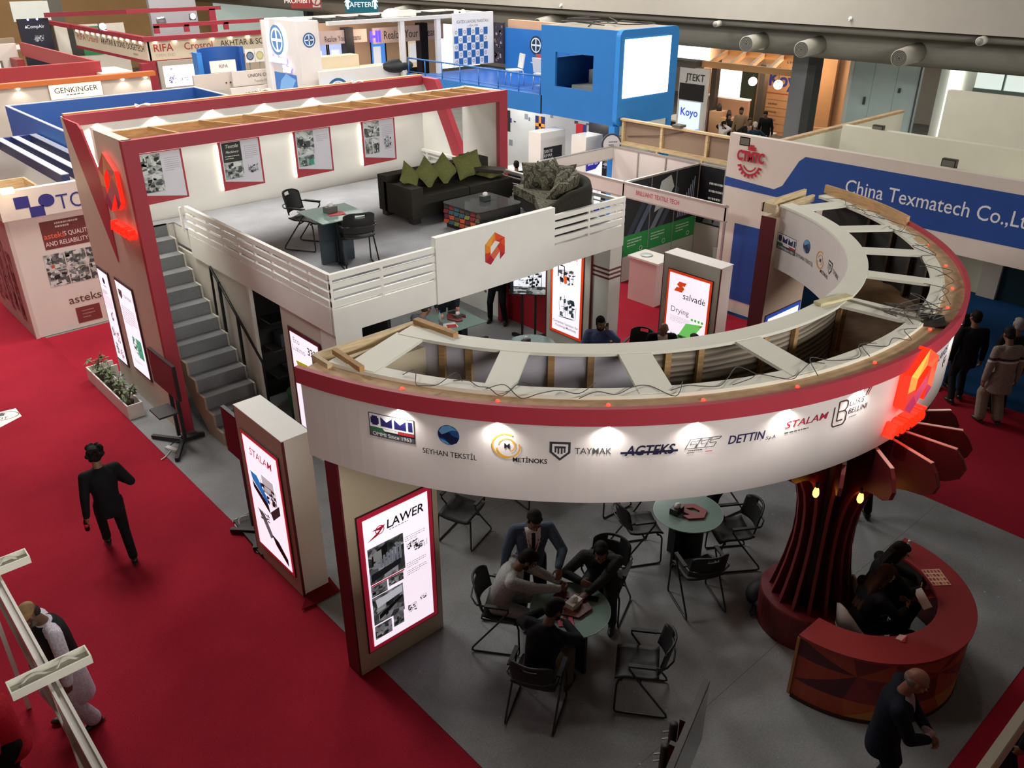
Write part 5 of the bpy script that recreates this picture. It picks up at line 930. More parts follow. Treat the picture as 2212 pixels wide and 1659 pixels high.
# ---------------- booth rails in the near corners
t = thing('booth_rail', 'white booth rail with reddish fascia panel and light troughs in the lower left corner', 'booth rail', (.48, 5.5, 2.1)); MB(C('#d6cfc6', .45)).box((.455, 1.8, 2.45), (.475, 8.2, 2.5)).box((.505, 1.8, 2.45), (.525, 8.2, 2.5)).box((.475, 1.8, 2.44), (.505, 8.2, 2.465)).build('rail', t)
for a, b in ((1.8, 5.3), (5.42, 8.2)): MB(C('#b88f86', .18)).box((.47, a, 2.12), (.49, b, 2.44)).build('fascia_panel', t)
MB(C('#cfc6bb', .45)).box((.455, 1.8, 2.08), (.51, 8.2, 2.12)).build('rail', t)
for x, y in ((.47, 8.0), (.47, 5.05)): MB(C('#d8d2c8', .45)).box((x - .02, y, F), (x + .02, y + .04, 2.45)).build('upright', t)
for y in (5.36, 6.85):
    m = MB(C('#e2e0d2', .45)); m.box((.24, y - .07, 2.5), (.76, y + .07, 2.515))
    for a in ((.24, y - .07, .76, y - .06), (.24, y + .06, .76, y + .07), (.24, y - .06, .25, y + .06), (.75, y - .06, .76, y + .06)): m.box((a[0], a[1], 2.515), (a[2], a[3], 2.57))
    tr2 = m.build('light_trough', t); MB(C('#c9c6bc', .5)).tube(wire([(.3, y, 2.53), (.4, y + .03, 2.56), (.52, y - .02, 2.54), (.6, y + .02, 2.58), (.7, y - .01, 2.53)]), .008, 6).tube([(.28, y - .03, 2.53), (.44, y - .03, 2.53)], .012, 6).build('wiring', tr2)
t = thing('booth_table', 'white table edge at the left border beneath the booth rail', 'table', (.2, 7.2, F)); MB(C('#e0dace', .5)).box((-.5, 7.05, .7), (.2, 7.75, .74)).build('tabletop', t); MB(C('#d6cfc4', .5)).box((.1, 7.65, F), (.16, 7.72, .7)).box((.1, 7.1, F), (.16, 7.17, .7)).build('leg', t)
t = thing('booth_rail', 'pale booth rail with beige fascia panel in the lower right corner', 'booth rail', (5.5, .67, 2.1)); MB(C('#d8d3be', .45)).box((3.0, .66, 2.44), (9.5, .72, 2.5)).build('rail', t); MB(C('#cdb6a6', .35)).box((3.0, .68, 2.1), (9.5, .7, 2.44)).build('fascia_panel', t)
for x in (3.2, 9.3): MB(ALU).box((x, .67, F), (x + .04, .71, 2.44)).build('upright', t)

# ================================================================ neighbouring stands
BW = C('#dcd4ca', .5)
GLOW = C('#fff0d2', .4, 6)
# --- white corner booth with workshop photographs
t = thing('exhibition_booth', 'white corner booth with blue geometric sign and grey workshop photographs across the red aisle', 'booth', (6.2, 18.1, .006))
MB(C('#d9d0c8', .5)).box((3.34, 18.1, .006), (9.0, 18.2, 2.5)).build('front_wall', t)
sw = MB(C('#c7b0a8', .5)).box((3.34, 18.2, .006), (3.42, 20.8, 2.5)).build('side_wall', t)
MB(C('#d9d0c8', .5)).box((3.3, 17.98, 2.45), (9.0, 18.12, 3.0)).box((3.3, 18.12, 2.45), (3.38, 20.8, 3.0)).build('sign_fascia', t)
MB(C('#cbbfb6', .5)).box((3.33, 18.07, .006), (3.4, 18.1, 2.45)).build('corner_post', t)
m = MB(C('#28277a', .45)); P = front(3.3, 17.978, 2.45)
m.poly(P, [(.27, .2), (.53, .2), (.53, .42), (.27, .42)], .003); m.poly(P, [(.5, .0), (.76, .0), (.76, .2), (.5, .2)], .003); m.disc(P, .83, .28, .145, .125, .003)
m.text(P, 'TO', 1.27, .19, .42, -.004, 0, 1, w=.003, fit=.52); m.build('sign_print', t)
m = MB(); P = front(3.34, 18.098)
m.use(C('#6f2c2c', .5)).rect(P, .58, 1.74, 1.5, 2.3, .002); m.use(C('#d8c8c0', .5)).lines_of_text(P, .85, 1.3, 2.22, 2, .07, .035, 3, .004); m.use(C('#e86a4a', .5)).text(P, "asteks", .8, 2.0, .16, .008, w=.004); m.use(C('#e3d8d0', .5)).text(P, "'S QUALITY", 1.22, 2.0, .13, .004, 0, .8, w=.004); m.text(P, 'AND RELIABILITY...', 1.04, 1.84, .13, .004, 0, .8, w=.004)
for i in range(3):
    for j in range(2): m.photo(P, .5 + .4 * i, .98 + .34 * j, .88 + .4 * i, 1.3 + .34 * j, 80 + 3 * i + j, .002)
m.use(C('#c24a2a', .5)).rect(P, .6, 1.36, .66, 1.42, .005); m.rect(P, 1.62, 1.1, 1.66, 1.16, .005)
for j in range(4): m.photo(P, 1.75, .62 + .3 * j, 1.9, .9 + .3 * j, 90 + j, .002)
m.use(C('#5d3a34', .5)).text(P, 'asteks', 1.08, .62, .24, .004, 0, 1.1, w=.003); m.use(C('#7a3434', .5)).rect(P, .84, .1, 1.32, .44, .002); m.use(C('#b98f88', .5)).lines_of_text(P, .95, 1.2, .34, 3, .07, .02, 4, .004); m.machine(P, 1.72, 2.1, .12, .2, 9, w=.003); m.build('wall_print', t)
m = MB(C('#9b7f7a', .5)); P = side(3.338, 20.8)
for k in range(5): m.photo(P, .3 + .42 * k, .25 + .1 * (k % 2), .62 + .42 * k, 1.9 - .2 * (k % 3), 95 + k, .002, '#b08f88')
m.build('wall_print', sw)
t = thing('clip_floodlight', 'small glowing floodlight clamped on top of the white corner booth sign', 'floodlight', (3.469, 17.747, 3.020)); c = V(t.location); MB(C('#ffd9a0', .4, 12)).box(c - V((.1, .06, -.0)), c + V((.1, .04, .1))).build('lamp_head', t); MB(BLACK).box(c + V((-.03, .0, -.02)), c + V((.03, .08, .02))).build('clamp', t); point(c + V((0, -.15, .1)), 6, (1, .8, .5), .08)
# open roof beams over that booth
for k, (x, lab) in enumerate(((4.6, 'leftmost blue and white roof beam over the white corner booth'), (4.95, 'middle blue and white roof beam over the white corner booth'), (5.35, 'blue and white roof beam nearest the portal wall, over the white corner booth'))):
    b = MB(C('#26345f', .5)); b.box((x, 18.4, 2.85), (x + .15, 23.3, 3.06)); b.use(C('#a9acb9', .5)).box((x, 18.4, 3.06), (x + .15, 23.3, 3.075)); solo('roof_beam', b, lab, 'beam', 'blue and white roof beams')
solo('cross_beam', MB(C('#2a3a78', .5)).box((4.4, 23.3, 2.85), (5.7, 23.4, 3.06)), 'navy cross beam joining the far ends of the blue and white roof beams', 'beam')
solo('booth_wall', MB(C('#d8d2c8', .5)).box((3.4, 24.2, .006), (8.8, 24.3, 2.9)), 'white inner wall seen under the blue and white roof beams', 'booth wall')
t = thing('timber_shelf', 'raw timber shelf box at the left edge behind the white corner booth sign', 'shelf', (4.0, 19.5, 2.2)); MB(C('#d9b88a', .6, kind='wood')).box((3.5, 19.3, 2.2), (4.35, 20.2, 2.25)).box((3.5, 20.2, 2.2), (4.35, 20.25, 2.75)).box((4.3, 19.3, 2.25), (4.35, 20.2, 2.75)).build('box', t)
# --- blue parapet frame
t = thing('parapet_frame', 'royal blue rectangular parapet frame just behind the portal wall', 'parapet', (8.1, 23, 2.5)); BL = C('#1f4f98', .5); BL2 = C('#2b63ae', .5)
MB(BL).box((5.6, 25.85, 2.5), (10.68, 25.92, 3.4)).build('rear_panel', t); MB(BL2).box((5.55, 20.0, 2.5), (5.62, 25.92, 3.4)).build('left_panel', t); MB(BL).box((10.62, 21.0, 2.5), (10.69, 25.85, 3.4)).build('right_panel', t)
MB(C('#b9c4d6', .5)).box((5.55, 20.0, 3.4), (5.62, 25.92, 3.42)).box((5.62, 25.85, 3.4), (10.69, 25.92, 3.42)).box((10.62, 21, 3.4), (10.69, 25.85, 3.42)).build('edge', t)
MB(C('#2a6bb5', .5)).box((5.9, 19.0, 2.5), (6.0, 19.1, 3.3)).box((5.9, 18.9, 2.4), (7.6, 19.0, 3.25)).build('front_panel', t)
for k, (p, lab) in enumerate((((5.247, 14.987, 4.690), 'white hand towel lump on the left of the portal wall top edge'), ((7.563, 15.178, 4.690), 'white cable coil near the middle of the portal wall top edge'), ((9.425, 14.950, 4.690), 'white cable coil on the right of the portal wall top edge'))):
    m = MB(C('#e6e2dc', .5)); m.tube(wire([V(p) + V((.12 * cos(a) , .06 * sin(a), .03 + .02 * sin(3 * a))) for a in [q * .9 for q in range(9)]]), .014, 6); solo('cable_coil', m, lab, 'cable')
# --- booth with an orange top edge and lit sign
t = thing('exhibition_booth', 'white booth with orange top edge and a glowing lettered sign, behind the blue parapet frame', 'booth', (9, 32.2, 0))
MB(C('#c9bcae', .5)).box((5.2, 32.22, 0), (11.72, 32.35, 3.1)).build('front_wall', t); MB(C('#c96a2e', .5)).box((5.2, 32.1, 3.06), (11.9, 32.4, 3.21)).build('orange_edge', t)
sb = MB(C('#b98a6a', .5)).box((8.3, 32.17, 2.56), (10.02, 32.21, 3.06)).build('sign_frame', t); P = front(8.32, 32.168, 2.58); m = MB(C('#fff0d8', .4, .7)); m.rect(P, 0, 0, 1.68, .46, .001); m.use(C('#33352a', .5)); m.text(P, 'GENKINGER', .84, .26, .24, .008, w=.004, fit=1.4); m.lines_of_text(P, .5, 1.5, .1, 1, .03, .03, 5, .004); m.build('sign_face', sb)
for x in (7.4, 10.75, 11.55): MB(GLOW).ell((x, 32.17, 3.02), (.06, .03, .03), 8, 5).build('downlight', t); spot((x, 32.0, 3.05), 10, (rad(12), 0, 0), 110)
t = thing('curved_counter', 'cream rounded counter top behind the orange edged booth', 'counter', (11.5, 34, 0)); MB(C('#e8e2cc', .5)).box((10.4, 33.2, 0), (11.5, 35, 3.15)).build('body', t)
# --- red parapet in front of further stands
t = thing('parapet_frame', 'red L shaped parapet behind the orange edged booth at the left edge', 'parapet', (8, 34, 2.9)); RP = C('#a22a30', .5)
MB(RP).box((4.0, 33.7, 2.95), (10.6, 33.8, 3.5)).build('front_panel', t); MB(C('#b23a3c', .5)).box((10.52, 33.8, 2.95), (10.62, 43.6, 3.5)).build('side_panel', t)
MB(C('#c0504e', .5)).box((4.0, 33.7, 3.5), (10.62, 33.8, 3.52)).build('edge', t)
t = thing('booth_wall', 'white booth wall with a small framed picture at the left edge behind the red parapet', 'booth wall', (8, 43.7, 0)); MB(BW).box((4, 43.7, 0), (10.4, 43.9, 3.45)).build('panel', t)
m = MB(C('#6b6560', .5)).box((7.9, 43.64, 2.1), (9.7, 43.7, 2.8)).build('picture_frame', t); MB(C('#e8dcd6', .4, .6)).box((8.0, 43.62, 2.17), (9.6, 43.64, 2.73)).build('picture', m)
MB(C('#8f2a2c', .5)).box((10.0, 42.5, 0), (10.3, 43.6, 2.9)).build('red_jamb', t)
# --- navy banner wall
t = thing('banner_wall', 'tall navy banner wall with small white lettering at the upper left', 'banner', (12, 47, 0)); MB(C('#17182e', .4)).box((11.5, 47, 0), (12.85, 47.15, 4.2)).build('panel', t)
m = MB(C('#e2e4ee', .5, .3)); P = front(11.5, 46.99); m.text(P, 'CompAir', .72, 3.85, .2, .005, w=.004); m.poly(P, [(.25, 3.8), (.36, 3.8), (.31, 3.93)], .004); m.machine(P, .75, 3.35, .45, .3, 4, ('#c9ccd8', '#8f93a8', '#e2e4ee'), .004); m.build('print', t)
for x in (11.95, 12.35): MB(C('#8f8cff', .4, 5)).ell((x, 46.95, 4.17), .05, 8, 5).build('downlight', t)
solo('hanging_banner', MB(C('#dde0d8', .5)).box((13.3, 55, 3.6), (15.2, 55.05, 4.6)), 'white banner hanging behind the navy banner wall', 'banner')
solo('booth_wall', MB(C('#a6917c', .6)).box((7.5, 50, 0), (11.9, 50.2, 3.2)), 'tan grey booth wall left of the navy banner wall', 'booth wall')
t = thing('small_sign', 'small pale sign strip beside the navy banner wall', 'sign', (10.6, 46, 2.9)); MB(C('#8a6a5c', .5)).box((9.9, 46, 2.9), (11.3, 46.1, 3.25)).build('board', t); MB(C('#e3d9cf', .5, .4)).box((10.4, 45.97, 3.0), (11.2, 46, 3.2)).build('face', t)
# --- long red and cream stand with lettered fascia
t = thing('exhibition_stand', 'large red and cream stand with lettered fascias and rows of small lights', 'stand', (16.5, 40, 0)); CR = C('#d8cbb2', .5)
MB(CR).box((13.78, 37.5, 2.98), (20.5, 37.65, 3.72)).build('front_fascia', t); MB(CR).box((13.72, 37.5, 2.98), (13.86, 46.5, 3.74)).build('side_fascia', t)
RS = C('#962736', .5)
MB(RS).box((13.6, 37.35, 3.72), (20.5, 37.65, 3.9)).build('top_edge', t); MB(RS).box((13.6, 37.65, 3.72), (13.85, 52, 3.9)).build('top_edge', t); MB(RS).box((13.7, 37.45, 2.86), (20.5, 37.65, 2.98)).build('lower_edge', t); MB(RS).box((13.7, 37.65, 2.86), (13.85, 46.5, 2.98)).build('lower_edge', t)
MB(RS).box((13.35, 37.4, 0), (13.95, 37.7, 2.9)).build('corner_post', t); MB(RS).box((13.6, 51.3, 0), (13.9, 52, 3.75)).build('rear_post', t)
m = MB(C('#b23532', .5)); P = front(13.78, 37.498, 2.98); m.text(P, 'RIFA', .62, .45, .42, .012, 0, 1, w=.004); m.text(P, 'Crosrol', 2.15, .45, .4, .006, 0, 1, w=.004); m.use(C('#2b2924', .5)).text(P, 'AKHTAR & SONS', 4.35, .46, .34, .0, 0, .95, w=.004); m.text(P, 'DOGETECH', 6.4, .46, .34, 0, w=.004); m.use(C('#b7a493', .5)).text(P, 'OPEN END', .68, .17, .17, 0, w=.004); m.lines_of_text(P, 1.7, 2.6, .13, 1, .05, .06, 3, .004); m.build('lettering', t)
m = MB(C('#c06a5c', .5)); P = side(13.718, 46.5, 2.98); m.text(P, 'RIFA', .95, .42, .4, .004, 0, 1.5, w=.004); m.text(P, 'Crosrol', 2.5, .42, .36, .0, 0, 1.3, w=.004); m.use(C('#3a3630', .5)).text(P, 'AKHTAR & SONS', 5.1, .42, .34, 0, 0, 1.15, w=.004); m.text(P, 'DOGETECH', 7.75, .42, .34, 0, 0, 1.1, w=.004); m.use(C('#b7a493', .5)).lines_of_text(P, 7.4, 8.3, .12, 1, .05, .08, 3, .004); m.build('lettering', t)
for k in range(7): MB(GLOW).ell((14.1 + .82 * k, 37.42, 3.66), (.075, .05, .05), 8, 5).build('spotlight', t)
for k in range(12): MB(GLOW).ell((13.68, 38.0 + .72 * k, 3.66), (.05, .09, .05), 8, 5).build('spotlight', t)
for y0, z0, x1 in ((38.6, 4.12, 20), (41.5, 4.55, 19.0)): MB(RS).box((14.6, y0, z0), (x1, y0 + .1, z0 + .16)).build('upper_rail', t)
for x in (14.6, 15.9, 17.7): MB(RS).box((x, 38.6, 3.9), (x + .22, 38.7, 4.2)).build('upper_post', t)
MB(RS).box((18.4, 41.5, 3.6), (18.7, 41.6, 4.6)).build('upper_post', t); MB(RS).box((12.6, 46.5, 4.25), (18, 46.6, 4.45)).build('upper_rail', t)
MB(C('#cbb8a4', .6)).box((13.95, 37.7, 0), (20.4, 38, 2.9)).build('inner_wall', t)
tv = thing('wall_screen', 'large glowing wall screen with a pale product picture under the red lettered stand', 'screen', (14.7, 37.4, 1.8)); MB(C('#b3a89c', .5)).box((14.0, 37.3, 1.7), (15.65, 37.4, 2.95)).build('surround', tv); P = front(14.0, 37.296, 1.7); m = MB(C('#f2e8f4', .4, 1.4)); m.rect(P, .16, .22, 1.5, 1.05, .001); m.machine(P, .5, .55, .35, .4, 4, ('#8f8fc0', '#6f72a8', '#b9a8c8'), .003); m.machine(P, 1.0, .5, .5, .15, 5, ('#a8a4b8', '#c4b8cc'), .003); m.use(C('#e0566a', .4, .6)).rect(P, .46, .9, .56, .95, .004); m.build('picture', tv)
for k, (p, lab) in enumerate((((13.641, 42.000, 4.058), 'bright floodlight on the roof of the red lettered stand, left of two'), ((20.342, 48.000, 3.900), 'bright floodlight high above the red lettered stand, against the pale wall'))):
    p = V(p); fl = thing('floodlight', lab, 'floodlight', p); MB(C('#fff8f0', .4, 18)).ell(p, (.14, .08, .14), 10, 6).build('lens', fl); MB(C('#2a2a2c', .5)).box(p + V((-.15, .06, -.2)), p + V((.15, .16, .12))).build('housing', fl)
t = thing('roof_projector', 'grey cylindrical projector lamp on the red stand roof', 'lamp', (16.083, 42.000, 4.129)); c = V(t.location); MB(C('#8d8d92', .4)).tube([c, c + V((.35, 0, .05))], .14, 12).build('barrel', t); MB(C('#fff8f0', .4, 4)).tube([c + V((0, -.05, .15)), c + V((.3, -.05, .17))], .03, 6).build('tube_light', t)
# green and black print wall inside it
t = thing('banner_wall', 'green and black printed wall behind the side of the red lettered stand', 'banner', (14.3, 50, 0)); MB(C('#d5cdc0', .5)).box((14.0, 50.5, 0), (17.5, 50.6, 3.6)).build('panel', t); m = MB(); P = front(14.0, 50.49); m.use(C('#2f2e28', .5)).rect(P, .6, 2.1, 1.2, 3.5, .003); m.use(C('#2f8050', .5)).rect(P, 1.2, 2.1, 2.2, 3.5, .003); m.build('print', t)
# pale hall features behind
solo('hall_screen', MB(C('#aaa6ac', .6)).box((19.6, 52, 0), (22.3, 52.3, 6.5)), 'grey mauve screen standing against the pale hall wall at the top', 'panel')
struct('window_4', MB(C('#cfe0d6', .3, .35)).box((26.3, 58.5, 1), (33, 58.6, 9)))
struct('wall_rear', MB(C('#a9a899', .6)).box((33.0, 58, 0), (40, 58.4, 9)))
struct('column_2', MB(C('#3f403c', .6)).box((32.6, 57.5, 0), (33.1, 58, 9)))
# --- curved royal blue panel and the stacked white fascias
t = thing('curved_screen', 'curved royal blue screen standing between the red lettered stand and the white stacked fascias', 'panel', (13.2, 30, 2.2)); MB(BL).arc((13.3, 29.3), .8, .88, 2.9, 4.06, 20, 150, 20).build('curved_face', t); MB(C('#2f7ac6', .5)).box((12.45, 29.6, 2.2), (12.62, 30.0, 3.95)).build('edge_fin', t); MB(BL).box((13.9, 29.4, 0), (14.05, 29.55, 4.08)).build('leg', t); MB(BL2).box((12.48, 29.7, 0), (12.6, 29.9, 2.2)).build('leg', t)
for k, (x, c_, lab) in enumerate(((14.05, '#6c7f98', 'square plate with a dark cog emblem right of the curved blue panel'), (14.42, '#c9c08a', 'square plate with a pale ring emblem right of the curved blue panel'))):
    t = thing('emblem_plate', lab, 'sign', (x + .17, 29.3, 3.5)); MB(C('#dcd9d4', .5)).box((x, 29.3, 3.55), (x + .34, 29.34, 3.98)).build('plate', t); m = MB(C('#3c4450' if k == 0 else '#b0a878', .5)); m.ring(front(x, 29.298, 3.55), .17, .21, .1, .14, .003); m.use(C(c_, .5)).disc(front(x, 29.298, 3.55), .17, .21, .1, w=.002); m.build('emblem', t); MB(ALU).box((x + .15, 29.34, 0), (x + .19, 29.38, 3.9)).build('post', t)
t = thing('stacked_fascia', 'stacked white lettered fascias left of the white tower with a glowing emblem', 'booth', (13, 28, 0))
MB(BW).box((12.75, 28, 2.3), (16, 28.1, 2.95)).build('front_fascia', t); MB(C('#c9bcb0', .5)).box((11.8, 28.6, 2.86), (14.2, 28.7, 3.38)).build('rear_fascia', t); MB(C('#cfc4ba', .5)).box((13.0, 28.3, 2.95), (16, 28.4, 3.42)).build('upper_fascia', t)
MB(C('#b3a79e', .5)).prism([(11.8, 28.6, 2.95), (12.75, 28.0, 2.9), (12.75, 28.0, 2.5), (11.8, 28.6, 2.6)], (.03, .05, 0)).build('side_fascia', t); MB(C('#8f8880', .5)).box((11.85, 28.1, 0), (16, 28.6, 2.3)).build('base', t)
m = MB(C('#3a3536', .5)); m.text(front(12.75, 27.998, 2.3), 'UNION COMMERCIAL', 1.35, .42, .17, .01, w=.003); m.text(front(13.0, 28.298, 2.95), 'UNION COMMERCIAL', 1.3, .3, .15, .008, w=.003); m.use(C('#8f7f7a', .5)).text(front(13.0, 28.298, 2.95), 'Textile Machinery', 1.2, .12, .12, 0, w=.003); m.use(C('#8a4a44', .5)).text(front(12.75, 27.998, 2.3), 'JUKI', .6, .13, .12, .01, w=.003); m.use(C('#3a3536', .5)).lines_of_text(front(12.75, 27.998, 2.3), .3, 1.0, .02, 1, .03, .03, 5, .003)
for x in (12.9, 13.05, 13.2): m.disc(front(11.8, 28.598, 2.86), x - 11.8, .2, .03, w=.003)
m.build('lettering', t); t = thing('name_card', 'white name card standing on the stacked fascias', 'sign', (12.9, 28.8, 3.3)); MB(C('#e3dbd2', .5)).box((12.5, 28.75, 3.38), (13.4, 28.8, 3.75)).build('card', t); MB(C('#7a6a64', .5)).text(front(12.5, 28.748, 3.38), 'RIFA', .45, .19, .16, .005, w=.003).build('lettering', t)
# --- blue and white two-storey stand
EB = C('#2b5f92', .45); EW = C('#dfe9f2', .4)
def wheel(m, P, x, y, r, rim, spk, w=.003, ky=1.0, sp=True):
    m.use(rim).disc(P, x, y, r, r * ky, w); m.use(spk).ring(P, x, y, r * .68, r * .8, w + .002, 0, 360, 24, ky); m.rect(P, x - r * .09, y - r * .7 * ky, x + r * .09, y + r * .7 * ky, w + .002); m.rect(P, x - r * .7, y - r * .09, x + r * .7, y + r * .09, w + .002)
t = thing('emblem_tower', 'white tower with rounded top, glowing round emblem and glowing script', 'tower', (14.4, 26.5, 0)); WT = C('#e0dbd6', .5)
MB(WT).box((14.05, 25.5, 0), (14.8, 27.6, 5.06)).build('body', t); m = MB(WT); m.arc((14.2, 27.55), 0, .3, 0, 5.0, 0, 360, 12); m.build('rounded_edge', t)
P = side(14.045, 27.8); m = MB(C('#f6f4ff', .4, 1.8)); m.disc(P, 1.1, 4.45, .5, .5, .01); wheel(m, P, 1.0, 4.45, .46, C('#557ba6', .4, .5), C('#dcefff', .4, 1.5), .05); m.build('lit_emblem', t)
m = MB(C('#8f84e8', .4, .8)); m.text(P, 'Business', .95, 3.86, .32, .05, 0, 1, w=.015, ext=.01); m.text(P, 'Star', 1.5, 3.6, .3, .05, 0, 1, w=.015, ext=.01); m.use(C('#f6f2ff', .4, 2.5)); m.text(P, 'Business', .95, 3.86, .32, .015, 0, 1, w=.03, ext=.03); m.text(P, 'Star', 1.5, 3.6, .3, .015, 0, 1, w=.03, ext=.03); m.build('lit_script', t)
m = MB(C('#2f6fb8', .4, .25)); m.rect(P, .4, 2.6, 1.95, 3.45, .006); m.use(C('#6fa0d0', .4, .4)).poly(P, [(.6, 2.6), (1.2, 2.6), (1.9, 3.3), (1.3, 3.45), (.9, 3.2)], .009); m.build('blue_print', t)
m = MB(); wheel(m, front(14.05, 25.498), .38, 4.5, .22, EB, EW); m.build('round_emblem', t)
t = thing('deck_stand', 'bright blue two storey stand with rounded cube, balcony rail and white lit screen', 'stand', (18.7, 19, 0)); BB = C('#2572b8', .4)
MB(C('#e4e2dc', .5)).box((14.4, 25.0, 2.2), (17.6, 25.1, 3.6)).build('white_parapet', t); m = MB(); m.use(C('#dfe4ea', .5)).rect(front(14.4, 24.998, 0), .0, 2.6, 1.3, 3.42, .002); wheel(m, front(14.4, 24.998, 0), .62, 2.95, .42, EB, EW, .004); m.build('round_emblem', t)
MB(C('#1e56a6', .3)).box((17.65, 15.4, 3.12), (19.8, 18.2, 3.2)).box((17.65, 18.2, 3.12), (21.4, 25, 3.2)).build('deck_floor', t)
MB(BB).box((17.55, 18.15, 2.8), (17.65, 24.9, 3.32)).build('deck_fascia', t)
m = MB(C('#2f6fb0', .4)); m.tube([(17.58, 18.2, 3.82), (17.58, 24.65, 3.82)], .025, 8).tube([(17.58, 18.2, 3.4), (17.58, 24.65, 3.4)], .015, 6); m.build('balcony_rail', t)
for k in range(8): MB(C('#2f6fb0', .4)).tube([(17.58, 18.25 + .91 * k, 3.3), (17.58, 18.25 + .91 * k, 3.82)], .02, 6).build('rail_post', t)
# cube front (faces -Y) and side with a window (faces -X)
m = MB(C('#2f86d2', .4)); m.prism([(x, 15.25, z) for x, z in rrect(17.5, 2.82, 19.9, 5.2, .16)], (0, .15, 0)); m.build('cube_front', t)
MB(C('#ffffff', .4, 3.0)).box((17.68, 15.235, 3.53), (19.55, 15.25, 4.97)).build('lit_screen', t)
m = MB(BB)
for a, b in (((15.4, 2.82), (18.2, 3.62)), ((15.4, 4.52), (18.2, 5.18)), ((15.4, 3.62), (16.2, 4.52)), ((17.63, 3.62), (18.2, 4.52))): m.box((17.55, a[0], a[1]), (17.62, b[0], b[1]))
m.build('cube_side', t); MB(C('#1f62a8', .5)).box((19.8, 15.4, 3.2), (19.9, 18.2, 5.1)).box((17.62, 18.1, 3.2), (19.8, 18.2, 4.3)).build('cube_inner', t); MB(C('#8d8478', .6)).box((17.6, 15.4, 5.1), (19.85, 18.2, 5.18)).build('cube_roof', t)
m = MB(C('#2a2622', .6)); R = random.Random(5)
for k in range(5): m.tube(wire([(17.8 + 2 * R.random(), 15.6 + 2.4 * R.random(), 5.2 + .03 * k) for _ in range(4)]), .015, 5)
tag(m.build('roof_cables', t), kind='stuff')
MB(C('#2f86d2', .4)).box((17.5, 15.3, 0), (17.7, 15.5, 2.82)).build('corner_post', t); MB(C('#2f86d2', .4)).box((19.7, 15.3, 0), (19.9, 15.5, 2.82)).build('corner_post', t)
pb = MB(C('#e2dfda', .5)).box((17.7, 15.34, 2.0), (19.7, 15.4, 2.82)).build('partner_panel', t); m = MB(C('#77757a', .5)); P = front(17.7, 15.338, 2.0); m.text(P, 'OUR PARTNERS', 1.0, .55, .16, 0, 0, .85, w=.003); m.rect(P, .05, .53, .48, .56, .003); m.rect(P, 1.5, .55, 1.95, .58, .003); m.text(P, 'JEKTET', 1.05, .25, .12, .004, w=.003); m.use(C('#b8434a', .5)).rect(P, .75, .2, .85, .28, .003); m.use(C('#77757a', .5)).lines_of_text(P, 1.5, 1.85, .24, 1, .05, .06, 3, .003); m.build('lettering', pb)
MB(BB).box((21.36, 18.2, 3.2), (21.44, 24.0, 4.6)).build('blue_back_wall', t); m = MB(C('#26303c', .4)); wheel(m, side(21.35, 24.0), 1.6, 4.12, .3, C('#27333f', .4), C('#cfd9e6', .4, .3)); m.build('round_emblem', t); MB(C('#d3a37e', .6)).box((21.5, 20.0, 4.0), (21.7, 24.0, 4.85)).build('wood_wall', t)
cp = MB(C('#e8e6e4', .5)).box((19.45, 24.5, 3.4), (21.25, 24.58, 5.1)).build('checker_panel', t); m = MB(); P = front(19.45, 24.498, 3.4); QB = C('#2e63a0', .5)
for i in range(8):
    for j in range(5):
        if (i + j) % 2: m.use(QB).rect(P, .01 + .19 * i, .02 + .24 * j, .01 + .19 * (i + 1), .02 + .24 * (j + 1), .002)
        else: m.use(C('#8b9099', .5)).ring(P, .105 + .19 * i, .14 + .24 * j, .035, .06, .003, 0, 360, 8)
m.use(C('#6b6a70', .5)).text(P, 'IGATEX LAHORE PAKISTAN', .85, 1.42, .145, .0, 0, .8, w=.003); m.text(P, '1-4 Dec 2022', .85, 1.29, .09, 0, w=.003); m.build('print', cp)
m = MB(C('#2b2430', .5)); m.box((21.28, 24.0, 3.4), (21.36, 24.5, 4.75)); R = random.Random(9)
for k in range(40): m.use(C(R.choice(('#4a3c4c', '#b0a0a0', '#8a6a60', '#1e1a24')), .4)); y = 24.02 + .4 * R.random(); z0 = 3.45 + 1.2 * R.random(); m.box((21.27, y, z0), (21.28, y + .08, z0 + .08))
m.build('photo_wall', t)
cn = thing('roof_canopy', 'white framed flat canopy with a black grid and two glowing corner lamps', 'canopy', (18, 26, 4.9)); m = MB(C('#d6d3cf', .5)); m.box((14.7, 24.7, 4.95), (21.3, 24.85, 5.06)); m.box((14.7, 27.2, 4.95), (21.3, 27.35, 5.06)); m.box((21.2, 24.7, 4.95), (21.35, 27.35, 5.06)); m.build('frame', cn)
m = MB(C('#26241f', .5))
for x in (15.6, 16.5, 17.4, 18.3, 19.2, 20.1): m.box((x, 24.85, 4.98), (x + .05, 27.2, 5.03))
for y in (25.4, 26.0, 26.6): m.box((14.8, y, 4.98), (21.2, y + .05, 5.03))
m.build('grid', cn)
for x in (17.4, 18.9): MB(C('#dfddd8', .5)).box((x, 24.72, 3.2), (x + .17, 24.85, 4.95)).build('post', cn)
for x in (19.75, 20.05): MB(C('#ffdca8', .4, 10)).ell((x, 24.7, 5.13), (.09, .07, .07), 10, 6).build('lamp', cn)
MB(C('#e9e7e2', .5)).ell((17.45, 25.2, 5.1), (.4, .3, .22), 14, 8).build('dome_fan', cn); MB(C('#dcdad2', .5)).box((17.5, 24.9, 5.07), (18.2, 25.2, 5.25)).build('control_box', cn)
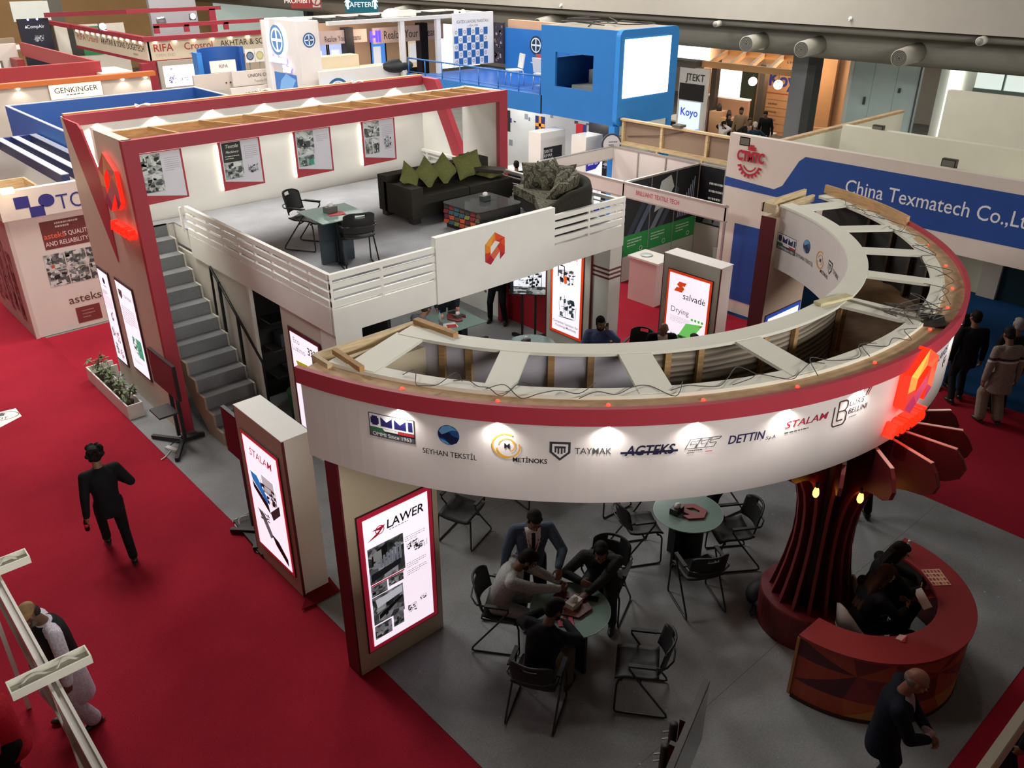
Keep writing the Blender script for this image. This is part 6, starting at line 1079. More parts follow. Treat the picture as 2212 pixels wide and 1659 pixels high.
# upholstered bits on the blue deck
def steel_chair(loc, rz, col_, label, group=None):
    t = thing('visitor_chair', label, 'chair', (0, 0, 0), group); m = MB(col_); m.box((-.22, -.2, .43), (.22, .22, .47)); a = m.build('seat', t); a = MB(col_).bar((0, -.2, .5), (0, -.27, .92), .42, .03, (0, 1, 0)).build('backrest', t)
    for x, y in ((-.21, .2), (.21, .2), (-.21, -.2), (.21, -.2)): MB(C('#b9bcc0', .3, metal=.6)).tube([(x, y, .44), (x * 1.08, y * 1.15, 0)], .014, 6).build('leg', t)
    t.rotation_euler = (0, 0, rz); t.location = loc; return t
PCH = C('#d5d6d4', .4)
for k, (x, y, r, lab) in enumerate(((19.0, 20.9, 1.2, 'white visitor chair on the blue deck in front of the checked panel'), (19.0, 19.6, -1.5, 'white visitor chair on the blue deck with a peach lit backrest'), (18.6, 18.9, -.9, 'white visitor chair on the blue deck nearest the blue cube'))): steel_chair((x, y, 3.2), r, PCH, lab, 'white chairs on the blue deck')
t = thing('flat_sofa', 'grey sofa inside the window of the blue cube', 'sofa', (18.7, 16.7, 3.2)); m = MB(C('#8d9294', .7, kind='fabric')); m.box((18.2, 16.0, 3.25), (18.9, 17.6, 3.6)); m.build('seat', t); MB(C('#949a9c', .7, kind='fabric')).box((18.9, 16.0, 3.25), (19.1, 17.6, 3.95)).build('backrest', t); MB(C('#8d9294', .7, kind='fabric')).box((18.2, 15.9, 3.25), (19.1, 16.02, 3.8)).build('armrest', t)
for k, z0 in enumerate((3.2,)): t = thing('glass_table', 'small glass table behind the blue deck rail', 'table', (19.5, 20.2, 3.2)); MB(C('#6f93b8', .1)).lathe((19.5, 20.2, 3.88), [(.35, 0), (.35, .02)], 20).build('tabletop', t); MB(ALU).lathe((19.5, 20.2, 3.2), [(.2, 0), (.03, .03), (.03, .68)], 12).build('pedestal', t)
solo('table_card', MB(C('#c24a4a', .5)).box((19.45, 20.1, 3.9), (19.47, 20.4, 4.12)), 'red and white card standing on the glass table of the blue deck', 'card')
# under the blue deck: white stand with flags, dark banner, two white pylons
t = thing('booth_wall', 'white display wall with small product pictures under the blue deck', 'booth wall', (19.4, 20, 0)); MB(C('#dfe0d8', .5)).box((20.0, 16.9, 0), (20.1, 24, 2.78)).build('panel', t); m = MB(); P = side(19.998, 24); R = random.Random(6)
for k in range(16): x = R.uniform(1.2, 6.4); y = R.uniform(.9, 2.4); m.use(C(R.choice(('#3f4448', '#8f9698', '#33408a', '#6b7072')), .5)); m.rect(P, x, y, x + R.uniform(.06, .22), y + R.uniform(.05, .22), .003)
m.build('print', t)
def flag(label, y, cols, cross=None):
    t = thing('flag', label, 'flag', (17.62, y, 2.3), 'national flags under the blue deck'); P = side(17.6, y + .2, 2.1); m = MB(); n = len(cols)
    for k, c_ in enumerate(cols): m.use(C(c_, .6)).slab(P, [(.4 * k / n, .0), (.4 * (k + 1) / n, 0), (.4 * (k + 1) / n, .62), (.4 * k / n, .62)], 0, .01)
    if cross: m.use(C(cross, .6)).slab(P, [(.15, 0), (.24, 0), (.24, .62), (.15, .62)], .01, .014); m.slab(P, [(0, .33), (.4, .33), (.4, .42), (0, .42)], .01, .014)
    m.build('cloth', t)
flag('green hanging flag at the left of the row under the blue deck', 20.0, ('#2a6b38',)); flag('black, red and gold striped flag hanging under the blue deck', 19.75, ('#e0a030', '#c22a2a', '#1c1c1c')); flag('dark blue flag with a gold cross hanging under the blue deck', 18.25, ('#272a66',), '#e09a30'); flag('red flag with a blue corner hanging under the blue deck before the dark banner', 16.6, ('#b01f2c', '#b01f2c', '#232a6e'))
t = thing('banner_wall', 'black banner wall with a green and grey machine picture under the blue deck', 'banner', (19.3, 17.5, 0)); MB(C('#222328', .4)).box((19.3, 16.55, 0), (19.36, 17.9, 2.75)).build('panel', t); m = MB(); P = side(19.298, 17.9); m.use(C('#86b83a', .5, .2)).poly(P, [(.5, 1.5), (.95, 1.5), (.88, 1.85), (.6, 1.85)], .003); m.machine(P, .7, 1.32, .85, .4, 8, ('#c9ccd0', '#8d9298', '#e0e2e4'), .004); m.use(C('#d9dadd', .5)).lines_of_text(P, .3, 1.0, .85, 2, .08, .03, 3, .003); m.build('print', t)
t = thing('white_pylon', 'white pylon with a black lettered panel behind the sofa', 'pylon', (17.3, 17.9, 0)); MB(C('#e8e6de', .5)).box((17.0, 17.6, 0), (18.0, 18.1, 2.4)).build('body', t); m = MB(C('#22232a', .4)); P = front(17.0, 17.598); m.rect(P, .12, .2, .86, 1.98, .003); m.use(C('#dcdde2', .5))
for k, s_ in enumerate(('SANTE', 'RIMAR', 'GROUP')): m.text(P, s_, .3, 1.86 - .12 * k, .13, .01, 0, .9, w=.006)
m.text(P, 'SMIT', .52, 1.3, .2, .015, .15, w=.006); m.build('panel_print', t)
t = thing('white_pylon', 'white pylon with a blue leaf shaped panel beside the blue corner post', 'pylon', (17.4, 16.2, 0)); MB(C('#e6e3da', .5)).box((17.06, 15.9, 0), (17.72, 16.45, 2.52)).build('body', t); m = MB(C('#f1f2fa', .4, .9)); P = front(17.02, 15.898); m.rect(P, .06, .3, .72, 1.95, .003); m.use(C('#3730a8', .4, .3)).poly(P, [(.06, 1.95), (.7, 1.95), (.62, 1.75), (.45, 1.62), (.06, 1.6)], .006); m.use(C('#e8e8ff', .5, .5)).text(P, 'SANTEX', .34, 1.78, .11, .01, w=.009); m.use(C('#8f8fa8', .5)).lines_of_text(P, .12, .6, 1.3, 5, .12, .03, 4, .006); m.use(C('#3730a8', .4, .3)).disc(P, .55, .42, .16, .08, .006); m.build('lit_print', t)
t = thing('round_sign', 'round dark rimmed sign on the blue corner post', 'sign', (17.4, 15.1, 2.2)); P = Pan((17.3, 15.2, 2.42), (1, -.6, 0), UPV); m = MB(C('#2c2f3c', .4)); m.ring(P, 0, 0, .0, .27, 0, 0, 360, 28); m.use(C('#c9c6ca', .5)).disc(P, 0, 0, .23, w=.006); m.use(C('#55565e', .5)).lines_of_text(P, -.08, .16, .04, 2, .08, .03, 3, .01); m.slab(P, [(.27 * cos(k * PI / 14), .27 * sin(k * PI / 14)) for k in range(28)], -.05, -.002); m.build('disc', t)
steel_chair((18.6, 19.6, 0), .4, PCH, 'pale visitor chair under the blue deck beside the flags'); t = thing('display_table', 'white table with leaflets under the blue deck', 'table', (18.3, 20.3, 0)); MB(C('#e4e2da', .5)).box((17.9, 19.9, .7), (19.2, 20.7, .75)).build('tabletop', t); MB(C('#d2d0c8', .5)).box((18.0, 20.0, 0), (19.1, 20.6, .7)).build('body', t)
t = thing('monitor', 'pale monitor on a desk behind the shell scheme fascia', 'monitor', (16.2, 16.6, 1)); MB(C('#d8e0dc', .4)).box((15.5, 16.5, 1.3), (16.3, 16.56, 1.9)).build('casing', t); MB(C('#b8ddd0', .3, .5)).box((15.56, 16.49, 1.36), (16.24, 16.5, 1.84)).build('screen', t); MB(C('#c9c9c2', .5)).box((15.85, 16.5, .0), (15.95, 16.6, 1.3)).build('stand', t)
# --- shell scheme booth
t = thing('shell_booth', 'low white shell scheme booth with aluminium rails and small pink lettering on its fascia', 'booth', (16, 12.3, .006)); SP = C('#d3cbc4', .5)
for (a, b) in (((14.5, 9.55), (14.54, 15.12)), ((14.5, 15.08), (17.3, 15.12))): MB(SP).box((a[0], a[1], 2.08), (b[0], b[1], 2.36)).build('fascia', t); MB(ALU).box((a[0] - .01, a[1], 2.36), (b[0] + .01, b[1], 2.4)).box((a[0] - .01, a[1], 2.05), (b[0] + .01, b[1], 2.08)).build('rail', t)
MB(SP).box((17.26, 9.6, .006), (17.3, 15.1, 2.38)).build('back_wall', t); MB(ALU).box((17.24, 9.6, 2.36), (17.31, 15.1, 2.4)).build('rail', t)
for y in (10.5, 11.5, 13.3, 14.2): MB(ALU).box((17.235, y, .006), (17.26, y + .035, 2.36)).build('upright', t)
for x, y in ((14.5, 15.08), (14.5, 9.57), (14.5, 12.3), (17.24, 12.3)): MB(ALU).box((x, y, .006), (x + .04, y + .04, 2.4)).build('upright', t)
pp = MB(C('#4b4d52', .5)).box((14.55, 12.28, .006), (17.25, 12.32, 2.36)).build('partition', t); MB(ALU).box((14.55, 12.27, 2.36), (17.25, 12.33, 2.4)).build('rail', t)
m = MB(); P = front(14.55, 12.278); m.use(C('#23262c', .4)).rect(P, 0, 1.0, 2.7, 2.36, .002); m.use(C('#2f9a4e', .45)).rect(P, 0, .62, 2.7, 1.12, .004); m.use(C('#c9c6bd', .5)).rect(P, 0, .0, 2.7, .62, .003)
R = random.Random(14)
for k in range(5): x = .1 + .28 * k; m.use(C(('#39415a', '#5f6d8a', '#2a3148', '#7d879c', '#454d66')[k], .4)).poly(P, [(x, 1.12), (x + .18, 1.12), (x + .75, 1.9), (x + .62, 2.0)], .004)
m.use(C('#c9cdd0', .4)).poly(P, [(1.05, 1.5), (1.25, 2.2), (1.6, 2.3), (1.75, 2.0), (1.4, 1.6)], .006)
for k in range(9): m.use(C('#aeb4d0', .4)).poly(P, [(1.95 + .07 * k, 1.2), (1.98 + .07 * k, 1.2), (2.0 + .07 * k, 1.4 + .09 * k), (1.97 + .07 * k, 1.4 + .09 * k)], .006)
m.use(C('#e2efe4', .5))
for x in (.15, 1.0, 1.95): m.lines_of_text(P, x, x + .5, .98, 3, .07, .025, int(x * 9), .006); m.ring(P, x + .5, .72, .045, .06, .006, 0, 360, 12)
m.use(C('#8b9092', .4)); [m.rect(P, x, 0, x + .03, 2.36, .008) for x in (.88, 1.8)]; m.build('print', pp)
m = MB(C('#17181c', .4)); P = side(17.255, 12.25); m.rect(P, 0.0, .95, 2.0, 2.36, .002); m.use(C('#c9cac8', .5)).lines_of_text(P, .3, .9, 1.95, 3, .18, .05, 8, .004); m.use(C('#7d8084', .4)); R = random.Random(3)
for k in range(5): m.poly(P, [(.2 + .3 * k, .98), (.5 + .3 * k, 1.0), (.45 + .3 * k, 1.15 + .1 * R.random()), (.25 + .3 * k, 1.1)], .004)
m.build('print', t)
m = MB(C('#c9566a', .5)); P = side(14.498, 15.1, 2.08); m.text(P, 'BRILLIANT TEXTILE TECH', 3.75, .14, .14, .006, 0, .75, w=.003); m.text(P, 'HI-TECH', 1.35, .14, .14, .006, 0, .8, w=.003); m.build('lettering', t)
steel_chair((15.9, 10.4, .006), 2.4, C('#9b9b98', .4), 'grey visitor chair beside the small table in the shell scheme booth'); t = thing('low_table', 'small draped table in the shell scheme booth', 'table', (15.3, 10.5, .006)); MB(C('#c6bdba', .5)).box((15.0, 10.1, .68), (15.6, 10.8, .72)).build('tabletop', t); MB(C('#a39b98', .5)).box((15.1, 10.2, .006), (15.5, 10.7, .68)).build('base', t)
t = thing('counter', 'pinkish white reception counter at the shell scheme booth corner', 'counter', (14.2, 11.3, .006)); MB(C('#d6bdb8', .5)).box((13.9, 10.75, .006), (14.45, 11.5, .98)).build('body', t); MB(C('#e0dcd4', .4)).box((13.87, 10.7, .98), (14.48, 11.55, 1.02)).build('top', t); MB(C('#bfc8c4', .3)).lathe((14.15, 11.25, 1.02), [(.12, 0), (.14, .02), (.13, .025)], 18).build('ashtray', t)
# raw timber back of a fascia above the shell scheme
t = thing('timber_hoarding', 'raw timber framed back of a hoarding above the shell scheme booth', 'hoarding', (17.9, 12.5, 2.4)); MB(C('#8a7462', .7)).box((17.72, 9.7, 2.45), (17.76, 15.2, 3.02)).build('board', t); PW = C('#cdb287', .7, kind='wood'); m = MB(PW); m.box((17.6, 9.7, 3.0), (17.72, 15.2, 3.05)); m.build('rail', t); MB(PW).box((17.5, 9.7, 2.4), (17.72, 15.2, 2.46)).build('rail', t)
for y in (10.3, 11.0, 12.4, 13.8, 15.1): MB(PW).box((17.64, y, 2.46), (17.72, y + .07, 3.0)).build('stud', t)
MB(C('#5d4b40', .6)).tube([(17.7, 15.0, 2.6), (17.69, 14.0, 2.75), (17.69, 13.2, 2.95)], .012, 5).build('cable', t); solo('hoarding_light', MB(C('#55524c', .5)).box((17.55, 13.2, 3.06), (17.8, 13.45, 3.12)), 'small lamp lying on top of the raw timber hoarding', 'lamp')
for y in (10.3, 11.0, 12.4, 13.8, 15.1): MB(PW).box((17.5, y, .0), (17.56, y + .06, 2.4)).build('stud', t)
# --- big white and blue fascia on the right
t = thing('exhibition_stand', 'white stand with a blue lettered fascia and red cogwheel emblem on the right', 'stand', (16, 6, .006)); CW = C('#dcd1c6', .5); CB = C('#1f4a94', .45)
fx = MB(CW).box((14.95, 1.0, 2.35), (15.1, 9.98, 3.73)).build('fascia', t); MB(CW).box((14.95, 8.9, .006), (15.1, 9.98, 2.35)).build('front_wall', t); MB(CB).box((14.935, 9.0, .3), (14.95, 9.62, 1.95)).build('blue_panel', t)
P = side(14.948, 9.98); m = MB(CB); m.poly(P, [(0, 2.68), (0, 2.86), (1.15, 2.8), (1.32, 2.9), (1.6, 3.42), (1.72, 3.52), (8.9, 3.53), (8.9, 2.7), (1.2, 2.66)], .003)
m.use(C('#e6e8ec', .5)).text(P, 'China Texmatech Co.,Ltd', 4.24, 3.12, .36, .003, 0, 1.0, w=.006, fit=3.26); m.build('lettering', fx)
m = MB(C('#b5283a', .45)); x0, y0 = .55, 3.2; m.text(P, 'CTMTC', x0, 3.33, .27, .04, 0, .82, w=.022, ext=.008, fit=.62); m.ring(P, x0, y0, .2, .24, .02, 190, 350, 18); m.ring(P, x0, y0, .13, .16, .02, 200, 340, 12)
for k in range(9): a = rad(195 + 18.7 * k); m.poly(P, [(x0 + .235 * cos(a - .09), y0 + .235 * sin(a - .09)), (x0 + .29 * cos(a - .07), y0 + .29 * sin(a - .07)), (x0 + .29 * cos(a + .07), y0 + .29 * sin(a + .07)), (x0 + .235 * cos(a + .09), y0 + .235 * sin(a + .09))], .02)
m.rect(P, x0 - .09, 3.46, x0 + .09, 3.53, .02); m.rect(P, x0 - .05, 3.53, x0 + .05, 3.57, .02); m.build('emblem', fx)
IW = C('#dedbc8', .5)
for a, b in (((15.1, 8.3, .006), (15.3, 9.98, 3.6)), ((16.6, 1, 2.3), (16.7, 9.9, 3.3)), ((18.6, 1, 2.3), (18.8, 9.5, 3.5)), ((20.06, 6.3, .006), (20.16, 9.9, 2.4)), ((16.6, 1, 2.28), (20.1, 6.2, 2.32)), ((15.1, 9.9, .006), (22.5, 9.98, 3.3))): MB(IW).box(a, b).build('inner_wall', t)
MB(IW).box((15.1, 7.2, 2.3), (16.6, 7.28, 3.3)).build('inner_wall', t); MB(IW).box((22.4, 3.0, .006), (22.6, 8.9, 3.95)).build('rear_wall', t); MB(C('#bfa078', .7, kind='wood')).box((15.2, 9.85, 3.3), (22.4, 9.98, 3.36)).build('timber_capping', t)
MB(CW).box((19.9, 5.9, .006), (20.1, 6.3, 2.4)).box((15.0, 5.6, .006), (15.1, 6.0, 2.35)).box((15.0, 6.7, .006), (15.06, 6.85, 2.35)).build('post', t); MB(C('#2c3c40', .15)).box((20.0, 1.0, .006), (20.06, 5.9, 2.3)).build('glass_front', t)
for k, (p, lab) in enumerate((((15.000, 9.622, 3.580), 'black floodlight hanging above the red cogwheel emblem'), ((15.200, 5.743, 3.734), 'black floodlight standing on the blue lettered fascia'), ((18.700, 8.714, 3.475), 'small floodlight on a timber capped wall behind the blue lettered fascia'))):
    p = V(p); fl = thing('floodlight', lab, 'floodlight', p); MB(C('#2f2e28', .4)).bar(p + V((0, -.12, .03)), p + V((0, .12, .03)), .1, .17).build('housing', fl); MB(C('#6b6a60', .3)).bar(p + V((-.055, -.1, .03)), p + V((-.055, .1, .03)), .01, .13).build('lens', fl); MB(BLACK).tube([p + V((0, -.13, 0)), p + V((.04, 0, -.12)), p + V((0, .13, 0))], .008, 5).build('bracket', fl)
# --- warm lit lounge stand far right
WM = C('#d8a878', .6); WMD = C('#4a4038', .5)
t = thing('lounge_stand', 'warm lit stand with timber pergola, dark posts and glowing globe lamps at the far right', 'stand', (30, 21, 0))
MB(C('#e0a870', .6)).box((28.0, 16.2, 3.08), (28.12, 20.3, 3.3)).build('pergola_beam', t); MB(C('#e0a870', .6)).box((31.0, 17.6, 3.2), (31.12, 21.6, 3.42)).build('pergola_beam', t); MB(C('#59524a', .6)).box((27.6, 20.3, 3.05), (28.2, 23.5, 3.3)).build('dark_beam', t)
for k in range(5): MB(C('#dc9f66', .6)).bar((28.1, 16.6 + .85 * k, 3.2), (31.05, 17.9 + .85 * k, 3.32), .12, .16).build('rafter', t)
for x, y in ((28.0, 20.05), (31.0, 19.4), (28.1, 16.2), (31.3, 21.9)): MB(WMD).box((x, y, 0), (x + .28, y + .25, 3.0)).build('post', t)
wl = MB(C('#d3a379', .6)).box((33.0, 17.5, 0), (33.15, 20.72, 3.3)).build('text_wall', t); m = MB(C('#35449a', .5)); P = side(32.99, 20.72); m.text(P, 'Koyo', 1.1, 2.2, .75, .03, 0, 1, w=.01); m.use(C('#b84a3a', .5)).rect(P, .1, 1.65, 2.2, 1.69, .01); m.use(C('#8a6a50', .5))
for k in range(5): m.rect(P, .1, 1.4 - .32 * k, 2.2, 1.415 - .32 * k, .01); m.lines_of_text(P, .4, 1.1, 1.2 - .32 * k, 1, .1, .07, 5 + k, .01)
m.use(C('#4b4036', .5)).text(P, 'Evolution', 1.5, 2.95, .26, 0, w=.01); m.build('lettering', wl)
MB(C('#fffaf0', .5, 2.2)).box((33.0, 21.75, 1.05), (33.05, 23.15, 2.5)).build('lit_window', t); MB(C('#fffaf0', .5, 2.4)).box((33.0, 23.6, 2.4), (33.1, 27.5, 3.3)).build('lit_window', t); MB(C('#e0b088', .6)).box((33.3, 15, 0), (33.5, 24, 3.6)).build('back_wall', t); MB(C('#cfa082', .6)).box((31.6, 20.4, 0), (31.75, 22.7, 1.45)).build('low_wall', t); MB(C('#f0e8e0', .5, .6)).box((31.55, 20.4, 1.45), (31.8, 22.7, 1.51)).build('light_shelf', t)
sp = MB(C('#d9d5d0', .5)).box((27.6, 19.7, 0), (27.75, 20.98, 3.06)).build('sign_post', t); m = MB(C('#3a3634', .5)); P = side(27.59, 20.98); m.text(P, 'JTEKT', .75, 2.72, .36, .012, 0, .9, w=.006); m.use(C('#1a1a1c', .4)).rect(P, .05, 1.9, 1.2, 2.5, .006); m.use(C('#cfe0fb', .4, .9)).rect(P, .1, .3, 1.1, 1.85, .006); m.use(C('#5f9fe8', .4, .8)).poly(P, [(.1, .3), (1.1, .3), (1.1, .9), (.7, .8), (.1, .5)], .009); m.use(C('#2d4fc4', .4, .5)).text(P, 'Koyo', .6, 1.45, .4, .02, 0, .95, w=.012); m.build('screen_print', sp)
MB(C('#c06a22', .5)).box((26.4, 23.2, 0), (26.6, 24.6, 1.5)).build('orange_panel', t); MB(C('#e8e2d4', .5)).box((29.0, 21.5, .72), (30.2, 23.0, .78)).build('counter_top', t); MB(C('#2f2c2c', .5)).box((29.1, 21.6, 0), (30.1, 22.9, .72)).build('counter_base', t)
MB(C('#3a453a', .5)).box((32.8, 20.95, 0), (32.95, 21.65, 2.6)).build('dark_panel', t)
for k, (p, lab) in enumerate((((30.000, 19.288, 2.474), 'glowing white globe lamp hanging in the warm stand, left of two'), ((29.000, 17.560, 2.617), 'glowing white globe lamp hanging in the warm stand in front of large blue letters'))):
    g = thing('globe_lamp', lab, 'pendant light', p, 'white globe lamps'); MB(C('#fff6ea', .4, 5)).ell(p, .165, 14, 9).build('globe', g); MB(BLACK).tube([V(p) + V((0, 0, .16)), V(p) + V((0, 0, .6))], .012, 5).build('cord', g); point(p, 60, (1, .8, .55), .2)
point((31.5, 18.5, 2.9), 120, (1, .72, .42), .4); point((29, 20.5, 2.7), 60, (1, .75, .5), .4)
for x, y, h_ in ((30.6, 20.6, .9), (30.6, 21.1, 1.1)): solo('plinth', MB(C('#d9ae88', .6)).box((x - .3, y - .25, 0), (x + .3, y + .25, h_)), 'tan display plinth with a small dark exhibit in the warm stand, the ' + ('taller' if h_ > 1 else 'lower') + ' of two', 'plinth', 'tan display plinths'); solo('exhibit', MB(C('#33282a', .5)).lathe((x, y, h_), [(.12, 0), (.1, .15), (.05, .3)], 10), 'dark bearing exhibit standing on the ' + ('taller' if h_ > 1 else 'lower') + ' tan plinth', 'exhibit')
t = thing('meeting_table', 'small white table with papers in the warm stand', 'table', (29.3, 18.2, 0)); MB(C('#dcd6d0', .5)).box((28.8, 17.8, .72), (29.8, 18.6, .76)).build('tabletop', t); MB(C('#5c5652', .5)).box((29.2, 18.1, 0), (29.4, 18.3, .72)).build('pedestal', t); MB(C('#3a3a3c', .4)).box((29.0, 18.0, .76), (29.4, 18.3, .78)).build('folder', t)
def tan_chair(loc, rz, label):
    t = thing('lounge_chair', label, 'armchair', (0, 0, 0), 'tan lounge chairs'); m = C('#d9ac80', .7, kind='fabric'); MB(m).box((-.35, -.3, .15), (.35, .35, .42)).build('seat', t); MB(m).box((-.35, -.42, .15), (.35, -.28, .8)).build('backrest', t)
    for s_ in (-1, 1): MB(m).box((s_ * .35, -.4, .15), (s_ * .45, .35, .58)).build('armrest', t)
    MB(WMD).box((-.35, -.38, 0), (.4, .32, .15)).build('base', t); t.rotation_euler = (0, 0, rz); t.location = loc
tan_chair((31.4, 17.2, 0), 1.9, 'tan lounge armchair beside the dark post in the warm stand'); tan_chair((30.6, 16.2, 0), 1.4, 'tan lounge armchair partly hidden by the grey hall column')
# --- far blue lettered stand behind the white tower
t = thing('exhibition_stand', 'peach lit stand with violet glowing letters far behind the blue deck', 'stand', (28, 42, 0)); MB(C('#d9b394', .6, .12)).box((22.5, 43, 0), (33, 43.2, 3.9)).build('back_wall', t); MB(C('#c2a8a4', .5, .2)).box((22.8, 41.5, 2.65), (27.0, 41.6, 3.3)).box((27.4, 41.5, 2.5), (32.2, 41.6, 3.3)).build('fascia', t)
m = MB(C('#4536f0', .4, 2.5)); P = front(22.8, 41.49, 2.6); m.text(P, 'HI', .85, .33, .75, .03, 0, 1, w=.01, ext=.03); m.text(P, 'HI', 4.7, .25, .75, .03, 0, 1, w=.01, ext=.03); m.use(C('#4d4140', .5)).text(P, 'Realize Your Dreams', 2.7, .3, .4, 0, 0, .65, w=.01); m.text(P, 'Realize Your Dreams', 7.2, .28, .6, .0, 0, .75, w=.01); m.build('lettering', t)
m = MB(); P = front(22.5, 42.99)
for x, c_ in ((.6, '#5f9a52'), (1.9, '#8fa4d8'), (3.0, '#a9b8e0'), (5.7, '#4a86d8'), (8.2, '#c9b89a')): m.use(C('#1a1a26', .5)).rect(P, x - .08, .6, x + 1.0, 2.55, .01); m.use(C(c_, .4, .9)).rect(P, x, .9, x + .9, 2.5, .02); m.use(C('#f0f0f4', .4, .6)).rect(P, x + .1, 1.2, x + .6, 2.2, .03)
m.build('screens', t)
for x in (25.6, 30.5): MB(C('#1c1c2c', .5)).box((x, 41.4, 0), (x + .5, 41.9, 3.4)).build('post', t)
point((27, 40.5, 3), 90, (1, .75, .5), .5)
MB(C('#ffffff', .4, 2.5)).box((33.5, 44, 0.5), (37, 44.1, 4)).build('lit_window', t)
t = thing('timber_bench', 'stack of cream boxed display benches between the white tower and the blue deck', 'bench', (18, 30, 0)); m = C('#cdbfa6', .6)
MB(m).box((16.2, 29.5, 0), (20.2, 30.2, 3.0)).build('lower_unit', t); MB(m).box((16.4, 30.2, 0), (19.2, 30.8, 3.4)).build('upper_unit', t); MB(C('#b5a78e', .6)).box((16.2, 29.45, 2.86), (20.2, 29.5, 2.92)).build('ledge', t)
solo('tarpaulin', MB(C('#1c1e22', .6)).ell((17.4, 25.0, 3.55), (.6, .35, .22)), 'crumpled black tarpaulin on the white parapet behind the portal wall', 'tarpaulin')
for p_, e_ in (((18.8, 21.5, 2.7), 90), ((18.8, 17.6, 2.6), 50), ((6.5, 21.5, 2.6), 40), ((15.8, 13.7, 2.9), 25)): point(p_, e_, (1, .97, .9), .3)  # added fill lights without fixtures, brightening the blue deck's underside and nearby booths

# ================================================================ people
FUSE = []
def capsule(m, a, b, ra, rb, n=12):
    a = V(a); b = V(b); d = b - a; d = d.normalized() if d.length > 1e-6 else V((0, 0, 1)); pts = []; rr = []
    for k in (0, 25, 50, 72): t = rad(k); pts.append(a - d * ra * cos(t)); rr.append(max(ra * sin(t), ra * .04))
    pts += [a, b]; rr += [ra, rb]
    for k in (72, 50, 25, 0): t = rad(k); pts.append(b + d * rb * cos(t)); rr.append(max(rb * sin(t), rb * .04))
    m.tube(pts, 1, n, radii=rr)
def loft(m, secs, n=22):
    vs = []; fs = []
    for c, X, Y, rx, ry in secs:
        for j in range(n):
            a = 2 * PI * j / n; ca, sa = cos(a), sin(a); q = .86
            vs.append(V(c) + X * (rx * math.copysign(abs(ca) ** q, ca)) + Y * (ry * math.copysign(abs(sa) ** q, sa)))
    for i in range(len(secs) - 1): fs += [(i * n + j, i * n + (j + 1) % n, (i + 1) * n + (j + 1) % n, (i + 1) * n + j) for j in range(n)]
    fs += [tuple(range(n - 1, -1, -1)), tuple(range((len(secs) - 1) * n, len(secs) * n))]
    m.add(vs, fs, True)
def fuse(m, name, parent, mat, vox, smooth=4, post=None):
    o = m.build(name, parent, mat, loc=(0, 0, 0)); r = o.modifiers.new('r', 'REMESH'); r.mode = 'VOXEL'; r.voxel_size = vox; r.use_smooth_shade = True
    if smooth: s_ = o.modifiers.new('s', 'SMOOTH'); s_.factor = .5; s_.iterations = smooth
    FUSE.append((o, post)); return o
def ik(a, t, l1, l2, hint):
    a = V(a); t = V(t); d = t - a; L = d.length
    if L > (l1 + l2) * .995: t = a + d.normalized() * (l1 + l2) * .995; d = t - a; L = d.length
    u = d.normalized(); x = (l1 * l1 - l2 * l2 + L * L) / (2 * L); h = math.sqrt(max(0, l1 * l1 - x * x)); k = V(hint) - u * V(hint).dot(u); k = k.normalized() if k.length > 1e-4 else u.orthogonal().normalized()
    return a + u * x + k * h, t
def hand(m, w, d, nrm, side, curl=.35, n=10):
    """palm, four fingers of different lengths with two bends, thumb from the side of the palm"""
    d = V(d).normalized(); nrm = V(nrm); nrm = (nrm - d * nrm.dot(d)).normalized(); c = d.cross(nrm) * side; w = V(w)
    R_ = Matrix((c, d, nrm)).transposed(); m.ell(w + d * .045, (.042, .055, .018), 12, 8, R_); capsule(m, w - d * .01, w + d * .03, .024, .026, n)
    for k, (o, l) in enumerate(((.031, .068), (.0105, .077), (-.0105, .072), (-.031, .056))):
        b = w + d * (.083 - .004 * abs(k - 1.3)) + c * o; e1 = (d * cos(curl) + nrm * sin(curl) + c * o * 2.2).normalized(); e2 = (d * cos(curl * 2.3) + nrm * sin(curl * 2.3) + c * o * 2).normalized()
        p = b + e1 * l * .55; capsule(m, b - e1 * .02, p, .0098, .0088, 8); capsule(m, p, p + e2 * l * .48, .0088, .0072, 8)
    b = w + d * .028 + c * .03; e1 = (d * .62 + c * .72 + nrm * .32).normalized(); p = b + e1 * .034; e2 = (d * .85 + c * .25 + nrm * .45).normalized(); capsule(m, b, p, .013, .011, 8); capsule(m, p, p + e2 * .03, .0108, .0085, 8)
def eul(p, r, y): return Matrix.Rotation(y, 3, 'Z') @ Matrix.Rotation(-p, 3, 'X') @ Matrix.Rotation(r, 3, 'Y')
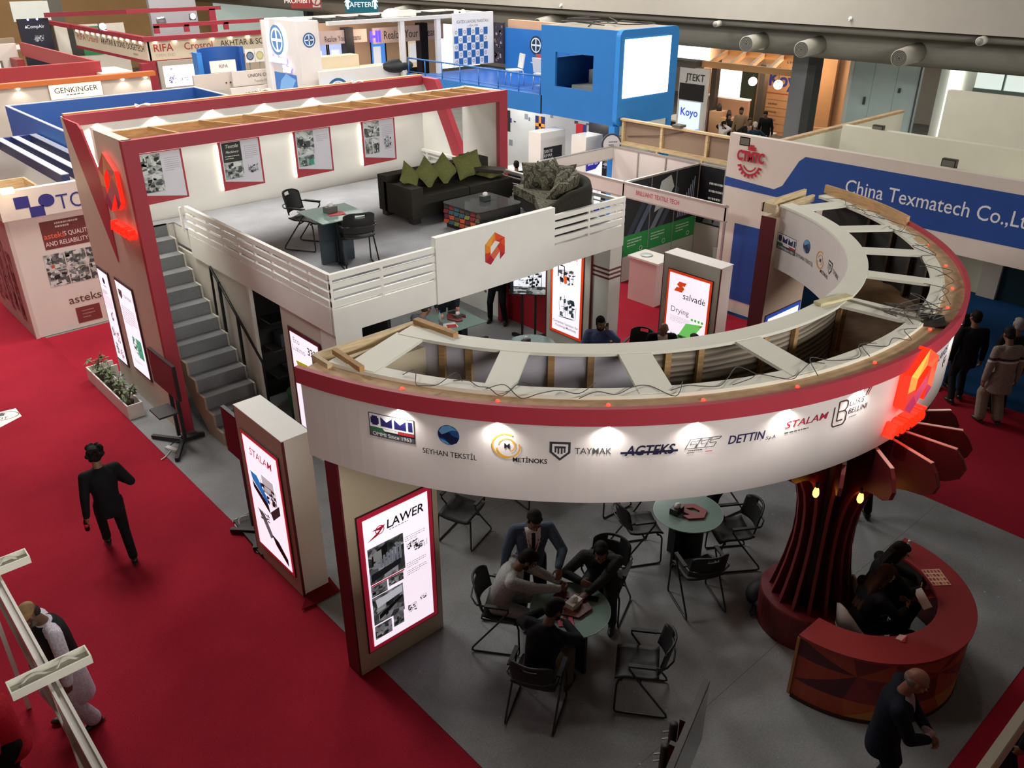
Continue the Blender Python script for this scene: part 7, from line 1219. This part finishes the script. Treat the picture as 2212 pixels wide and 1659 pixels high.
def person(label, loc, face, sit=False, lean=0, roll=0, twist=0, hr=None, hl=None, er=(.6, -.6, -.3), el=(-.6, -.6, -.3), fr=(.1, .0), fl=(-.1, .0), toe=(8, -8), head=(0, 0), skin='#7d5641', top='#1a1b1e', leg='#1b1c20', shoe='#17120f', hair='#15110e', hairstyle='short', shirt=None, tie=None, lanyard=None, badge=False, beard=None, glasses=False, cap=None, vest=None, hem=.17, baggy=0.0, vox=.009, scale=1.0, curl=(.4, .4), female=False, lift=(0, 0), seat=.5, kurta=None, stripes=None, nr=None, nl=None, group=None):
    UP = V((0, 0, 1)); T0 = eul(rad(lean * (.25 if not sit else .45)), 0, rad(twist * .2)); T = eul(rad(lean), rad(roll), rad(twist)); hipz = seat + .1 if sit else .91
    if sit: pel = V((0, -.03, hipz))
    else: pel = V((0, 0, hipz - .012 * abs(fr[1] - fl[1]) * 4))
    def sp(t):      # spine point, blend of pelvis and chest frames; t metres above the pelvis
        k = min(1, max(0, t / .22)); return pel + T0 @ V((0, 0, min(t, .12))) + (T @ V((0, 0, max(0, t - .12))) if t > .12 else V((0, 0, 0)))
    def fr_(t): M_ = T if t > .14 else T0; return M_ @ V((1, 0, 0)), M_ @ V((0, 1, 0))
    sw = .168 if female else .19; w_ = .9 if female else 1.0
    neck = sp(.5); shR = sp(.43) + T @ V((sw, -.005, 0)); shL = sp(.43) + T @ V((-sw, -.005, 0))
    Th = eul(rad(lean * .45 + head[0]), rad(roll * .4), rad(twist * .5 + head[1])); hc = neck + T @ V((0, .012, .05)) + Th @ V((0, .02, .115))
    W_ = lambda p: hc + Th @ V(p)
    if hr is None: hr = (.27, .03, hipz - .12 if not sit else seat + .25)
    if hl is None: hl = (-.27, .03, hipz - .12 if not sit else seat + .25)
    elR, wR = ik(shR, hr, .285, .255, er); elL, wL = ik(shL, hl, .285, .255, el)
    hpR = pel + T0 @ V((.09, 0, -.02)); hpL = pel + T0 @ V((-.09, 0, -.02)); anR = V((fr[0], fr[1], .085 + lift[0])); anL = V((fl[0], fl[1], .085 + lift[1]))
    knR, anR = ik(hpR, anR, .43, .42, (.25 if sit else .05, 1, .35 if sit else 0)); knL, anL = ik(hpL, anL, .43, .42, (-.25 if sit else -.05, 1, .35 if sit else 0))
    fine = vox < .0115
    # --- the body: one continuous skin surface
    b = MB()
    b.ell(W_((0, -.012, .03)), (.074, .094, .088), 16, 12, Th); b.ell(W_((0, .018, -.035)), (.06, .072, .08), 14, 10, Th); b.ell(W_((0, .058, -.088)), (.028, .028, .024), 10, 8, Th); b.ell(W_((0, .01, -.07)), (.052, .05, .035), 12, 8, Th)
    capsule(b, W_((0, .084, .018)), W_((0, .104, -.022)), .0095, .015, 8); capsule(b, W_((-.035, .078, .03)), W_((.035, .078, .03)), .013, .013, 8)
    for s_ in (-1, 1): b.ell(W_((s_ * .076, -.004, -.005)), (.011, .02, .031), 8, 8, Th); b.ell(W_((s_ * .04, .06, -.025)), (.022, .02, .022), 8, 6, Th); b.ell(W_((s_ * .012, .095, -.024)), (.009, .01, .008), 6, 5, Th)
    b.ell(W_((0, .083, -.054)), (.024, .01, .011), 8, 6, Th)
    capsule(b, neck - T @ V((0, 0, .04)), W_((0, -.012, -.06)), .06, .053, 14)
    core = [(.0, .13, .085), (.14, .11, .08), (.3, .14, .09), (.42, .15, .085), (.47, .09, .065)]
    loft(b, [(sp(t), *fr_(t), rx * w_, ry) for t, rx, ry in core]); capsule(b, shL, shR, .045, .045)
    for S, E, Wp in ((shR, elR, wR), (shL, elL, wL)): capsule(b, S, E, .042, .036); capsule(b, E, Wp, .037, .024)
    for Hp, K_, A_ in ((hpR, knR, anR), (hpL, knL, anL)): capsule(b, Hp, K_, .07, .048); capsule(b, K_, A_, .048, .034)
    for A_, ty in ((anR, toe[0]), (anL, toe[1])): f_ = V((sin(rad(ty)), cos(rad(ty)), 0)); capsule(b, A_ - V((0, 0, .04)), A_ + f_ * .11 - V((0, 0, .05)), .03, .022)
    if vox < .02:
        hand(b, wR, (wR - elR).normalized() if nr is None else nr[0], nr[1] if nr else T @ V((-1, .2, -.2)), 1, curl[0]); hand(b, wL, (wL - elL).normalized() if nl is None else nl[0], nl[1] if nl else T @ V((1, .2, -.2)), -1, curl[1])
    else:
        for E, Wp in ((elR, wR), (elL, wL)): d = (Wp - E).normalized(); capsule(b, Wp, Wp + d * .12, .03, .026)
    root = fuse(b, 'person', None, C(skin, .5), min(vox, .0085) if fine else vox, 2); root.location = loc; root.rotation_euler = (0, 0, rad(face) - PI / 2); root.scale = (scale,) * 3
    tag(root, label, 'person', group)
    # --- clothes over it
    JM = C(top, .75, kind='fabric'); j = MB()
    hz = -hem
    secs = [(hz, .172 + baggy * .3, .128 + baggy * .4), (hz * .45, .172, .13), (.02, .16, .12), (.13, .157, .122), (.27, .182, .132), (.37, .194, .13), (.43, .178, .112), (.475, .11, .086), (.5, .07, .068)]
    if kurta: secs = [(-.52, .19, .15), (-.3, .178, .14)] + secs[1:]
    if sit: secs = secs[1:]; secs[0] = (-.06, .18, .135)
    P2 = lambda t: sp(t) if t >= 0 else pel + T0 @ V((0, 0, t))
    loft(j, [(P2(t), *fr_(t), rx * w_, ry * (1.08 if not female else 1.0)) for t, rx, ry in secs]); capsule(j, shR + T @ V((-.03, 0, .0)), shL + T @ V((.03, 0, .0)), .072, .072)
    if female: j.ell(sp(.3) + T @ V((.07, .08, 0)), (.06, .06, .06)); j.ell(sp(.3) + T @ V((-.07, .08, 0)), (.06, .06, .06))
    sl = MB() if (vest or kurta == 'vest') else j
    for S, E, Wp in ((shR, elR, wR), (shL, elL, wL)): capsule(sl, S, E, .071, .059 + baggy * .12); capsule(sl, E, Wp - (Wp - E).normalized() * .012, .058 + baggy * .12, .044 + baggy * .1)
    Ti = T.inverted()
    def region(fn):
        def post(o):
            me = o.data; bm = bmesh.new(); bm.from_mesh(me); k = 0
            pts = {}
            for f in bm.faces:
                c = f.calc_center_median(); q = Ti @ (c - sp(.12)); pts[f] = fn(q.x, q.y, q.z + .12)
            return bm, pts
        return post
    def splitter(fn, name, m_):
        def post(o):
            bm, pts = region(fn)(o); hit = [f for f in bm.faces if pts[f]]
            if hit:
                b2 = bm.copy(); idx = {f.index for f in hit}; bm.faces.index_update(); b2.faces.ensure_lookup_table(); bm.faces.ensure_lookup_table(); idx = {f.index for f in hit}
                bmesh.ops.delete(b2, geom=[f for f in b2.faces if f.index not in idx], context='FACES'); bmesh.ops.delete(bm, geom=hit, context='FACES'); me2 = bpy.data.meshes.new(name); b2.to_mesh(me2); b2.free(); me2.materials.append(m_)
                for p in me2.polygons: p.use_smooth = True
                o2 = bpy.data.objects.new(name, me2); col.objects.link(o2); o2.parent = root; bm.to_mesh(o.data)
            bm.free()
        return post
    posts = []
    if shirt:
        if tie: posts.append(splitter(lambda x, y, z: y > .03 and abs(x) < .022 and .03 < z < .475, 'tie', C(tie, .6)))
        posts.append(splitter(lambda x, y, z: y > .02 and abs(x) < .02 + .06 * max(0, (z - .04)) / .4 and z > .02 and z < .5 and (z > .06 or abs(x) < .05), 'shirt', C(shirt, .7, kind='fabric')))
    if stripes: posts.append(splitter(lambda x, y, z: .27 < z < .31, 'dark_stripe', C('#2a1a1c', .7))); posts.append(splitter(lambda x, y, z: .235 < z < .262, 'white_stripe', C('#cfc9c4', .7)))
    def run(ps):
        def post(o):
            for p in ps: p(o)
        return post
    jn = 'kurta' if kurta else ('jacket' if shirt or hem < .2 else 'coat'); fuse(j, jn, root, JM, vox, 3, run(posts) if posts else None)
    if vest:
        fuse(sl, 'sleeves', root, C(vest, .7, kind='fabric'), vox, 3)
    if kurta:
        v_ = MB(); loft(v_, [(P2(t), *fr_(t), (rx + .012) * w_, (ry + .012) * 1.08) for t, rx, ry in ((-.1, .172, .13), (.02, .162, .122), (.13, .152, .115), (.27, .174, .124), (.37, .186, .122), (.43, .17, .105), (.475, .095, .08), (.495, .068, .066))]); capsule(v_, shR + T @ V((-.05, 0, 0)), shL + T @ V((.05, 0, 0)), .07, .07); fuse(v_, 'waistcoat', root, C('#17181b', .7, kind='fabric'), vox, 3)
    tr = MB(); ku = baggy * .5
    loft(tr, [(pel + T0 @ V((0, 0, t)), *fr_(0), rx * w_, ry) for t, rx, ry in ((-.12, .15, .11), (-.04, .16, .12), (.06, .15, .112))])
    for Hp, K_, A_ in ((hpR, knR, anR), (hpL, knL, anL)): capsule(tr, Hp, K_, .096 * w_ + ku * .5, .069 + ku); capsule(tr, K_, A_ + (K_ - A_).normalized() * .03, .066 + ku, .057 + ku)
    fuse(tr, 'trousers', root, C(leg, .8, kind='fabric'), vox, 3)
    for A_, ty in ((anR, toe[0]), (anL, toe[1])):
        f_ = V((sin(rad(ty)), cos(rad(ty)), 0)); s2 = MB(); capsule(s2, A_ + V((0, 0, -.025)) - f_ * .03, A_ + f_ * .03 - V((0, 0, .03)), .043, .045); s2.ell(A_ + f_ * .1 - V((0, 0, .05)), (.043, .085, .032), 12, 8, Matrix.Rotation(-rad(ty), 3, 'Z')); s2.ell(A_ + f_ * .04 - V((0, 0, .066)), (.042, .15, .018), 12, 6, Matrix.Rotation(-rad(ty), 3, 'Z')); fuse(s2, 'shoe', root, C(shoe, .4), max(vox, .01), 2)
    # --- hair and face
    HM = C(hair, .7, kind='fabric'); h = MB()
    if hairstyle != 'none' and not cap:
        if hairstyle == 'bald':
            for s_ in (-1, 1): h.ell(W_((s_ * .062, -.035, .0)), (.022, .05, .04), 10, 8, Th)
            h.ell(W_((0, -.075, .0)), (.06, .035, .045), 12, 8, Th)
        else:
            h.ell(W_((0, -.03, .045)), (.082, .092, .088), 16, 12, Th); h.ell(W_((0, .015, .088)), (.066, .066, .04), 12, 8, Th); h.ell(W_((0, -.055, -.01)), (.075, .062, .07), 12, 8, Th)
            for s_ in (-1, 1): h.ell(W_((s_ * .07, .012, .025)), (.015, .02, .04), 8, 6, Th)
        if hairstyle == 'fluffy':
            R = random.Random(5)
            for k in range(26): a = R.uniform(0, 2 * PI); z_ = R.uniform(-.02, .12); r_ = .075 + .02 * R.random(); y = -.03 + r_ * sin(a) * 1.1; h.ell(W_((r_ * cos(a), min(y, .055 if z_ > .07 else .0), z_)), (.034, .034, .034), 8, 6, Th)
        if hairstyle == 'long':
            for s_ in (-1, 0, 1): capsule(h, W_((s_ * .04, -.06, .0)), hc + Th @ V((s_ * .045, -.06, -.08)) + T @ V((0, -.03, -.1)), .045, .042); capsule(h, hc + Th @ V((s_ * .045, -.06, -.08)) + T @ V((0, -.03, -.1)), sp(.22) + T @ V((s_ * .05, -.13, 0)), .042, .026)
            for s_ in (-1, 1): capsule(h, W_((s_ * .072, .0, .03)), W_((s_ * .08, -.01, -.1)), .022, .03)
        if hairstyle == 'scarf':
            h.ell(W_((0, -.012, .02)), (.092, .1, .115), 14, 10, Th); capsule(h, W_((0, -.02, -.08)), sp(.4) + T @ V((0, .02, 0)), .085, .15)
        fuse(h, 'headscarf' if hairstyle == 'scarf' else 'hair', root, HM, max(.007, vox * .9), 1)
    if hairstyle == 'scarf': MB(C(skin, .5)).ell(W_((0, .068, -.01)), (.05, .03, .068), 12, 8, Th).build('face', root, loc=(0, 0, 0))
    if fine:
        for s_ in (-1, 1):
            e = MB(C('#d9d2c8', .3)); e.ell(W_((s_ * .032, .0795, .008)), (.0125, .008, .0075), 10, 6, Th); e.use(C('#1c130e', .3)).ell(W_((s_ * .032, .0845, .007)), (.006, .0045, .006), 8, 6, Th); e.build('eye', root, loc=(0, 0, 0))
            MB(C('#1c1512' if hair != '#b9b3a8' else '#8d857a', .7)).tube([W_((s_ * .014, .094, .028)), W_((s_ * .034, .091, .034)), W_((s_ * .053, .08, .028))], .0042, 6).build('eyebrow', root, loc=(0, 0, 0))
        MB(C('#6e3f38', .5)).tube([W_((-.022, .087, -.055)), W_((-.008, .0945, -.053)), W_((.008, .0945, -.053)), W_((.022, .087, -.055))], .0042, 6).build('mouth', root, loc=(0, 0, 0))
    if beard:
        q = MB(); q.ell(W_((0, .035, -.082)), (.058, .058, .036), 14, 8, Th); capsule(q, W_((-.024, .086, -.042)), W_((.024, .086, -.042)), .009, .009, 8)
        for s_ in (-1, 1): capsule(q, W_((s_ * .064, .008, -.02)), W_((s_ * .046, .05, -.075)), .013, .02, 8)
        fuse(q, 'beard', root, C(beard, .8, kind='fabric'), .007, 1)
    if glasses:
        g = MB(C('#15120f', .3))
        for s_ in (-1, 1): g.tube([W_((s_ * .034 + .021 * cos(a), .098, .006 + .017 * sin(a))) for a in [k * PI / 6 for k in range(12)]], .0022, 5, True).tube([W_((s_ * .054, .095, .01)), W_((s_ * .076, .0, .008))], .0022, 5)
        g.tube([W_((-.012, .1, .01)), W_((.012, .1, .01))], .0022, 5); g.build('glasses', root, loc=(0, 0, 0))
    if cap:
        q = MB(); q.ell(W_((0, -.012, .062)), (.09, .108, .062), 16, 10, Th); q.ell(W_((0, .0, .045)), (.086, .106, .05), 14, 8, Th); q.ell(W_((0, .115, .048)), (.066, .07, .011), 14, 6, Th @ Matrix.Rotation(rad(-14), 3, 'X')); fuse(q, 'cap', root, C(cap, .8, kind='leaf'), .007, 1)
        fuse((lambda q: (q.ell(W_((0, -.06, -.01)), (.072, .05, .06), 12, 8, Th), q)[1])(MB()), 'hair', root, HM, .008, 1)
    if lanyard:
        tp = sp(.47); q = [tp + T @ V((.06, .03, .02)), sp(.4) + T @ V((.055, .125, 0)), sp(.28) + T @ V((.03, .148, 0)), sp(.16) + T @ V((.0, .148, 0))]; q2 = [tp + T @ V((-.06, .03, .02)), sp(.4) + T @ V((-.055, .125, 0)), sp(.28) + T @ V((-.03, .148, 0)), sp(.16) + T @ V((.0, .148, 0))]
        MB(C(lanyard, .5)).tube(q, .006, 5).tube(q2, .006, 5).build('lanyard', root, loc=(0, 0, 0))
        if badge: MB(C('#d2cdc6', .5)).bar(sp(.15) + T @ V((0, .152, 0)), sp(.03) + T @ V((0, .157, 0)), .085, .006, T @ V((0, 1, 0))).build('badge', root, loc=(0, 0, 0))
    root['_w'] = [*wR, *wL]; return root
def wpt(o, p):  # a person's local point in world axes
    return Matrix.Translation(o.location) @ o.rotation_euler.to_matrix().to_4x4() @ Matrix.Diagonal((*o.scale, 1)) @ V(p)
def hold(o, side):
    w_ = o['_w']; return wpt(o, w_[:3] if side > 0 else w_[3:])
# --- foreground and main figures
a = person('person in a black suit walking away along the red aisle with a drink bottle', (2.1, 9.92, .008), 84, lean=5, twist=4, hr=(.17, .2, 1.1), er=(.8, -.6, -.9), hl=(-.3, -.08, .74), el=(-.4, -.8, 0), fr=(.1, -.28), fl=(-.09, .3), lift=(.0, .05), toe=(6, -6), head=(4, 12), hairstyle='fluffy', top='#131417', leg='#121316', hem=.2, scale=.965, vox=.008)
p = hold(a, -1); t = thing('drink_bottle', 'small dark drink bottle with a red band in the walking person\'s hand', 'bottle', p + V((-.02, .03, -.21))); c = V(t.location); MB(C('#1c0d0b', .2)).lathe(c, [(.026, 0), (.03, .01), (.03, .12), (.014, .17), (.012, .2)], 14).build('body', t); MB(C('#c0303a', .5)).lathe(c, [(.0308, .06), (.0308, .1)], 14).build('paper_label', t)
person('person in a tan camouflage cap, black waistcoat and white shalwar kameez', (.84, 7.45, .008), 178, lean=9, twist=6, hr=(.2, .2, .85), er=(.5, -.4, -.5), hl=(-.29, .06, .72), el=(-.6, -.6, 0), fr=(.12, .1), fl=(-.12, -.08), toe=(18, -14), head=(30, 6), skin='#5f4232', top='#c9c3cf', leg='#bdb6c2', shoe='#2c2118', hair='#2a2420', cap='#9a7a4e', vest='#cdc8d4', kurta='vest', lanyard='#c9303a', badge=True, beard='#5c554e', baggy=.05, scale=1.0, vox=.0085)
person('person in a shiny red padded jacket cut off by the left border', (.17, 6.78, .008), 170, lean=8, hl=(-.25, .3, .95), top='#a81c2c', leg='#141416', hem=.16, baggy=.08, scale=.98, hairstyle='short', vox=.01)
bs = person('person in a blue grey suit and black tie standing behind the occupied table', (5.24, 5.5, F), 236, lean=13, roll=0, hl=(-.22, .5, 1.12), el=(-.8, -.2, -.5), hr=(.32, .06, .78), fr=(.1, .02), fl=(-.1, .0), head=(26, 6), skin='#6f4b38', top='#475564', leg='#1d242c', shirt='#dfdad6', tie='#14130f', lanyard='#b8323a', badge=True, hem=.17, vox=.0085, beard=None, curl=(.4, .5), nl=((.05, .75, -.65), (.2, -.5, -.8)))
person('person in a pale grey suit with a red lanyard seated at the round table', (4.78, 5.45, F), -48, sit=True, lean=24, hr=(.06, .62, .83), er=(.7, -.2, -.5), hl=(-.02, .66, .84), el=(-.7, -.2, -.5), fr=(.14, .38), fl=(-.12, .3), head=(34, 4), skin='#6b4735', top='#a5a6a4', leg='#9a9b98', shirt='#c4b6ae', lanyard='#b52c36', beard='#17120f', vox=.0085, curl=(.7, .7), seat=.47)
person('bearded person with glasses and a black shirt seated nearest the camera at the round table', (4.4, 4.46, F), 28, sit=True, lean=20, twist=-14, hr=(.14, .42, .83), er=(.8, -.3, -.3), hl=(-.14, .5, .83), el=(-.8, -.3, -.4), fr=(.2, .36), fl=(-.14, .34), head=(16, -32), skin='#6e4a38', top='#15171b', leg='#5d5145', beard='#15110e', glasses=True, vox=.0085, hem=.1, curl=(.5, .5), seat=.47)
person('person in a charcoal jacket leaning with folded arms on the round table', (5.9, 5.0, F), 208, sit=True, lean=34, twist=6, hr=(.12, .5, .84), er=(.9, -.1, -.4), hl=(.02, .66, .8), el=(-.9, .1, -.3), fr=(.16, .3), fl=(-.2, .2), head=(8, 12), skin='#6e4936', top='#2d2d2e', leg='#2a2a2b', shirt='#1a1a1b', vox=.0085, curl=(.3, .12), seat=.47, nl=((.5, .85, -.1), (0, .1, -1)))
person('bald person in a navy suit and pale shirt standing before the reception desk', (5.9, 1.66, F), -66, lean=6, hr=(.03, .32, .98), er=(.9, -.35, -.3), hl=(-.02, .34, .99), el=(-.9, -.35, -.3), fr=(.11, 0), fl=(-.11, .02), head=(20, -4), skin='#8a5b48', hair='#6b6258', hairstyle='bald', top='#141a26', leg='#11151d', shirt='#a8888c', vox=.0085, hem=.2, curl=(.8, .8), lanyard=None)
wt = []
for k, (x, y, f, lab, hh, top) in enumerate(((7.98, 2.72, -40, 'long haired person in black seated farther inside the reception desk, bending over a folder', '#1a120e', '#131314'), (7.48, 2.62, -28, 'long haired person in black inside the reception desk, holding an open pale brochure', '#3a2418', '#141416'))):
    wt.append(person(lab, (x, y, F), f, sit=True, lean=10, hr=(.12, .42, .72), er=(.8, -.3, -.5), hl=(-.06, .44, .74), el=(-.8, -.3, -.5), fr=(.08, .36), fl=(-.08, .34), head=(24, -10), skin='#9a6c57', top=top, leg='#141416', hair=hh, hairstyle='long', female=True, vox=.009, hem=.1, scale=.96, seat=.45))
    t = thing('tub_chair', ('white moulded tub chair under the far seated person inside the reception desk', 'white moulded tub chair under the near seated person inside the reception desk')[k], 'chair', (0, 0, 0), 'white tub chairs'); m = MB(C('#b5aca2', .4)); vs = []; fs = []; n = 20
    for i in range(n + 1):
        a = rad(180 + 180 * i / n); hgt = .46 + .32 * (sin(PI * i / n) ** 1.5); vs += [(.24 * cos(a), .24 * sin(a), .42), (.27 * cos(a), .27 * sin(a), hgt), (.25 * cos(a), .25 * sin(a), hgt + .005), (.225 * cos(a), .225 * sin(a), .44)]
    for i in range(n): fs += [(4 * i + q, 4 * i + 4 + q, 4 * i + 4 + (q + 1) % 4, 4 * i + (q + 1) % 4) for q in range(4)]
    m.add(vs, fs, True); m.lathe((0, 0, .4), [(.1, 0), (.24, .03), (.25, .05)], 24); m.build('shell', t, loc=(0, 0, 0)); MB(C('#6f6f70', .2, metal=.9)).lathe((0, 0, 0), [(.2, 0), (.19, .015), (.03, .04), (.025, .4)], 20).build('pedestal', t, loc=(0, 0, 0)); t.location = (x - .03 * cos(rad(f)), y - .03 * sin(rad(f)), F); t.rotation_euler = (0, 0, rad(f) - PI / 2)
p = hold(wt[1], 1); u = V((cos(rad(-28)), sin(rad(-28)), 0)); sheet('brochure', 'open pale brochure in the hands of the near seated person inside the desk', 'brochure', [p + V((.06, -.16, .06)), p + V((.3, .06, .04)), p + V((.34, .0, .1)), p + V((.1, -.22, .12))], C('#b9a89a', .6), .01)
p = hold(wt[0], 1); sheet('folder', 'red folder under the hands of the far seated person inside the desk', 'folder', [p + V((-.22, .02, -.05)), p + V((.06, -.18, -.05)), p + V((.14, -.06, -.05)), p + V((-.14, .14, -.05))], C('#a83c34', .6), .01)
# --- men on the blue carpet at the right
person('balding person in dark clothes facing the camera on the blue carpet', (14.75, 4.85, F), 225, skin='#7a5240', hairstyle='bald', hair='#3a3430', top='#17171a', shirt='#8f8a88', head=(10, 0), vox=.011, beard=None)
person('person in black with dark hair seen from behind on the blue carpet', (14.35, 4.42, F), 45, top='#131316', leg='#1d1e22', hem=.2, head=(5, 10), vox=.011, fr=(.1, .1), fl=(-.1, -.05))
person('grey haired person in black seen from behind on the blue carpet', (14.5, 3.82, F), 40, hair='#8a8782', top='#151517', leg='#17171a', shirt=None, vox=.011, head=(4, 0))
person('person in beige shalwar kameez and striped pullover seen from behind at the right', (14.0, 3.72, F), 52, head=(28, -8), lean=6, top='#8f8378', leg='#8d8172', shoe='#241a14', stripes=True, kurta=None, hem=.3, baggy=.06, vox=.011, fr=(.13, .0), fl=(-.13, .08), hair='#241c18')
person('person in a dark coat cut off by the right border near the lower corner', (6.98, .82, F), 100, top='#1c1f22', leg='#17181a', vox=.012)
# --- under and behind the canopy
ph = person('bearded person in a blue shirt talking on a phone beside the striped pillar', (10.2, 9.02, F), 222, sit=True, lean=6, hl=(-.13, .12, 1.13), el=(-.8, .3, -.6), hr=(.2, .35, .72), fr=(.12, .36), fl=(-.12, .34), head=(14, 14), skin='#84604c', top='#5d6f9c', leg='#22252b', beard='#17120f', vox=.009, hem=.1, curl=(.4, .9), nl=((.25, .1, .95), (.9, -.2, 0)))
p = hold(ph, -1); solo('mobile_phone', MB(C('#101114', .3)).bar(p + V((0, 0, .02)), p + V((.02, .02, .14)), .06, .012, (0, 1, 0)), 'black phone held to the ear of the bearded person in a blue shirt', 'phone')
person('bald person in a black jacket and pale shirt looking down beside the orange framed pylon', (10.95, 8.24, F), 226, sit=True, lean=14, hr=(.1, .4, .78), hl=(-.1, .42, .78), fr=(.12, .36), fl=(-.12, .34), head=(32, 0), skin='#8a6250', hairstyle='none', top='#131418', leg='#15161a', shirt='#c4b2ac', vox=.009, lanyard='#b03038')
person('dark crown of a person peeking above the canopy rim before the orange framed pylon', (10.7, 7.35, F), 60, sit=True, lean=8, top='#1b1c20', leg='#1b1c20', vox=.012)
person('person in a grey jacket seated at the square table below the deck', (8.2, 11.72, F), 4, sit=True, lean=28, hl=(-.1, .34, 1.05), el=(-.6, .4, -.6), hr=(.14, .5, .82), er=(.8, -.2, -.4), fr=(.12, .34), fl=(-.12, .36), head=(20, 0), skin='#8a6552', top='#565c66', leg='#2b2e33', vox=.009, seat=.47, hair='#3a332d')
person('person in a dark suit leaning on the far edge of the table below the deck', (9.5, 12.45, F), 232, lean=22, hl=(-.2, .36, .82), el=(-.7, -.4, 0), hr=(.2, .36, .82), er=(.7, -.4, 0), skin='#8a6552', top='#20262f', leg='#1c2026', shirt='#cfcfcb', vox=.01)
person('person in black trousers standing by the red wall below the deck', (10.82, 12.42, F), 215, top='#17181b', leg='#15151a', vox=.011, fr=(.17, .0), fl=(-.17, .06))
person('dark figure seated behind the red fins', (8.65, 5.32, F), 185, sit=True, lean=16, hr=(.1, .4, .7), hl=(-.1, .4, .7), fr=(.12, .36), fl=(-.12, .4), head=(20, 0), top='#26282c', leg='#1c1d20', vox=.012, skin='#5a4032')
person('person behind the red fins of whom only dark trouser legs show', (9.95, 3.86, F), 50, top='#1b1b1d', leg='#161514', vox=.014)
person('person in black seen from behind beyond the upper deck sofa', (16.3, 17.85, .0), 60, top='#141416', leg='#1a1a1c', vox=.014)
# --- far lounge stand
person('person in black with long dark hair standing at the counter in the warm lit stand', (29.7, 21.9, 0), 225, top='#17171a', leg='#17171a', hairstyle='long', female=True, skin='#a07a66', vox=.016, hr=(.14, .3, .95), hl=(-.12, .32, .95), hem=.3)
person('person in a grey headscarf seated at the table in the warm lit stand', (28.9, 19.45, 0), 235, sit=True, top='#24211f', leg='#1f1f22', hairstyle='scarf', hair='#2e2b29', female=True, skin='#a07a66', vox=.016)
person('person in a tan jacket standing in the warm lit stand', (28.9, 18.9, 0), 200, top='#a08468', leg='#2a2622', skin='#8a6552', vox=.016, head=(20, 0), beard='#1f1916')
person('person in a dark suit standing bent over on the right of the warm lit stand', (29.2, 17.95, 0), 190, top='#1c1c20', leg='#1c1c20', skin='#8a6552', vox=.016, lean=18, head=(20, 0))
person('bearded person in a white shirt with raised arms in the warm lit stand', (27.4, 18.6, 0), -30, sit=True, top='#cfcac6', leg='#2f2f33', skin='#8a6552', vox=.016, beard='#1c1613', hr=(.2, -.05, 1.25), er=(1, .3, .3), hl=(-.2, -.05, 1.25), el=(-1, .3, .3))
person('person with a pink shirt and dark jacket seated in the warm lit stand', (28.6, 18.3, 0), 225, sit=True, top='#2c2a2c', leg='#1c1c20', shirt='#b58f86', skin='#8a6552', vox=.016)
person('pale haired person in a teal jacket seated facing away in the warm lit stand', (28.1, 17.75, 0), 60, sit=True, top='#243a48', leg='#1c1c20', skin='#8a6552', hair='#d8cdbf', vox=.016)
# bake every fused surface in one pass
dg = bpy.context.evaluated_depsgraph_get()
for o, post in FUSE:
    me = bpy.data.meshes.new_from_object(o.evaluated_get(dg)); o['_new'] = 1; o.modifiers.clear(); mats = [m_ for m_ in o.data.materials]; o.data = me; me.materials.clear(); [me.materials.append(m_) for m_ in mats]; del o['_new']
for o, post in FUSE:
    if post: post(o)
for o in list(sc.objects):
    if '_w' in o.keys(): del o['_w']
